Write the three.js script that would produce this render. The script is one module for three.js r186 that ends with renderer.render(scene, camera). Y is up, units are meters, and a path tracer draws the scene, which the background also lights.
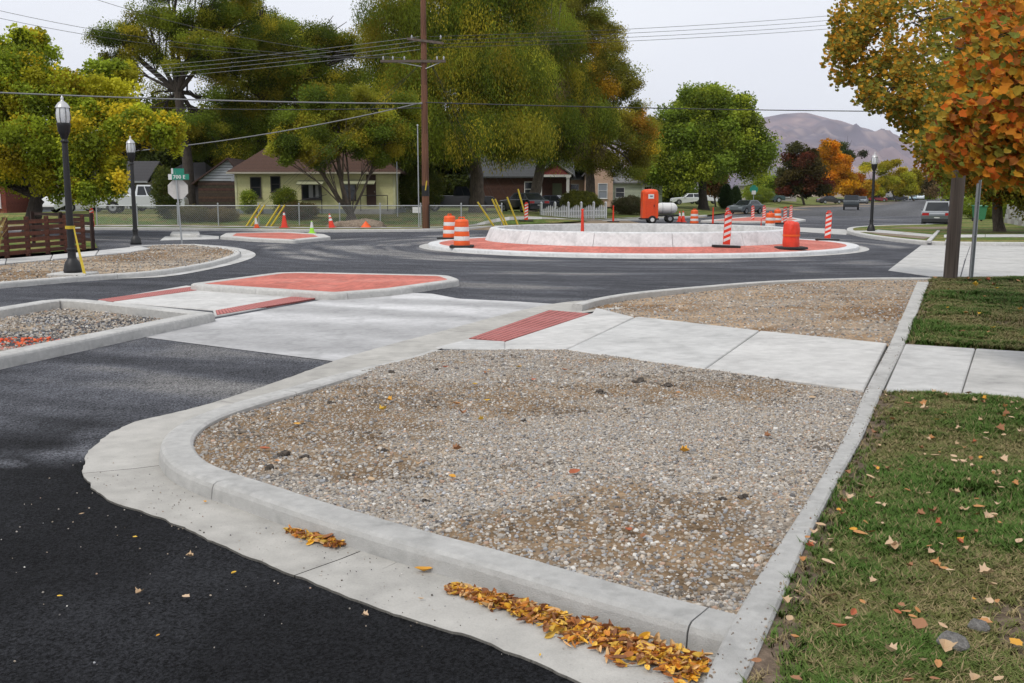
import * as THREE from 'three';
import { mergeGeometries } from 'three/addons/utils/BufferGeometryUtils.js';
import { FontLoader } from 'three/addons/loaders/FontLoader.js';
import { TextGeometry } from 'three/addons/geometries/TextGeometry.js';

// ---------------------------------------------------------------- camera, sky, sun, exposure
const scene = new THREE.Scene();
const camera = new THREE.PerspectiveCamera(37.85, 1024 / 683, 0.1, 30000);
camera.position.set(0, 1.8, 0);
camera.rotation.x = -8.255 * Math.PI / 180;
const renderer = new THREE.WebGLRenderer({ antialias: true });
renderer.toneMapping = THREE.LinearToneMapping;
renderer.toneMappingExposure = 1.2;
renderer.shadowMap.enabled = true;

// seeded noise
function rng(s) { let a = s >>> 0; return () => { a = (a + 0x6D2B79F5) | 0; let t = Math.imul(a ^ (a >>> 15), 1 | a); t = (t + Math.imul(t ^ (t >>> 7), 61 | t)) ^ t; return ((t ^ (t >>> 14)) >>> 0) / 4294967296; }; }
function hash2(x, y) { let h = Math.imul(x | 0, 374761393) + Math.imul(y | 0, 668265263); h = Math.imul(h ^ (h >>> 13), 1274126177); return ((h ^ (h >>> 16)) >>> 0) / 4294967296; }
function N2(x, y, per = 0) {
  const xi = Math.floor(x), yi = Math.floor(y), fx = x - xi, fy = y - yi, u = fx * fx * (3 - 2 * fx), v = fy * fy * (3 - 2 * fy);
  const w = per ? (k) => ((k % per) + per) % per : (k) => k;
  const a = hash2(w(xi), w(yi)), b = hash2(w(xi + 1), w(yi)), c = hash2(w(xi), w(yi + 1)), d = hash2(w(xi + 1), w(yi + 1));
  return a + (b - a) * u + (c - a) * v + (a - b - c + d) * u * v;
}
function fbm(x, y, o = 4, per = 0) { let s = 0, a = 0.5, t = 0; for (let i = 0; i < o; i++) { s += a * N2(x + i * 17 * (per ? 0 : 1), y, per); t += a; a *= 0.5; x *= 2; y *= 2; per *= 2; } return s / t; }
const clamp = (v, a = 0, b = 1) => Math.min(b, Math.max(a, v));
const sst = (a, b, v) => { const t = clamp((v - a) / (b - a)); return t * t * (3 - 2 * t); };
const lerp = (a, b, t) => a + (b - a) * t;
const mix3 = (a, b, t) => [lerp(a[0], b[0], t), lerp(a[1], b[1], t), lerp(a[2], b[2], t)];

{ // one overcast sky: brighter overhead, soft cloud sheets
  const w = 512, h = 256, d = new Float32Array(w * h * 4);
  for (let j = 0; j < h; j++) for (let i = 0; i < w; i++) {
    const el = (j + 0.5) / h * Math.PI - Math.PI / 2, az = (i + 0.5) / w * 2 * Math.PI;
    const se = Math.max(0, Math.sin(el)), cx = Math.cos(az) * Math.cos(el), cz = Math.sin(az) * Math.cos(el);
    const k = 1 / (se + 0.25), c = fbm(cx * k * 1.6 + 40, cz * k * 1.6 + 70, 5);
    const L = 0.80 * (1 + 0.1 * se) * (0.92 + 0.16 * c);
    const b = 0.985 + 0.05 * (1 - c);
    d.set([L * 0.955, L * 0.985, L * 1.045 * b, 1], (j * w + i) * 4);
  }
  const t = new THREE.DataTexture(d, w, h, THREE.RGBAFormat, THREE.FloatType);
  t.mapping = THREE.EquirectangularReflectionMapping; t.magFilter = THREE.LinearFilter; t.minFilter = THREE.LinearFilter; t.wrapS = THREE.RepeatWrapping; t.needsUpdate = true;
  scene.background = t; scene.environment = t;
}
const sun = new THREE.DirectionalLight(new THREE.Color(1, 0.945, 0.85), 1.5);
sun.position.set(-40, 75, 42); sun.target.position.set(0, 0, -40); sun.position.add(sun.target.position);
sun.castShadow = true; sun.shadow.radius = 24; sun.shadow.mapSize.set(2048, 2048);
Object.assign(sun.shadow.camera, { left: -110, right: 110, top: 110, bottom: -110, near: 1, far: 400 });
scene.add(sun, sun.target);

// ---------------------------------------------------------------- helpers
const taken = {};
function numbered(n) { taken[n] = (taken[n] ?? -1) + 1; return taken[n] ? `${n}_${String(taken[n]).padStart(3, '0')}` : n; }
function shadowed(o) { o.castShadow = true; o.receiveShadow = true; return o; }
function tag(o, label, category, group) { o.userData.label = label; o.userData.category = category; if (group) o.userData.group = group; return o; }
function thing(name, label, category, [x, y, z] = [0, 0, 0], turn = 0, group) {
  const o = new THREE.Group(); o.name = numbered(name); o.position.set(x, y, z); o.rotation.y = turn; scene.add(o); return tag(o, label, category, group);
}
function structure(name) { const o = new THREE.Group(); o.name = numbered(name); o.userData.kind = 'structure'; scene.add(o); return o; }
function copyOf(o, [x, y, z], turn, label) { const c = o.clone(); c.name = numbered(o.name.replace(/_\d{3}$/, '')); c.userData = { ...o.userData, label }; c.position.set(x, y, z); c.rotation.y = turn; scene.add(c); return c; }
function boxUV(g) {
  const p = g.attributes.position, n = g.attributes.normal, uv = new Float32Array(p.count * 2);
  for (let i = 0; i < p.count; i += 3) {
    let ax = 0, ay = 0, az = 0;
    for (let k = 0; k < 3; k++) { ax += Math.abs(n.getX(i + k)); ay += Math.abs(n.getY(i + k)); az += Math.abs(n.getZ(i + k)); }
    for (let k = i; k < i + 3; k++) {
      if (ay >= ax && ay >= az) { uv[k * 2] = p.getX(k); uv[k * 2 + 1] = p.getZ(k); }
      else if (ax > az) { uv[k * 2] = p.getZ(k); uv[k * 2 + 1] = p.getY(k); }
      else { uv[k * 2] = p.getX(k); uv[k * 2 + 1] = p.getY(k); }
    }
  }
  g.setAttribute('uv', new THREE.BufferAttribute(uv, 2)); return g;
}
function plain(g) { if (g.index) g = g.toNonIndexed(); for (const k of Object.keys(g.attributes)) if (!['position', 'normal'].includes(k)) g.deleteAttribute(k); if (!g.attributes.normal) g.computeVertexNormals(); return g; }
function join(gs) { gs = [gs].flat(9).map(plain); return boxUV(gs.length > 1 ? mergeGeometries(gs) : gs[0]); }
function mk(name, gs, material, parent = scene, label) {
  const g = gs.isBufferGeometry && gs.userData.ready ? gs : join(gs);
  const m = shadowed(new THREE.Mesh(g, material)); m.name = parent === scene ? numbered(name) : name; if (label) m.userData.label = label; parent.add(m); return m;
}
const _m = new THREE.Matrix4(), _q = new THREE.Quaternion(), _e = new THREE.Euler(), V3 = (x, y, z) => new THREE.Vector3(x, y, z);
function put(g, x = 0, y = 0, z = 0, rx = 0, ry = 0, rz = 0, s = 1) { return g.applyMatrix4(_m.compose(V3(x, y, z), _q.setFromEuler(_e.set(rx, ry, rz)), Array.isArray(s) ? V3(...s) : V3(s, s, s))); }
const box = (sx, sy, sz, x = 0, y = 0, z = 0, rx = 0, ry = 0, rz = 0) => put(new THREE.BoxGeometry(sx, sy, sz), x, y, z, rx, ry, rz);
const cylY = (r0, r1, h, x = 0, y = 0, z = 0, n = 16) => put(new THREE.CylinderGeometry(r1, r0, h, n), x, y + h / 2, z);   // r0 at the bottom
function rod(a, b, r0, r1 = r0, n = 8) {
  const A = V3(...a), B = V3(...b), d = B.clone().sub(A), g = new THREE.CylinderGeometry(r1, r0, d.length(), n, 1);
  return g.applyMatrix4(_m.compose(A.add(B).multiplyScalar(0.5), _q.setFromUnitVectors(V3(0, 1, 0), d.normalize()), V3(1, 1, 1)));
}
const lathe = (pts, n = 24, x = 0, y = 0, z = 0) => put(new THREE.LatheGeometry(pts.map(([r, h]) => new THREE.Vector2(r, h)), n), x, y, z);
function tubeR(pts, radii, n = 7) {   // tapered tube through points
  const P = [], N = [], I = [], L = pts.length; let up = V3(0.3, 0.1, 1).normalize();
  for (let i = 0; i < L; i++) {
    const t = V3(...pts[Math.min(L - 1, i + 1)]).sub(V3(...pts[Math.max(0, i - 1)])).normalize();
    const u = up.clone().sub(t.clone().multiplyScalar(up.dot(t))).normalize(), v = t.clone().cross(u); up = u;
    for (let k = 0; k < n; k++) { const a = k / n * 2 * Math.PI, d = u.clone().multiplyScalar(Math.cos(a)).addScaledVector(v, Math.sin(a)); P.push(pts[i][0] + d.x * radii[i], pts[i][1] + d.y * radii[i], pts[i][2] + d.z * radii[i]); N.push(d.x, d.y, d.z); }
  }
  for (let i = 0; i < L - 1; i++) for (let k = 0; k < n; k++) { const a = i * n + k, b = i * n + (k + 1) % n, c = a + n, d = b + n; I.push(a, b, c, b, d, c); }
  const g = new THREE.BufferGeometry(); g.setAttribute('position', new THREE.Float32BufferAttribute(P, 3)); g.setAttribute('normal', new THREE.Float32BufferAttribute(N, 3)); g.setIndex(I); return g;
}
function quad(a, b, c, d) { const g = new THREE.BufferGeometry(); g.setAttribute('position', new THREE.Float32BufferAttribute([...a, ...b, ...c, ...a, ...c, ...d], 3)); g.computeVertexNormals(); return g; }
function hull8(b, t) { // bottom 4 and top 4 corners, both anticlockwise seen from above
  const q = [quad(t[0], t[1], t[2], t[3]), quad(b[3], b[2], b[1], b[0])];
  for (let i = 0; i < 4; i++) { const j = (i + 1) % 4; q.push(quad(b[i], b[j], t[j], t[i])); }
  return q;
}
function area2(p) { let s = 0; for (let i = 0; i < p.length; i++) { const a = p[i], b = p[(i + 1) % p.length]; s += a[0] * b[1] - b[0] * a[1]; } return s / 2; }
function inset(p, d) { // move a polygon's edges inward by d
  const s = area2(p) > 0 ? 1 : -1, n = p.length;
  return p.map((q, i) => {
    const a = p[(i + n - 1) % n], b = p[(i + 1) % n], e1 = [q[0] - a[0], q[1] - a[1]], e2 = [b[0] - q[0], b[1] - q[1]], l1 = Math.hypot(...e1), l2 = Math.hypot(...e2);
    const n1 = [-e1[1] / l1 * s, e1[0] / l1 * s], n2 = [-e2[1] / l2 * s, e2[0] / l2 * s], k = 1 + n1[0] * n2[0] + n1[1] * n2[1];
    return [q[0] + (n1[0] + n2[0]) * d / Math.max(k, 0.35), q[1] + (n1[1] + n2[1]) * d / Math.max(k, 0.35)];
  });
}
function flatTop(p, y) { // triangulated polygon, y a number or (x,z)=>y
  const f = typeof y === 'function' ? y : () => y;
  let q = p.map(([x, z]) => new THREE.Vector2(x, z)); if (area2(p) > 0) q = q.reverse();
  const tr = THREE.ShapeUtils.triangulateShape(q, []), P = [];
  for (const t of tr) { const [a, b, c] = t.map((k) => q[k]), up = (b.x - a.x) * (c.y - a.y) - (c.x - a.x) * (b.y - a.y) < 0; for (const k of up ? t : [t[0], t[2], t[1]]) P.push(q[k].x, f(q[k].x, q[k].y), q[k].y); }
  const g = new THREE.BufferGeometry(); g.setAttribute('position', new THREE.Float32BufferAttribute(P, 3)); g.computeVertexNormals();
  return g;
}
function prism(p, y0, y1, ch = 0.008) { // slab with chamfered top edge; y1 a number or a function
  if (area2(p) > 0) p = p.slice().reverse();
  const f = typeof y1 === 'function' ? y1 : () => y1, top = inset(p, ch), out = [flatTop(top, f)], n = p.length;
  for (let i = 0; i < n; i++) {
    const j = (i + 1) % n, a = p[i], b = p[j], c = top[i], d = top[j], ya = f(...a) - ch, yb = f(...b) - ch;
    out.push(quad([a[0], y0, a[1]], [b[0], y0, b[1]], [b[0], yb, b[1]], [a[0], ya, a[1]]), quad([a[0], ya, a[1]], [b[0], yb, b[1]], [d[0], f(...d), d[1]], [c[0], f(...c), c[1]]));
  }
  return out;
}
function inside(p, x, z) { let c = false; for (let i = 0, j = p.length - 1; i < p.length; j = i++) if ((p[i][1] > z) !== (p[j][1] > z) && x < (p[j][0] - p[i][0]) * (z - p[i][1]) / (p[j][1] - p[i][1]) + p[i][0]) c = !c; return c; }
function smooth(p, step = 0.2, closed = false) { // rounded polyline, evenly spaced
  const c = new THREE.CatmullRomCurve3(p.map(([x, z]) => V3(x, 0, z)), closed, 'centripetal'), n = Math.max(2, Math.round(c.getLength() / step));
  return c.getSpacedPoints(n).map((v) => [v.x, v.z]);
}
function cross(P, prof, hf) { // sweep a profile [[across, up]...] along a ground polyline; across is to the left of travel
  const n = P.length, pos = [], nor = [], idx = []; let base = 0;
  const fr = P.map((q, i) => { const a = P[Math.max(0, i - 1)], b = P[Math.min(n - 1, i + 1)], l = Math.hypot(b[0] - a[0], b[1] - a[1]); return [(b[1] - a[1]) / l, -(b[0] - a[0]) / l]; });
  const pt = (i, k) => { const [o, u] = prof[k]; const [dy, sc] = hf ? hf(i / (n - 1)) : [0, 1]; return [P[i][0] + fr[i][0] * o, dy + u * sc, P[i][1] + fr[i][1] * o]; };
  for (let k = 0; k < prof.length - 1; k++) {
    const du = prof[k + 1][1] - prof[k][1], dd = prof[k + 1][0] - prof[k][0], l = Math.hypot(du, dd);
    for (let i = 0; i < n; i++) for (const kk of [k, k + 1]) { pos.push(...pt(i, kk)); nor.push(-du / l * fr[i][0], dd / l, -du / l * fr[i][1]); }
    for (let i = 0; i < n - 1; i++) { const a = base + i * 2; idx.push(a, a + 2, a + 1, a + 1, a + 2, a + 3); }
    base += n * 2;
  }
  const g = new THREE.BufferGeometry(); g.setAttribute('position', new THREE.Float32BufferAttribute(pos, 3)); g.setAttribute('normal', new THREE.Float32BufferAttribute(nor, 3)); g.setIndex(idx);
  const caps = [0, n - 1].map((i) => { const q = []; for (let k = 1; k < prof.length - 1; k++) q.push(...(i ? [pt(i, 0), pt(i, k + 1), pt(i, k)] : [pt(i, 0), pt(i, k), pt(i, k + 1)]).flat()); const c = new THREE.BufferGeometry(); c.setAttribute('position', new THREE.Float32BufferAttribute(q, 3)); c.computeVertexNormals(); return c; });
  return [g, ...caps];
}

function offsetLine(P, d) { const n = P.length; return P.map((q, i) => { const a = P[Math.max(0, i - 1)], b = P[Math.min(n - 1, i + 1)], l = Math.hypot(b[0] - a[0], b[1] - a[1]); return [q[0] + (b[1] - a[1]) / l * d, q[1] - (b[0] - a[0]) / l * d]; }); } // to the left of travel

// height of the land: level round the crossing, rising gently far away and in the yards behind
function land(x, z) {
  const d = -z, xl = 17 + (d - 90) * 0.45;
  return Math.max(0, (d - 95) * 0.005) + 0.6 * sst(58, 65, d) * (1 - sst(-1, 7, x)) + 0.5 * sst(66, 126, d) * (1 - sst(-9, -2, x - xl)) * sst(-1, 7, x);
}

// ---------------------------------------------------------------- materials
function tex(n, fn, rep = 1, srgb = false) {
  const d = new Uint8Array(n * n * 4);
  for (let j = 0; j < n; j++) for (let i = 0; i < n; i++) { const c = fn(i / n, j / n, i, j); const a = Array.isArray(c) ? c : [c, c, c]; d.set([clamp(a[0]) * 255, clamp(a[1]) * 255, clamp(a[2]) * 255, 255], (j * n + i) * 4); }
  const t = new THREE.DataTexture(d, n, n, THREE.RGBAFormat); t.wrapS = t.wrapT = THREE.RepeatWrapping; t.magFilter = THREE.LinearFilter; t.minFilter = THREE.LinearMipmapLinearFilter; t.generateMipmaps = true; t.repeat.set(rep, rep);
  if (srgb) t.colorSpace = THREE.SRGBColorSpace; t.needsUpdate = true; return t;
}
function again(t, rep) { const c = t.clone(); if (Array.isArray(rep)) c.repeat.set(...rep); else c.repeat.set(rep, rep); c.needsUpdate = true; return c; }
const T = {};
{
  const r = rng(5);
  const white = new Float32Array(512 * 512).map(() => r());
  const at = (i, j) => white[((j + 512) % 512) * 512 + ((i + 512) % 512)];
  // concrete: broom-swept mottling with pits and stains (3 m)
  T.concrete = tex(512, (u, v, i, j) => { const m = fbm(u * 4, v * 4, 5, 4), s = fbm(u * 32, v * 32, 3, 32), st = sst(0.58, 0.78, fbm(u * 3 + 9, v * 3, 4, 3)); const bl = sst(0.62, 0.8, fbm(u * 9 + 2, v * 9, 4, 9)); let c = 0.80 + 0.26 * (m - 0.5) + 0.20 * (s - 0.5) + 0.10 * (at(i, j) - 0.5) - 0.13 * st - 0.10 * bl; if (at(i * 3, j * 5) > 0.9965) c -= 0.25; return [c * 1.0, c * 0.995, c * 0.98]; }, 1 / 3);
  T.grain = tex(512, (u, v, i, j) => 0.5 * fbm(u * 64, v * 64, 3, 64) + 0.5 * at(i, j), 1);
  // asphalt: stone chips in binder (1.2 m)
  T.asphalt = tex(512, (u, v, i, j) => { const s = fbm(u * 110, v * 110, 2, 110), m = fbm(u * 5, v * 5, 4, 5); let c = 0.40 + 0.95 * (s - 0.5) + 0.22 * (m - 0.5) + 0.5 * (at(i, j) - 0.5); if (at(i * 7, j * 3) > 0.97) c += 0.6; return [c, c, c * 1.02]; }, 1 / 1.2);
  T.soil = tex(512, (u, v, i, j) => { const s = fbm(u * 40, v * 40, 3, 40), m = fbm(u * 4, v * 4, 5, 4); const c = 0.55 + 0.5 * (s - 0.5) + 0.35 * (m - 0.5) + 0.2 * (at(i, j) - 0.5); return [c, c * 0.97, c * 0.93]; }, 1 / 2);
  T.turf = tex(512, (u, v, i, j) => { const s = fbm(u * 60, v * 60, 2, 60), m = fbm(u * 4, v * 4, 5, 4), b = fbm(u * 9 + 30, v * 9, 4, 9); const dry = sst(0.45, 0.62, m), br = sst(0.6, 0.75, b); let c = mix3([0.30, 0.42, 0.14], [0.62, 0.54, 0.26], dry); c = mix3(c, [0.45, 0.30, 0.18], br * 0.8); const k = 0.7 + 0.9 * (s - 0.5) + 0.4 * (at(i, j) - 0.5); return c.map((x) => x * k * 1.3); }, 1 / 5);
  T.bark = tex(256, (u, v) => { const s = fbm(u * 24, v * 4, 4, 0) , f = Math.abs(fbm(u * 16 + 3, v * 3, 3) - 0.5) * 3; return 0.35 + 0.5 * s - 0.25 * (f < 0.25 ? 1 - f * 4 : 0); }, 1);
  T.wood = tex(256, (u, v) => { const s = fbm(u * 60, v * 3, 4), k = fbm(u * 6, v * 1.5, 3); return 0.5 + 0.5 * (s - 0.5) + 0.5 * (k - 0.5); }, 1);
  T.dirty = tex(256, (u, v, i, j) => { const m = fbm(u * 5, v * 5, 5, 5), s = fbm(u * 40, v * 40, 2, 40); return 0.86 + 0.22 * (m - 0.5) + 0.10 * (s - 0.5); }, 0.7);
  T.stamp = tex(512, (u, v, i, j) => { const m = fbm(u * 6, v * 6, 5, 6), s = fbm(u * 50, v * 50, 2, 50); const k = fbm(u * 40 + v * 6, v * 9, 4), d = sst(0.52, 0.72, fbm(u * 4 + 7, v * 4, 5, 4)); let c = 0.72 + 0.35 * (m - 0.5) + 0.3 * (s - 0.5) + 0.35 * (k - 0.5) + 0.08 * (at(i, j) - 0.5); return [c + 0.06 * d, c * (0.95 + 0.12 * (m - 0.5)) + 0.22 * d, c * (0.93 + 0.2 * (m - 0.5)) + 0.26 * d]; }, 1 / 3);
}
const lin = (r, g, b) => new THREE.Color().setRGB(r, g, b);
function M(c, rough = 0.85, o = {}) { return new (o.specularIntensity === undefined ? THREE.MeshStandardMaterial : THREE.MeshPhysicalMaterial)({ color: Array.isArray(c) ? lin(...c) : c, roughness: rough, ...o }); }
const concretes = [[0.61, 0.61, 0.605], [0.555, 0.55, 0.535], [0.65, 0.645, 0.635]].map((c) => M(c, 0.86, { map: T.concrete, bumpMap: again(T.grain, 2.2), bumpScale: 0.0015 }));
const mat = {
  concreteOld: M([0.40, 0.39, 0.37], 0.9, { map: T.concrete, bumpMap: again(T.grain, 2), bumpScale: 0.002 }),
  gutter: M([0.53, 0.515, 0.485], 0.9, { map: T.concrete, bumpMap: again(T.grain, 2.5), bumpScale: 0.003 }), gutter2: M([0.49, 0.475, 0.445], 0.9, { map: T.concrete, bumpMap: again(T.grain, 2.5), bumpScale: 0.003 }),
  kerb: M([0.645, 0.64, 0.625], 0.88, { map: again(T.concrete, 0.8), bumpMap: again(T.grain, 4), bumpScale: 0.006 }),
  cast: M([0.76, 0.77, 0.785], 0.8, { map: again(T.concrete, 0.5), bumpMap: again(T.grain, 2), bumpScale: 0.001 }),
  stamped: M([0.68, 0.20, 0.15], 0.85, { map: T.stamp, bumpMap: again(T.grain, 1.5), bumpScale: 0.004 }),
  plate: M([0.36, 0.105, 0.095], 0.8, { map: again(T.stamp, 0.8) }), dome: M([0.46, 0.17, 0.155], 0.8),
  soil: M([0.40, 0.33, 0.265], 1, { specularIntensity: 0.2, map: T.soil, bumpMap: again(T.soil, 1), bumpScale: 0.012 }),
  dryGround: M([0.42, 0.34, 0.25], 1, { specularIntensity: 0.2, map: again(T.soil, 0.4) }),
  turf: M([0.33, 0.35, 0.26], 1, { specularIntensity: 0.15, map: T.turf }),
  pole: M([0.27, 0.12, 0.065], 0.85, { map: again(T.wood, [3, 0.4]), bumpMap: again(T.wood, [3, 0.4]), bumpScale: 0.01 }),
  greyWood: M([0.21, 0.165, 0.135], 0.9, { map: again(T.wood, [3, 0.4]), bumpMap: again(T.wood, [3, 0.4]), bumpScale: 0.008 }),
  bark: M([0.20, 0.16, 0.125], 0.95, { map: again(T.bark, 0.8), bumpMap: again(T.bark, 0.8), bumpScale: 0.04 }),
  barkDark: M([0.10, 0.08, 0.065], 0.95, { map: again(T.bark, 0.8), bumpMap: again(T.bark, 0.8), bumpScale: 0.04 }),
  black: M([0.008, 0.008, 0.009], 0.5, {}),
  rubber: M([0.02, 0.02, 0.02], 0.85),
  orange: M([0.92, 0.12, 0.012], 0.5, { map: T.dirty }),
  redOrange: M([0.80, 0.045, 0.014], 0.5, { map: T.dirty }),
  reflect: M([0.78, 0.76, 0.74], 0.4, { map: T.dirty }),
  lime: M([0.35, 0.75, 0.05], 0.5),
  yellow: M([0.62, 0.46, 0.03], 0.5, { map: T.dirty }),
  galv: M([0.42, 0.44, 0.45], 0.45, { metalness: 0.6 }),
  wire: M([0.04, 0.04, 0.04], 0.6), wirePale: M([0.20, 0.205, 0.21], 0.6),
  white: M([0.78, 0.78, 0.77], 0.6, { map: T.dirty }),
  glass: M([0.015, 0.018, 0.022], 0.08), chrome: M([0.6, 0.6, 0.6], 0.2, { metalness: 1 }),
  rim: M([0.45, 0.46, 0.48], 0.3, { metalness: 0.8 }), tyre: M([0.018, 0.018, 0.018], 0.9),
  tail: M([0.35, 0.01, 0.01], 0.25), head: M([0.7, 0.72, 0.75], 0.1), trim: M([0.02, 0.02, 0.022], 0.6),
};

// ---------------------------------------------------------------- the setting: land, road, islands, kerbs, paths
function gridSheet(name, xs, zs, hf, cf, material) {
  const nx = xs.length, nz = zs.length, P = new Float32Array(nx * nz * 3), C = cf && new Float32Array(nx * nz * 3), U = new Float32Array(nx * nz * 2), I = [];
  for (let j = 0; j < nz; j++) for (let i = 0; i < nx; i++) { const k = j * nx + i, x = xs[i], z = zs[j]; P.set([x, hf(x, z), z], k * 3); U.set([x, z], k * 2); if (cf) C.set(cf(x, z), k * 3); }
  for (let j = 0; j < nz - 1; j++) for (let i = 0; i < nx - 1; i++) { const a = j * nx + i, b = a + 1, c = a + nx, d = c + 1; I.push(a, b, c, b, d, c); }
  const g = new THREE.BufferGeometry(); g.setAttribute('position', new THREE.BufferAttribute(P, 3)); if (cf) g.setAttribute('color', new THREE.BufferAttribute(C, 3)); g.setAttribute('uv', new THREE.BufferAttribute(U, 2)); g.setIndex(I); g.computeVertexNormals(); g.userData.ready = true;
  // rows run towards +z or -z: keep the faces up
  if (g.attributes.normal.getY(0) < 0) { for (let i = 0; i < I.length; i += 3) { const t = I[i + 1]; I[i + 1] = I[i + 2]; I[i + 2] = t; } g.setIndex(I); g.computeVertexNormals(); }
  const m = mk(name, g, material); m.userData.kind = 'structure'; return m;
}
const steps = (...a) => { const o = [a[0]]; for (let i = 1; i < a.length; i += 2) { const n = Math.max(1, Math.round(Math.abs(a[i] - o[o.length - 1]) / a[i + 1])), s = o[o.length - 1]; for (let k = 1; k <= n; k++) o.push(lerp(s, a[i], k / n)); } return o; };

gridSheet('ground', steps(-9000, -400, 1000, -150, 50, 150, 10, 400, 50, 9000, 1000), steps(60, 10, 25, -150, 8, -400, 25, -9000, 700), (x, z) => Math.min(land(x, z), 6) - 0.06, null, mat.dryGround);

// road: new black asphalt nearest the camera, older grey asphalt swept by dust along the way the wheels run
const HUB = [4.7, -37.3];
function asphaltColour(x, z) {
  const a = Math.atan2(z - HUB[1], x - HUB[0]), r = Math.hypot(x - HUB[0], z - HUB[1]);
  const fresh = sst(-8.9, -6.7, z + (fbm(x * 0.7 + 3, z * 0.7, 4) - 0.5) * 1.6);
  // wheel streaks: round the circle near the island, along the lanes elsewhere
  const ring = 1 - sst(13, 18, r);
  const lane = fbm(x * 0.10 + z * 0.045 + 8, (x * 0.45 - z) * 1.0, 4), arc = fbm(a * 2.2 + 20, r * 1.5, 4);
  const st = lerp(lane, arc, ring), pat = fbm(x * 0.35 + 50, z * 0.35, 4), fine = fbm(x * 3 + 5, z * 3, 3), streak = lerp(fbm(x * 0.25 + z * 0.11, (x * 0.45 - z) * 3.2, 4), fbm(a * 3 + 20, r * 4, 4), ring);
  let v = 0.088 + (0.10 + 0.08 * ring) * sst(0.46, 0.74, st) * sst(0.3, 0.65, pat) + 0.085 * (streak - 0.5) + 0.04 * (pat - 0.5) + 0.02 * (fine - 0.5);
  const k = 0.024 + 0.02 * sst(0.5, 0.8, fbm(x * 1.3, z * 1.3 + 9, 4));
  const dust = sst(0.55, 0.75, fbm(x * 1.6 + 1, z * 3.2 + 2, 4)) * sst(1.0, 0.2, Math.hypot((x + 3.3) * 0.8, z + 6.9));
  v = lerp(v, k * 0.5, fresh) + 0.11 * dust;
  return mix3([v * 2.2, v * 2.28, v * 2.55], [v * 2.3, v * 2.26, v * 2.2], sst(0.1, 0.2, v));
}
const asphaltMat = M([1, 1, 1], 0.88, { specularIntensity: 0.22, vertexColors: true, map: T.asphalt, bumpMap: again(T.asphalt, 1 / 0.8), bumpScale: 0.009 });
gridSheet('road', steps(-90, -20, 2, -9, 0.35, 9, 0.16, 16, 0.3, 40, 1.5, 80, 5), steps(6, -2, 1, -14, 0.14, -30, 0.22, -62, 0.5, -95, 2.5), () => 0, asphaltColour, asphaltMat);
{ // the wide street running away on the right
  const xs = [], P = []; const rows = steps(-94.9, -420, 12);
  const g = rows.map((z) => { const d = -z; return [17.5 + (d - 90) * 0.45, 29.5 + (d - 65) * 0.45, z]; });
  const pos = [], col = [], uv = [], idx = [], n = 14;
  g.forEach(([x0, x1, z], j) => { for (let i = 0; i <= n; i++) { const x = lerp(x0 - 1.5, x1 + 3, i / n), v = 0.10 + 0.09 * (fbm(i * 0.9, z * 0.02, 3) - 0.5); pos.push(x, Math.max(0, (-z - 95) * 0.005) + 0.004, z); col.push(v * 2.28, v * 2.3, v * 2.38); uv.push(x, z); if (j < g.length - 1 && i < n) { const a = j * (n + 1) + i; idx.push(a, a + 1, a + n + 1, a + 1, a + n + 2, a + n + 1); } } });
  const q = new THREE.BufferGeometry(); q.setAttribute('position', new THREE.Float32BufferAttribute(pos, 3)); q.setAttribute('color', new THREE.Float32BufferAttribute(col, 3)); q.setAttribute('uv', new THREE.Float32BufferAttribute(uv, 2)); q.setIndex(idx); q.computeVertexNormals(); q.userData.ready = true;
  mk('street', q, asphaltMat).userData.kind = 'structure';
}

// kerb: the line given is its outer top edge, the kerb lies to the left of the way the line runs
const kerbProfile = (w, h, foot = 0.02, deep = -0.12) => [[-foot, -0.02], [-0.006, h - 0.035], [0.006, h - 0.012], [0.03, h], [w - 0.02, h], [w, h - 0.015], [w, deep]];
function kerb(line, w, h, { seg = 2.6, base = 0, shape, material = mat.kerb, step = 0.16, raw = false, name = 'kerb' } = {}) {
  const o = structure(name), P = raw ? line : smooth(line, step), n = P.length, per = Math.max(2, Math.round(seg / step));
  for (let i = 0; i < n - 1; i += per) {
    const e = Math.min(n - 1, i + per); if (e - i < 1) break;
    const Q = P.slice(i, e + 1).map((q) => q.slice()), m = Q.length - 1;
    if (e < n - 1) { const l = Math.hypot(Q[m][0] - Q[m - 1][0], Q[m][1] - Q[m - 1][1]); const k = 1 - 0.008 / l; Q[m] = [lerp(Q[m - 1][0], Q[m][0], k), lerp(Q[m - 1][1], Q[m][1], k)]; }
    const hf = (t) => { const f = (i + t * (e - i)) / (n - 1); return [base, shape ? shape(f) : 1]; };
    mk('kerb_segment', cross(Q, kerbProfile(w, h), hf), material, o);
  }
  return o;
}
function slabs(name, list, y, thick = 0.12, pick = (i) => concretes[i % 3]) { // each slab its own part
  const o = structure(name); list.forEach((p, i) => mk('slab', prism(p, (typeof y === 'number' ? y : 0) - thick, y, 0.012), pick(i), o)); return o;
}
const between = (a, b, t) => [lerp(a[0], b[0], t), lerp(a[1], b[1], t)];

// --- near bulb-out: kerb, gutter, gravel bed
const KH = 0.115;
const bulbOuter = [[0.838,-3.677], [0.526,-3.895], [0.209,-4.138], [-0.148,-4.425], [-0.607,-4.766], [-1.16,-5.213], [-1.575,-5.584], [-1.89,-5.854], [-2.168,-6.173], [-2.384,-6.583], [-2.493,-6.986], [-2.508,-7.405], [-2.443,-7.763], [-2.281,-8.197], [-2.057,-8.68], [-1.747,-9.412], [-1.398,-10.407], [-0.944,-11.612]].reverse();
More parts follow.
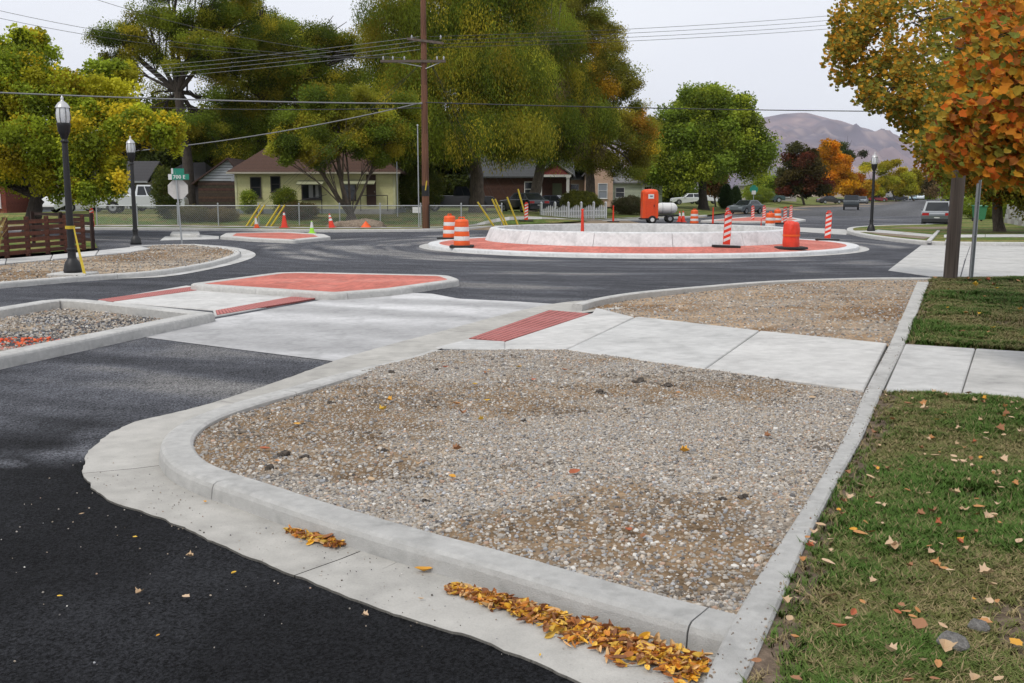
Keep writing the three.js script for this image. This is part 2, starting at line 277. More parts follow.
// runs from the path round the nose to the long strip: the bed is on its left
const bulbW = 0.215;
kerb(bulbOuter, bulbW, KH, { seg: 3.2, shape: (t) => lerp(0.16, 1, sst(0.02, 0.28, t)) });
{ // gutter pan
  const out = smooth([[1.554,-17.511], [0.748,-16.847], [-1.081,-13.004], [-1.842,-11.18], [-2.36,-9.394], [-2.741,-8.333], [-3.037,-7.803], [-3.04,-7.076], [-2.889,-6.531], [-2.735,-6.207], [-2.437,-5.78], [-2.026,-5.45], [-1.446,-4.91], [-1.009,-4.531], [-0.498,-4.097], [-0.126,-3.843], [0.211,-3.529], [0.602,-3.141]], 0.04);
  const inn0 = smooth(bulbOuter, 0.05), n = out.length;
  const inn = [...smooth([[1.786,-16.083], [1.197,-15.588], [-0.055,-13.502], [-0.885,-11.782]], 0.05).slice(0, -1), ...inn0, ...smooth([inn0[inn0.length - 1], [0.876,-3.692]], 0.05).slice(1)];
  const len = (p) => { const l = [0]; for (let i = 1; i < p.length; i++) l.push(l[i - 1] + Math.hypot(p[i][0] - p[i - 1][0], p[i][1] - p[i - 1][1])); return l; };
  const nearest = (q) => { let b = 0, bd = 1e9; for (let i = 0; i < inn.length; i++) { const d = (inn[i][0] - q[0]) ** 2 + (inn[i][1] - q[1]) ** 2; if (d < bd) { bd = d; b = i; } } return b; };
  const o = structure('gutter'); const L = len(out), rr = rng(9);
  const cuts = [0]; // joints every 2.5 m
  for (let s = 2.4; s < L[n - 1]; s += 2.5) cuts.push(L.findIndex((l) => l > s));
  cuts.push(n - 1);
  let last = 0;
  for (let c = 0; c < cuts.length - 1; c++) {
    const a = cuts[c], b = cuts[c + 1], pos = [], idx = [], m = b - a + 1, uv = [], nor = [];
    for (let i = a; i <= b; i++) {
      let k = nearest(out[i]); k = Math.max(k, last); last = Math.max(last, Math.min(k, last + 6));
      const gap = i === b && i < n - 1 ? 0.8 : 0, q = between(inn[last], inn[Math.max(0, last - 1)], gap * 0.2), p = between(out[i], out[i - 1] ?? out[i], gap * 0.2), j = 0.03 * (fbm(L[i] * 9, 3, 3) - 0.5);
      const dx = p[0] - q[0], dz = p[1] - q[1], l = Math.hypot(dx, dz);
      const P0 = [p[0] + dx / l * j, p[1] + dz / l * j], P1 = [q[0] - dx / l * 0.05, q[1] - dz / l * 0.05];
      for (const [x, y, z] of [[P0[0], -0.03, P0[1]], [P0[0], 0.012, P0[1]], [lerp(P0[0], P1[0], 0.6), 0.009, lerp(P0[1], P1[1], 0.6)], [P1[0], 0.014, P1[1]]]) { pos.push(x, y, z); uv.push(x, z); nor.push(0, 1, 0); }
    }
    for (let i = 0; i < m - 1; i++) for (let k = 0; k < 3; k++) { const v = i * 4 + k; idx.push(v, v + 4, v + 1, v + 1, v + 4, v + 5); }
    const g = new THREE.BufferGeometry(); g.setAttribute('position', new THREE.Float32BufferAttribute(pos, 3)); g.setAttribute('normal', new THREE.Float32BufferAttribute(nor, 3)); g.setAttribute('uv', new THREE.Float32BufferAttribute(uv, 2)); g.setIndex(idx); g.userData.ready = true;
    mk('gutter_slab', g, [mat.gutter, mat.gutter2][c % 2], o);
  }
}

// --- long flush strip between the beds and the lawn
const stripL = [[0.587,-3.074], [0.671,-3.272], [0.912,-3.863], [1.579,-5.237], [2.403,-6.996], [3.13,-8.655], [4.395,-11.458], [8.089,-19.856]];
const stripR = [[0.722,-3.074], [0.81,-3.272], [1.03,-3.757], [1.623,-5.095], [2.532,-6.996], [3.28,-8.655], [4.57,-11.458], [8.328,-19.856]];
{
  const A = smooth(stripL, 0.1), B = smooth(stripR, 0.1), n = 9, o = structure('concrete_strip');
  for (let i = 0; i < n; i++) { const q = (P, t) => P[Math.round(t * (P.length - 1))]; const t0 = i / n, t1 = (i + 1) / n - 0.0004, k = 3; const L = [], Rr = []; for (let j = 0; j <= k; j++) { const t = lerp(t0, t1, j / k), f = (P) => { const x = t * (P.length - 1), a = Math.floor(x), b = Math.min(P.length - 1, a + 1); return between(P[a], P[b], x - a); }; L.push(f(A)); Rr.push(f(B)); } mk('slab', prism([...L, ...Rr.reverse()], -0.1, KH + 0.012, 0.012), mat.kerb, o); }
}
// --- path crossing between the two beds, with its red warning plate
const pathY = (x, z) => lerp(0.018, 0.11, sst(-0.8, 4.5, x + (z + 12) * 0.25));
slabs('path', [
  [[-0.933,-11.782], [-0.083,-11.625], [-0.087,-12.277], [-0.558,-12.513]],
  [[-0.083,-11.625], [0.632,-11.526], [1.804,-14.621], [1.358,-16.01], [1.233,-15.252], [-0.087,-12.251]],
  [[0.644,-11.518], [1.962,-9.978], [3.198,-12.781], [1.908,-14.621], [1.813,-14.573]],
  [[1.969,-9.966], [3.131,-8.706], [4.386,-11.527], [3.207,-12.762]],
], pathY, 0.12, (i) => concretes[[0, 2, 0, 2][i]]);
slabs('sidewalk', [
  [[3.275,-8.614], [3.844,-8.391], [5.219,-11.099], [4.565,-11.446]],
  [[3.853,-8.391], [4.69,-8.139], [6.139,-10.632], [5.23,-11.099]],
], 0.112, 0.12, (i) => concretes[i]);
function warningPlate(corners, y, label) {
  const [a, b, c, d] = corners, o = tag(mk('warning_plate', prism(corners, y - 0.02, y + 0.006, 0.003), mat.plate), label, 'warning plate', 'red tactile plates at the crossing'), gs = [];
  const la = Math.hypot(b[0] - a[0], b[1] - a[1]), lb = Math.hypot(d[0] - a[0], d[1] - a[1]), na = Math.round(la / 0.075), nb = Math.round(lb / 0.075);
  for (let i = 0; i < na; i++) for (let j = 0; j < nb; j++) { const p = between(between(a, b, (i + 0.5) / na), between(d, c, (i + 0.5) / na), (j + 0.5) / nb); gs.push(put(new THREE.CylinderGeometry(0.012, 0.02, 0.006, 6), p[0], y + 0.009, p[1])); }
  const m = mk('domes', gs, mat.dome, o); m.userData.kind = 'stuff'; return o;
}
warningPlate([[-0.547,-12.54], [-0.087,-12.277], [1.218,-15.252], [0.588,-15.726]], 0.018, 'red tactile warning plate at the near end of the path between the gravel beds');

// --- far kerb of the second bed
const bed2Outer = [[0.955,-15.761], [1.298,-16.506], [2.06,-17.628], [3.502,-18.91], [5.4,-20.266], [7.707,-21.006], [8.857,-20.98]];
kerb(bed2Outer.slice().reverse(), 0.17, 0.12, { seg: 3.5 });
// --- concrete road apron on the right
slabs('concrete_apron', [
  [[9.305,-24.644], [11.815,-29.996], [13.289,-29.264], [10.186,-22.621], [9.551,-22.736]], [[11.886,-30.146], [15.338,-37.482], [17.001,-37.097], [13.39,-29.455]],
  [[13.319,-29.264], [15.388,-28.795], [12.081,-22.338], [10.208,-22.621]], [[13.405,-29.455], [17.019,-37.097], [19.207,-36.35], [15.486,-28.981]],
], 0.012, 0.03, (i) => concretes[1]);

// --- concrete crossing in front of the splitter island
const roadConcrete = M([0.50, 0.50, 0.505], 0.85, { map: again(T.concrete, 0.6), vertexColors: true, bumpMap: again(T.grain, 2), bumpScale: 0.002 });
const crossing = [[-4.833,-12.814], [-4.398,-14.743], [-3.185,-17.953], [-2.228,-18.907], [-1.5,-18.61], [-0.945,-17.685], [0.139,-17.173], [0.795,-16.767], [-0.182,-14.993], [-1.077,-12.956], [-1.836,-11.144], [-1.94,-10.833], [-3.234,-11.703]];
function patchGrid(name, poly, cell, hf, cf, material, grow = 0, parent) { // fine sheet cut to a polygon
  const P = grow ? inset(poly, -grow) : poly, xs = P.map((p) => p[0]), zs = P.map((p) => p[1]), x0 = Math.min(...xs), x1 = Math.max(...xs), z0 = Math.min(...zs), z1 = Math.max(...zs);
  const nx = Math.ceil((x1 - x0) / cell), nz = Math.ceil((z1 - z0) / cell), id = new Map(), pos = [], col = [], uv = [], idx = [];
  const v = (i, j) => { const k = j * (nx + 1) + i; if (!id.has(k)) { let x = x0 + i * cell, z = z0 + j * cell; if (!inside(P, x, z)) { let best = 1e9, bx = x, bz = z; for (let q = 0; q < P.length; q++) { const A = P[q], B = P[(q + 1) % P.length], dx = B[0] - A[0], dz = B[1] - A[1], t = clamp(((x - A[0]) * dx + (z - A[1]) * dz) / (dx * dx + dz * dz || 1)), ex = A[0] + dx * t, ez = A[1] + dz * t, dd = (x - ex) ** 2 + (z - ez) ** 2; if (dd < best) { best = dd; bx = ex; bz = ez; } } x = bx; z = bz; } id.set(k, pos.length / 3); pos.push(x, hf(x, z), z); uv.push(x, z); if (cf) col.push(...cf(x, z)); } return id.get(k); };
  const cell4 = (i, j) => [[0, 0], [1, 0], [0, 1], [1, 1]].some(([a, b]) => inside(P, x0 + (i + a) * cell, z0 + (j + b) * cell));
  for (let j = 0; j < nz; j++) for (let i = 0; i < nx; i++) if (cell4(i, j)) { const a = v(i, j), b = v(i + 1, j), c = v(i, j + 1), d = v(i + 1, j + 1); idx.push(a, c, b, b, c, d); }
  const g = new THREE.BufferGeometry(); g.setAttribute('position', new THREE.Float32BufferAttribute(pos, 3)); g.setAttribute('uv', new THREE.Float32BufferAttribute(uv, 2)); if (cf) g.setAttribute('color', new THREE.Float32BufferAttribute(col, 3)); g.setIndex(idx); g.computeVertexNormals(); g.userData.ready = true;
  const m = mk(name, g, material, parent); m.userData.kind = 'structure'; return m;
}
{ // tyre-greyed concrete: darker dusty tracks swing through the crossing
  patchGrid('road_crossing', crossing, 0.09, () => 0.006, (x, z) => { const s = fbm(x * 0.12 + z * 0.05 + 3, (x * 0.42 - z) * 0.55 + 4, 3), f = fbm(x * 1.2, z * 1.2, 4), g = fbm((x * 0.4 - z) * 6, x * 0.6, 3); const v = 0.84 + 0.56 * sst(0.36, 0.62, s) + 0.16 * (f - 0.5) + 0.10 * (g - 0.5); return [v, v, v * 1.01]; }, roadConcrete);
}
// --- splitter island with stamped red top
function island(name, poly, w, h, topY, seg = 2.4, top = mat.stamped, step = 0.2) { // poly ordered so that the island is on the left
  if (area2(poly) > 0) poly = poly.slice().reverse();
  const n = poly.length, P = [];
  for (let i = 0; i < n; i++) { const a = poly[(i + n - 1) % n], q = poly[i], b = poly[(i + 1) % n]; const la = Math.hypot(a[0] - q[0], a[1] - q[1]), lb = Math.hypot(b[0] - q[0], b[1] - q[1]), r = Math.min(0.3, la * 0.3, lb * 0.3); const s = between(q, a, r / la), e = between(q, b, r / lb); for (const t of [0, 0.25, 0.5, 0.75, 1]) P.push(between(between(s, q, t), between(q, e, t), t)); }
  const line = []; for (let i = 0; i < P.length; i++) { const a = P[i], b = P[(i + 1) % P.length], l = Math.hypot(b[0] - a[0], b[1] - a[1]), m = Math.max(1, Math.round(l / step)); for (let k = 0; k < m; k++) line.push(between(a, b, k / m)); } line.push(line[0].slice());
  kerb(line, w, h, { seg, step, raw: true });
  const t = mk(name, flatTop(inset(poly, w - 0.03), topY), top); t.userData.kind = 'structure'; return P;
}
island('island_paving', [[-6.332,-19.304], [-3.133,-17.37], [-2.168,-18.247], [-1.043,-20.341], [-1.386,-21.548], [-4.786,-22.476], [-5.263,-22.296]], 0.24, 0.13, 0.122);
// pass-through slab and its two plates
slabs('path', [[[-7.223,-17.256], [-6.625,-20.192], [-3.295,-18.267], [-4.483,-14.93], [-4.77,-15.796]]], 0.02, 0.05, () => concretes[2]);
warningPlate([[-7.24,-17.34], [-6.864,-17.008], [-5.965,-19.422], [-6.41,-19.899]], 0.02, 'red tactile warning plate on the far side of the island gap');
warningPlate([[-4.689,-15.657], [-4.49,-15.057], [-3.292,-18.044], [-3.786,-18.418]], 0.02, 'long red tactile warning plate on the near side of the island gap');
// left gravel median with a deep open bed
const median = [[-4.335,-14.398], [-4.764,-12.822], [-5.4,-10.372], [-5.613,-9.141], [-8.127,-13.344], [-7.826,-15.141], [-7.659,-16.088], [-7.43,-16.375], [-7.016,-16.295], [-6.132,-15.704]];
const medianLine = median;
{
  let poly = median.slice(); if (area2(poly) > 0) poly.reverse();
  const line = []; for (let i = 0; i < poly.length; i++) { const a = poly[i], b = poly[(i + 1) % poly.length], l = Math.hypot(b[0] - a[0], b[1] - a[1]), m = Math.max(1, Math.round(l / 0.2)); for (let k = 0; k < m; k++) line.push(between(a, b, k / m)); } line.push(line[0].slice());
  const o = structure('kerb');
  for (let i = 0; i < line.length - 1; i += 11) { const e = Math.min(line.length - 1, i + 11); mk('kerb_segment', cross(line.slice(i, e + 1), kerbProfile(0.26, 0.14, 0.02, -0.2)), mat.kerb, o); }
}
// --- left corner: kerb, gutter, gravel verge, sidewalk
const leftOuter = [[-10.789,-18.74], [-10.166,-19.739], [-9.201,-21.493], [-8.249,-22.689], [-7.847,-25.067], [-7.904,-27.764], [-8.32,-30.54], [-9.076,-32.612], [-10.393,-34.624], [-11.666,-36.107], [-12.58,-35.725], [-13.234,-34.624]];
kerb(leftOuter, 0.2, 0.12, { seg: 4, step: 0.3 });
{ const A = smooth([[-10.951,-19.008], [-10.347,-20.078], [-9.392,-21.927], [-8.079,-22.199], [-7.532,-25.521], [-7.856,-30.504], [-8.975,-33.954], [-10.546,-36.719], [-12.461,-38.686]], 0.5), Bq = smooth([[-11.37,-19.745], [-10.534,-20.446], [-9.566,-22.338], [-8.496,-23.359], [-8.107,-25.889], [-8.141,-28.795], [-8.647,-31.854], [-9.506,-34.277], [-10.913,-36.35]], 0.5), n = 16, f = (P, t) => { const x = t * (P.length - 1), a = Math.min(P.length - 2, Math.floor(x)); return between(P[a], P[a + 1], x - a); };
  const o = structure('gutter'); for (let i = 0; i < n; i++) mk('gutter_slab', flatTop([f(A, i / n), f(A, (i + 0.5) / n), f(A, (i + 0.99) / n), f(Bq, (i + 0.99) / n), f(Bq, (i + 0.5) / n), f(Bq, i / n)], 0.012), concretes[i % 2], o); }
slabs('sidewalk', [[[-13.595,-23.678], [-12.865,-25.297], [-13.839,-27.283], [-14.85,-25.886]], [[-12.859,-25.335], [-12.494,-26.975], [-13.383,-29.039], [-13.834,-27.328]], [[-12.487,-27.018], [-12.07,-28.889], [-13.034,-31.443], [-13.377,-29.09]], [[-12.062,-28.939], [-11.72,-30.636], [-11.839,-32.671], [-12.759,-34.277], [-13.027,-31.502]]], 0.135, 0.12);

// --- roundabout: kerb ring, stamped apron, cast wall
{
  const [cx, cz] = HUB, ring = (r, n = 140) => Array.from({ length: n + 1 }, (_, i) => { const a = -i / n * 2 * Math.PI + 1.2; return [cx + r * Math.cos(a), cz + r * Math.sin(a)]; });
  kerb(ring(7.8), 0.42, 0.125, { seg: 3.0, step: 0.35, raw: true, material: mat.cast });
  const o = structure('gutter'); for (let i = 0; i < 24; i++) { const g = []; const q = (r, a) => [cx + r * Math.cos(a), cz + r * Math.sin(a)], a0 = i / 24 * 2 * Math.PI, a1 = (i + 0.995) / 24 * 2 * Math.PI, p = []; for (let k = 0; k <= 5; k++) p.push(q(8.14, lerp(a0, a1, k / 5))); for (let k = 5; k >= 0; k--) p.push(q(7.78, lerp(a0, a1, k / 5))); mk('gutter_slab', flatTop(p, 0.01), concretes[1], o); }
  mk('apron', lathe([[5.4, 0.25], [5.75, 0.235], [7.4, 0.118]], 140, cx, 0, cz), mat.stamped).userData.kind = 'structure';
  const wall = thing('island_wall', 'low white cast concrete ring wall in the middle of the roundabout', 'wall', [cx, 0, cz]);
  const n = 14; for (let i = 0; i < n; i++) { // segments with open joints; the profile leans in
    const a0 = (i + 0.35) / n * 2 * Math.PI, a1 = (i + 1.35) / n * 2 * Math.PI - 0.0035, P = []; for (let k = 0; k <= 10; k++) { const a = lerp(a1, a0, k / 10); P.push([5.72 * Math.cos(a), 5.72 * Math.sin(a)]); }
    mk('wall_segment', cross(P, [[0, 0.2], [0.20, 0.655], [0.24, 0.685], [0.46, 0.69], [0.48, 0.67], [0.5, 0.2]]), mat.cast, wall);
  }
  mk('island_soil', lathe([[0.01, 0.34], [3, 0.33], [5.4, 0.28]], 60, cx, 0, cz), mat.soil).userData.kind = 'structure';
}
island('island_paving', [[-12.581,-43.119], [-10.559,-40.629], [-8.488,-38.942], [-7.682,-42.469], [-8.533,-45.438], [-10.851,-48.293], [-13.412,-46.952]], 0.5, 0.14, 0.128, 3, mat.stamped, 0.4);
island('island_paving', [[-15.339,-44.897], [-13.919,-44.657], [-15.174,-48.55], [-16.483,-48.55]], 0.45, 0.15, 0.14, 4, concretes[2], 0.4);
slabs('path', [[[-14.718,-41.82], [-12.689,-43.323], [-13.526,-46.199], [-14.965,-48.166], [-15.978,-46.082]]], 0.012, 0.03);
island('island_paving', [[13.443,-71.721], [16.048,-69.077], [19.572,-69.361], [21.952,-74.905], [23.162,-83.009], [19.858,-85.532]], 0.6, 0.14, 0.13, 4, mat.stamped, 0.5);
// concrete crossing over the right-hand street
mk('street_crossing', flatTop([[14.658,-53.578], [15.987,-47.911], [17.714,-52.798], [18.636,-56.063], [17.175,-59.756], [16.997,-62.861]], 0.008), concretes[1]).userData.kind = 'structure';

// --- far side: yards behind the kerb, and the right-hand corner
const farEdge = [[-33.809,-53.578], [-27.39,-53.578], [-22.708,-55.21], [-15.086,-53.578], [-10.923,-51.595], [-6.08,-52.04], [-3.807,-52.952], [-0.701,-58.502], [2.933,-61.248], [8.051,-74.76], [15.417,-86.907], [19.98,-98.312], [25.726,-113.31], [34.12,-132.866], [44.203,-154.252], [67.911,-196.213], [100.583,-257.438]];
{
  const E = smooth(farEdge, 1.2), back = [0, 0.3, 1, 2, 3, 4, 5, 6, 7, 8, 10, 13, 16, 20, 26, 34, 45, 60, 80, 110, 160], pos = [], uv = [], idx = [], n = E.length;
  back.forEach((b, j) => E.forEach(([x, z], i) => { const zz = z - b, y = land(x, zz) + 0.13; pos.push(x, y, zz); uv.push(x, zz); if (j < back.length - 1 && i < n - 1) { const a = j * n + i; idx.push(a, a + 1, a + n, a + 1, a + n + 1, a + n); } }));
  const g = new THREE.BufferGeometry(); g.setAttribute('position', new THREE.Float32BufferAttribute(pos, 3)); g.setAttribute('uv', new THREE.Float32BufferAttribute(uv, 2)); g.setIndex(idx); g.computeVertexNormals(); g.userData.ready = true;
  mk('yard', g, mat.turf).userData.kind = 'structure';
  kerb(E.filter((p) => p[1] > -94), 0.3, 0.15, { seg: 5, step: 1.2, raw: true });
  // sidewalk along it
  const o = structure('sidewalk'), q = E.filter((p) => p[1] > -85); const off = (p, b) => [p[0], p[1] - b];
  for (let i = 0; i + 1 < q.length; i++) { const L = [off(q[i], 2.2), off(between(q[i], q[i + 1], 0.985), 2.2), off(between(q[i], q[i + 1], 0.985), 3.7), off(q[i], 3.7)]; mk('slab', flatTop(L, (x, z) => land(x, z) + 0.15), [mat.concreteOld, concretes[1]][i % 2], o); }
}
const cornerEdge = [[21.39,-36.35], [15.863,-37.482], [15.585,-38.853], [15.566,-42.309], [15.973,-46.199], [17.212,-51.449], [18.97,-55.89], [21.874,-59.56], [24.763,-61.581], [28.3,-63.744]];
{
  const E = smooth(cornerEdge, 0.8), last = E[E.length - 1];
  const far = [last, [last[0] + 13.5, -94.9], [last[0] + 60, -94.9], [90, -40]];
  mk('corner_lawn', flatTop([...E, ...far.slice(1)], 0.13), mat.turf).userData.kind = 'structure';
  kerb(E.slice().reverse(), 0.3, 0.15, { seg: 4, step: 0.8, raw: true });
  const pos = [], uv = [], idx = [], rows = steps(-94.9, -420, 20), n = 3; rows.forEach((z, j) => { const x0 = last[0] + 13.5 + (-z - 95) * 0.45; [x0, x0 + 12, x0 + 40, x0 + 120].forEach((x) => { pos.push(x, (-z - 95) * 0.005 + 0.13, z); uv.push(x, z); }); if (j < rows.length - 1) for (let i = 0; i < 3; i++) { const a = j * 4 + i; idx.push(a, a + 1, a + 4, a + 1, a + 5, a + 4); } });
  const g = new THREE.BufferGeometry(); g.setAttribute('position', new THREE.Float32BufferAttribute(pos, 3)); g.setAttribute('uv', new THREE.Float32BufferAttribute(uv, 2)); g.setIndex(idx); g.computeVertexNormals(); g.userData.ready = true;
  mk('verge', g, mat.turf).userData.kind = 'structure';
  mk('corner_bed', flatTop([[16.968,-48.55], [16.417,-44.657], [16.454,-39.953], [17.748,-42.389], [17.84,-48.55], [17.994,-50.916]], 0.139), mat.soil).userData.kind = 'structure';
  mk('bare_soil', flatTop([[20.6,-54.898], [21.771,-52.175], [23.361,-52.831], [25.084,-57.134], [22.518,-55.994]], 0.139), mat.soil).userData.kind = 'structure';
  slabs('sidewalk', [[[17.146,-47.965], [17.378,-44.838], [18.608,-47.414], [18.605,-50.922]], [[17.4,-44.838], [17.446,-41.667], [18.599,-44.119], [18.631,-47.414]], [[17.897,-41.458], [19.794,-41.879], [20.958,-44.356], [19.04,-44.119]], [[19.815,-41.879], [23.108,-42.2], [24.544,-44.838], [20.98,-44.356]]], 0.16, 0.1);
  slabs('concrete_strip', [[[15.611,-37.667], [15.709,-37.496], [20.861,-48.816], [20.837,-49.106]], [[16.125,-37.241], [16.312,-37.157], [20.3,-46.09], [20.275,-46.349]]], 0.19, 0.1);
}

// ---------------------------------------------------------------- gravel beds, lawns, litter of leaves
const stoneGeos = [11, 12, 13, 14].map((s) => { const r = rng(s), g = new THREE.IcosahedronGeometry(1, 0), p = g.attributes.position, seen = {}; for (let i = 0; i < p.count; i++) { const k = [p.getX(i), p.getY(i), p.getZ(i)].map((v) => v.toFixed(2)).join(); const f = seen[k] ??= 0.7 + 0.5 * r(); p.setXYZ(i, p.getX(i) * f, p.getY(i) * f * 0.62, p.getZ(i) * f * (0.75 + 0.1 * s % 0.3)); } g.computeVertexNormals(); g.setAttribute('uv', new THREE.Float32BufferAttribute(new Float32Array(p.count * 2), 2)); return g; });
const stoneMat = M([1, 1, 1], 0.95, { specularIntensity: 0.25 });
function scatter(name, geos, material, items, parent = scene) { // items: [x,y,z, rx,ry,rz, sx,sy,sz, r,g,b]
  const out = [];
  geos.forEach((g, k) => {
    const mine = items.filter((_, i) => i % geos.length === k); if (!mine.length) return;
    const im = shadowed(new THREE.InstancedMesh(g, material, mine.length)), c = new THREE.Color();
    mine.forEach((t, i) => { im.setMatrixAt(i, _m.compose(V3(t[0], t[1], t[2]), _q.setFromEuler(_e.set(t[3], t[4], t[5])), V3(t[6], t[7], t[8]))); im.setColorAt(i, c.setRGB(t[9], t[10], t[11])); });
    im.name = parent === scene ? numbered(name) : name; im.userData.kind = 'stuff'; parent.add(im); out.push(im);
  });
  return out;
}
const bedInner = offsetLine(smooth(bulbOuter, 0.2), bulbW * 0.6);
const bedCore = [...bedInner, [0.931,-3.899], [1.62,-5.3], [2.453,-7.079], [3.202,-8.805], [1.977,-10.008], [0.631,-11.503], [-0.083,-11.602]];
const bed2Core = [...offsetLine(smooth(bed2Outer, 0.3), -0.1), [8.128,-19.856], [4.407,-11.458], [3.198,-12.781], [1.904,-14.597], [1.358,-16.01]];
const pathEdge = [[-0.945,-11.782], [-0.083,-11.625], [0.632,-11.526], [1.962,-9.978], [3.131,-8.706]];
function edgeDist(L, x, z) { let d = 1e9; for (let i = 0; i < L.length - 1; i++) { const a = L[i], b = L[i + 1], dx = b[0] - a[0], dz = b[1] - a[1], t = clamp(((x - a[0]) * dx + (z - a[1]) * dz) / (dx * dx + dz * dz)); d = Math.min(d, Math.hypot(x - a[0] - dx * t, z - a[1] - dz * t)); } return d; }
const bedH = (x, z) => Math.max(0.006, Math.min(0.075, pathY(x, z) - 0.012 + 0.035 * edgeDist(pathEdge, x, z))) + 0.035 * (fbm(x * 1.1 + 7, z * 1.1, 4) - 0.5) + 0.02 * (fbm(x * 7, z * 7, 3) - 0.5);
const bedTone = (x, z) => { const b = sst(0.47, 0.66, fbm(x * 0.55 + 21, z * 0.8 + 4, 4) + 0.3 * (fbm(x * 4 + 2, z * 4, 4) - 0.5)), g = sst(0.55, 0.7, fbm(x * 0.7 + 60, z * 0.9, 4)), f = 0.8 + 0.5 * (fbm(x * 5, z * 5, 3) - 0.5); let c = mix3([0.60, 0.50, 0.39], [0.38, 0.27, 0.17], b); c = mix3(c, [0.56, 0.53, 0.49], g * 0.7); return c.map((v) => v * f * 1.35); };
const bedMat = M([1, 1, 1], 1, { specularIntensity: 0.2, map: again(T.soil, 1), vertexColors: true, bumpMap: again(T.soil, 1.6), bumpScale: 0.015 });
const near = bedCore;
patchGrid('gravel_bed', near, 0.05, bedH, bedTone, bedMat, 0.02);
const bed2H = (x, z) => Math.max(0.012, pathY(x, z) - 0.035) + 0.03 * (fbm(x + 17, z, 4) - 0.5) * sst(0.02, 0.06, pathY(x, z) - 0.035);
patchGrid('gravel_bed', bed2Core, 0.1, bed2H, (x, z) => { const c = bedTone(x + 9, z); const red = sst(0.7, 0.2, Math.hypot(x - 5.0, (z + 20.6) * 0.9)) * sst(0.4, 0.6, fbm(x * 4, z * 4, 3)); return mix3([c[0] * 1.05, c[1] * 0.95, c[2] * 0.85], [0.7, 0.2, 0.13], red * 0.8); }, bedMat, 0.02);
const medianBed = inset(median, 0.2);
patchGrid('gravel_bed', medianBed, 0.1, (x, z) => -0.03 + 0.05 * (fbm(x * 1.3, z * 1.3, 4) - 0.5) + 0.03, (x, z) => { const c = bedTone(x + 3, z + 5); const [ox, oz] = [-6.104,-12.024]; const red = sst(0.75, 0.35, Math.hypot((x - ox) * 0.42 + (z - oz) * 0.2, (z - oz) * 1.0 - (x - ox) * 0.32) + 0.5 * (fbm(x * 5, z * 5, 3) - 0.5)); return mix3(c, [1.0, 0.16, 0.10], red * 0.5); }, bedMat, 0.02);
const vergePoly = [...offsetLine(smooth(leftOuter, 0.5), 0.1).slice(0, -2), [-11.678,-30.525], [-12.029,-28.789], [-12.454,-26.888], [-12.827,-25.22], [-13.557,-23.611]];
patchGrid('gravel_bed', vergePoly, 0.2, (x, z) => 0.1 + 0.04 * (fbm(x, z, 4) - 0.5), (x, z) => { const c = bedTone(x * 0.5, z * 0.5); return c.map((v, i) => v * [1.02, 1.0, 0.98][i]); }, bedMat);
mk('left_yard', flatTop([[-19.923,-27.901], [-16.006,-27.901], [-14.916,-29.407], [-14.425,-31.3], [-14.049,-33.891], [-16.528,-39.533], [-20.939,-44.386], [-31.586,-44.386]], 0.1), mat.turf).userData.kind = 'structure';

const stoneTone = (r) => { const k = r(); const v = 0.24 + 0.32 * r() * r() + 0.08 * r(); const c = k < 0.5 ? [v, v * 0.92, v * 0.82] : k < 0.72 ? [v * 0.95, v * 0.80, v * 0.64] : k < 0.83 ? [v * 0.84, v * 0.85, v * 0.88] : k < 0.93 ? [v * 0.4, v * 0.38, v * 0.37] : k < 0.975 ? [v, v * 0.7, v * 0.52] : [0.62, 0.60, 0.56]; return c; };
function strew(poly, n, size, hf, seed, keep = () => 1, tone = stoneTone) {
  const r = rng(seed), xs = poly.map((p) => p[0]), zs = poly.map((p) => p[1]), x0 = Math.min(...xs), x1 = Math.max(...xs), z0 = Math.min(...zs), z1 = Math.max(...zs), out = [];
  for (let t = 0; t < n * 6 && out.length < n; t++) {
    const x = lerp(x0, x1, r()), z = lerp(z0, z1, r()); if (!inside(poly, x, z) || r() > keep(x, z)) continue;
    const s = size(r, x, z); out.push([x, hf(x, z) + s * 0.15, z, (r() - 0.5) * 0.9, r() * 6.3, (r() - 0.5) * 0.9, s, s, s, ...tone(r, x, z)]);
  }
  return out;
}
const bedKeep = (x, z) => 0.24 + 0.85 * (1 - sst(0.46, 0.62, fbm(x * 0.55 + 21, z * 0.8 + 4, 4) + 0.3 * (fbm(x * 4 + 2, z * 4, 4) - 0.5))) * (0.35 + 0.65 * sst(0.3, 0.6, fbm(x * 1.7, z * 1.7 + 3, 3)));
const core1 = bedCore;
scatter('gravel', stoneGeos, stoneMat, strew(core1, 120000, (r, x, z) => (0.0045 + 0.010 * r() ** 2.2) * (1 + 0.25 * sst(-8, -4.5, z)), bedH, 31, bedKeep));
scatter('gravel', stoneGeos.slice(0, 2), stoneMat, strew(core1, 2200, (r) => 0.013 + 0.012 * r() ** 2, bedH, 32, (x, z) => 0.2 + 0.8 * sst(0.45, 0.65, fbm(x * 0.9 + 3, z * 1.1 + 8, 3))));
scatter('gravel', stoneGeos.slice(0, 2), stoneMat, strew(bed2Core, 7000, (r) => 0.010 + 0.018 * r() ** 2, bed2H, 33));
scatter('gravel', stoneGeos.slice(0, 2), stoneMat, strew(inset(medianBed, 0.1), 4500, (r) => 0.010 + 0.02 * r() ** 2, (x, z) => 0.01, 34, undefined, (r, x, z) => { const [ox, oz] = [-6.322,-12.363]; const q = Math.hypot((x - ox) * 0.5, z - oz) + 0.4 * (N2(x * 5, z * 5) - 0.5); return q < 0.3 && r() < 0.75 ? [0.6 + 0.15 * r(), 0.10 + 0.06 * r(), 0.06] : stoneTone(r); }));
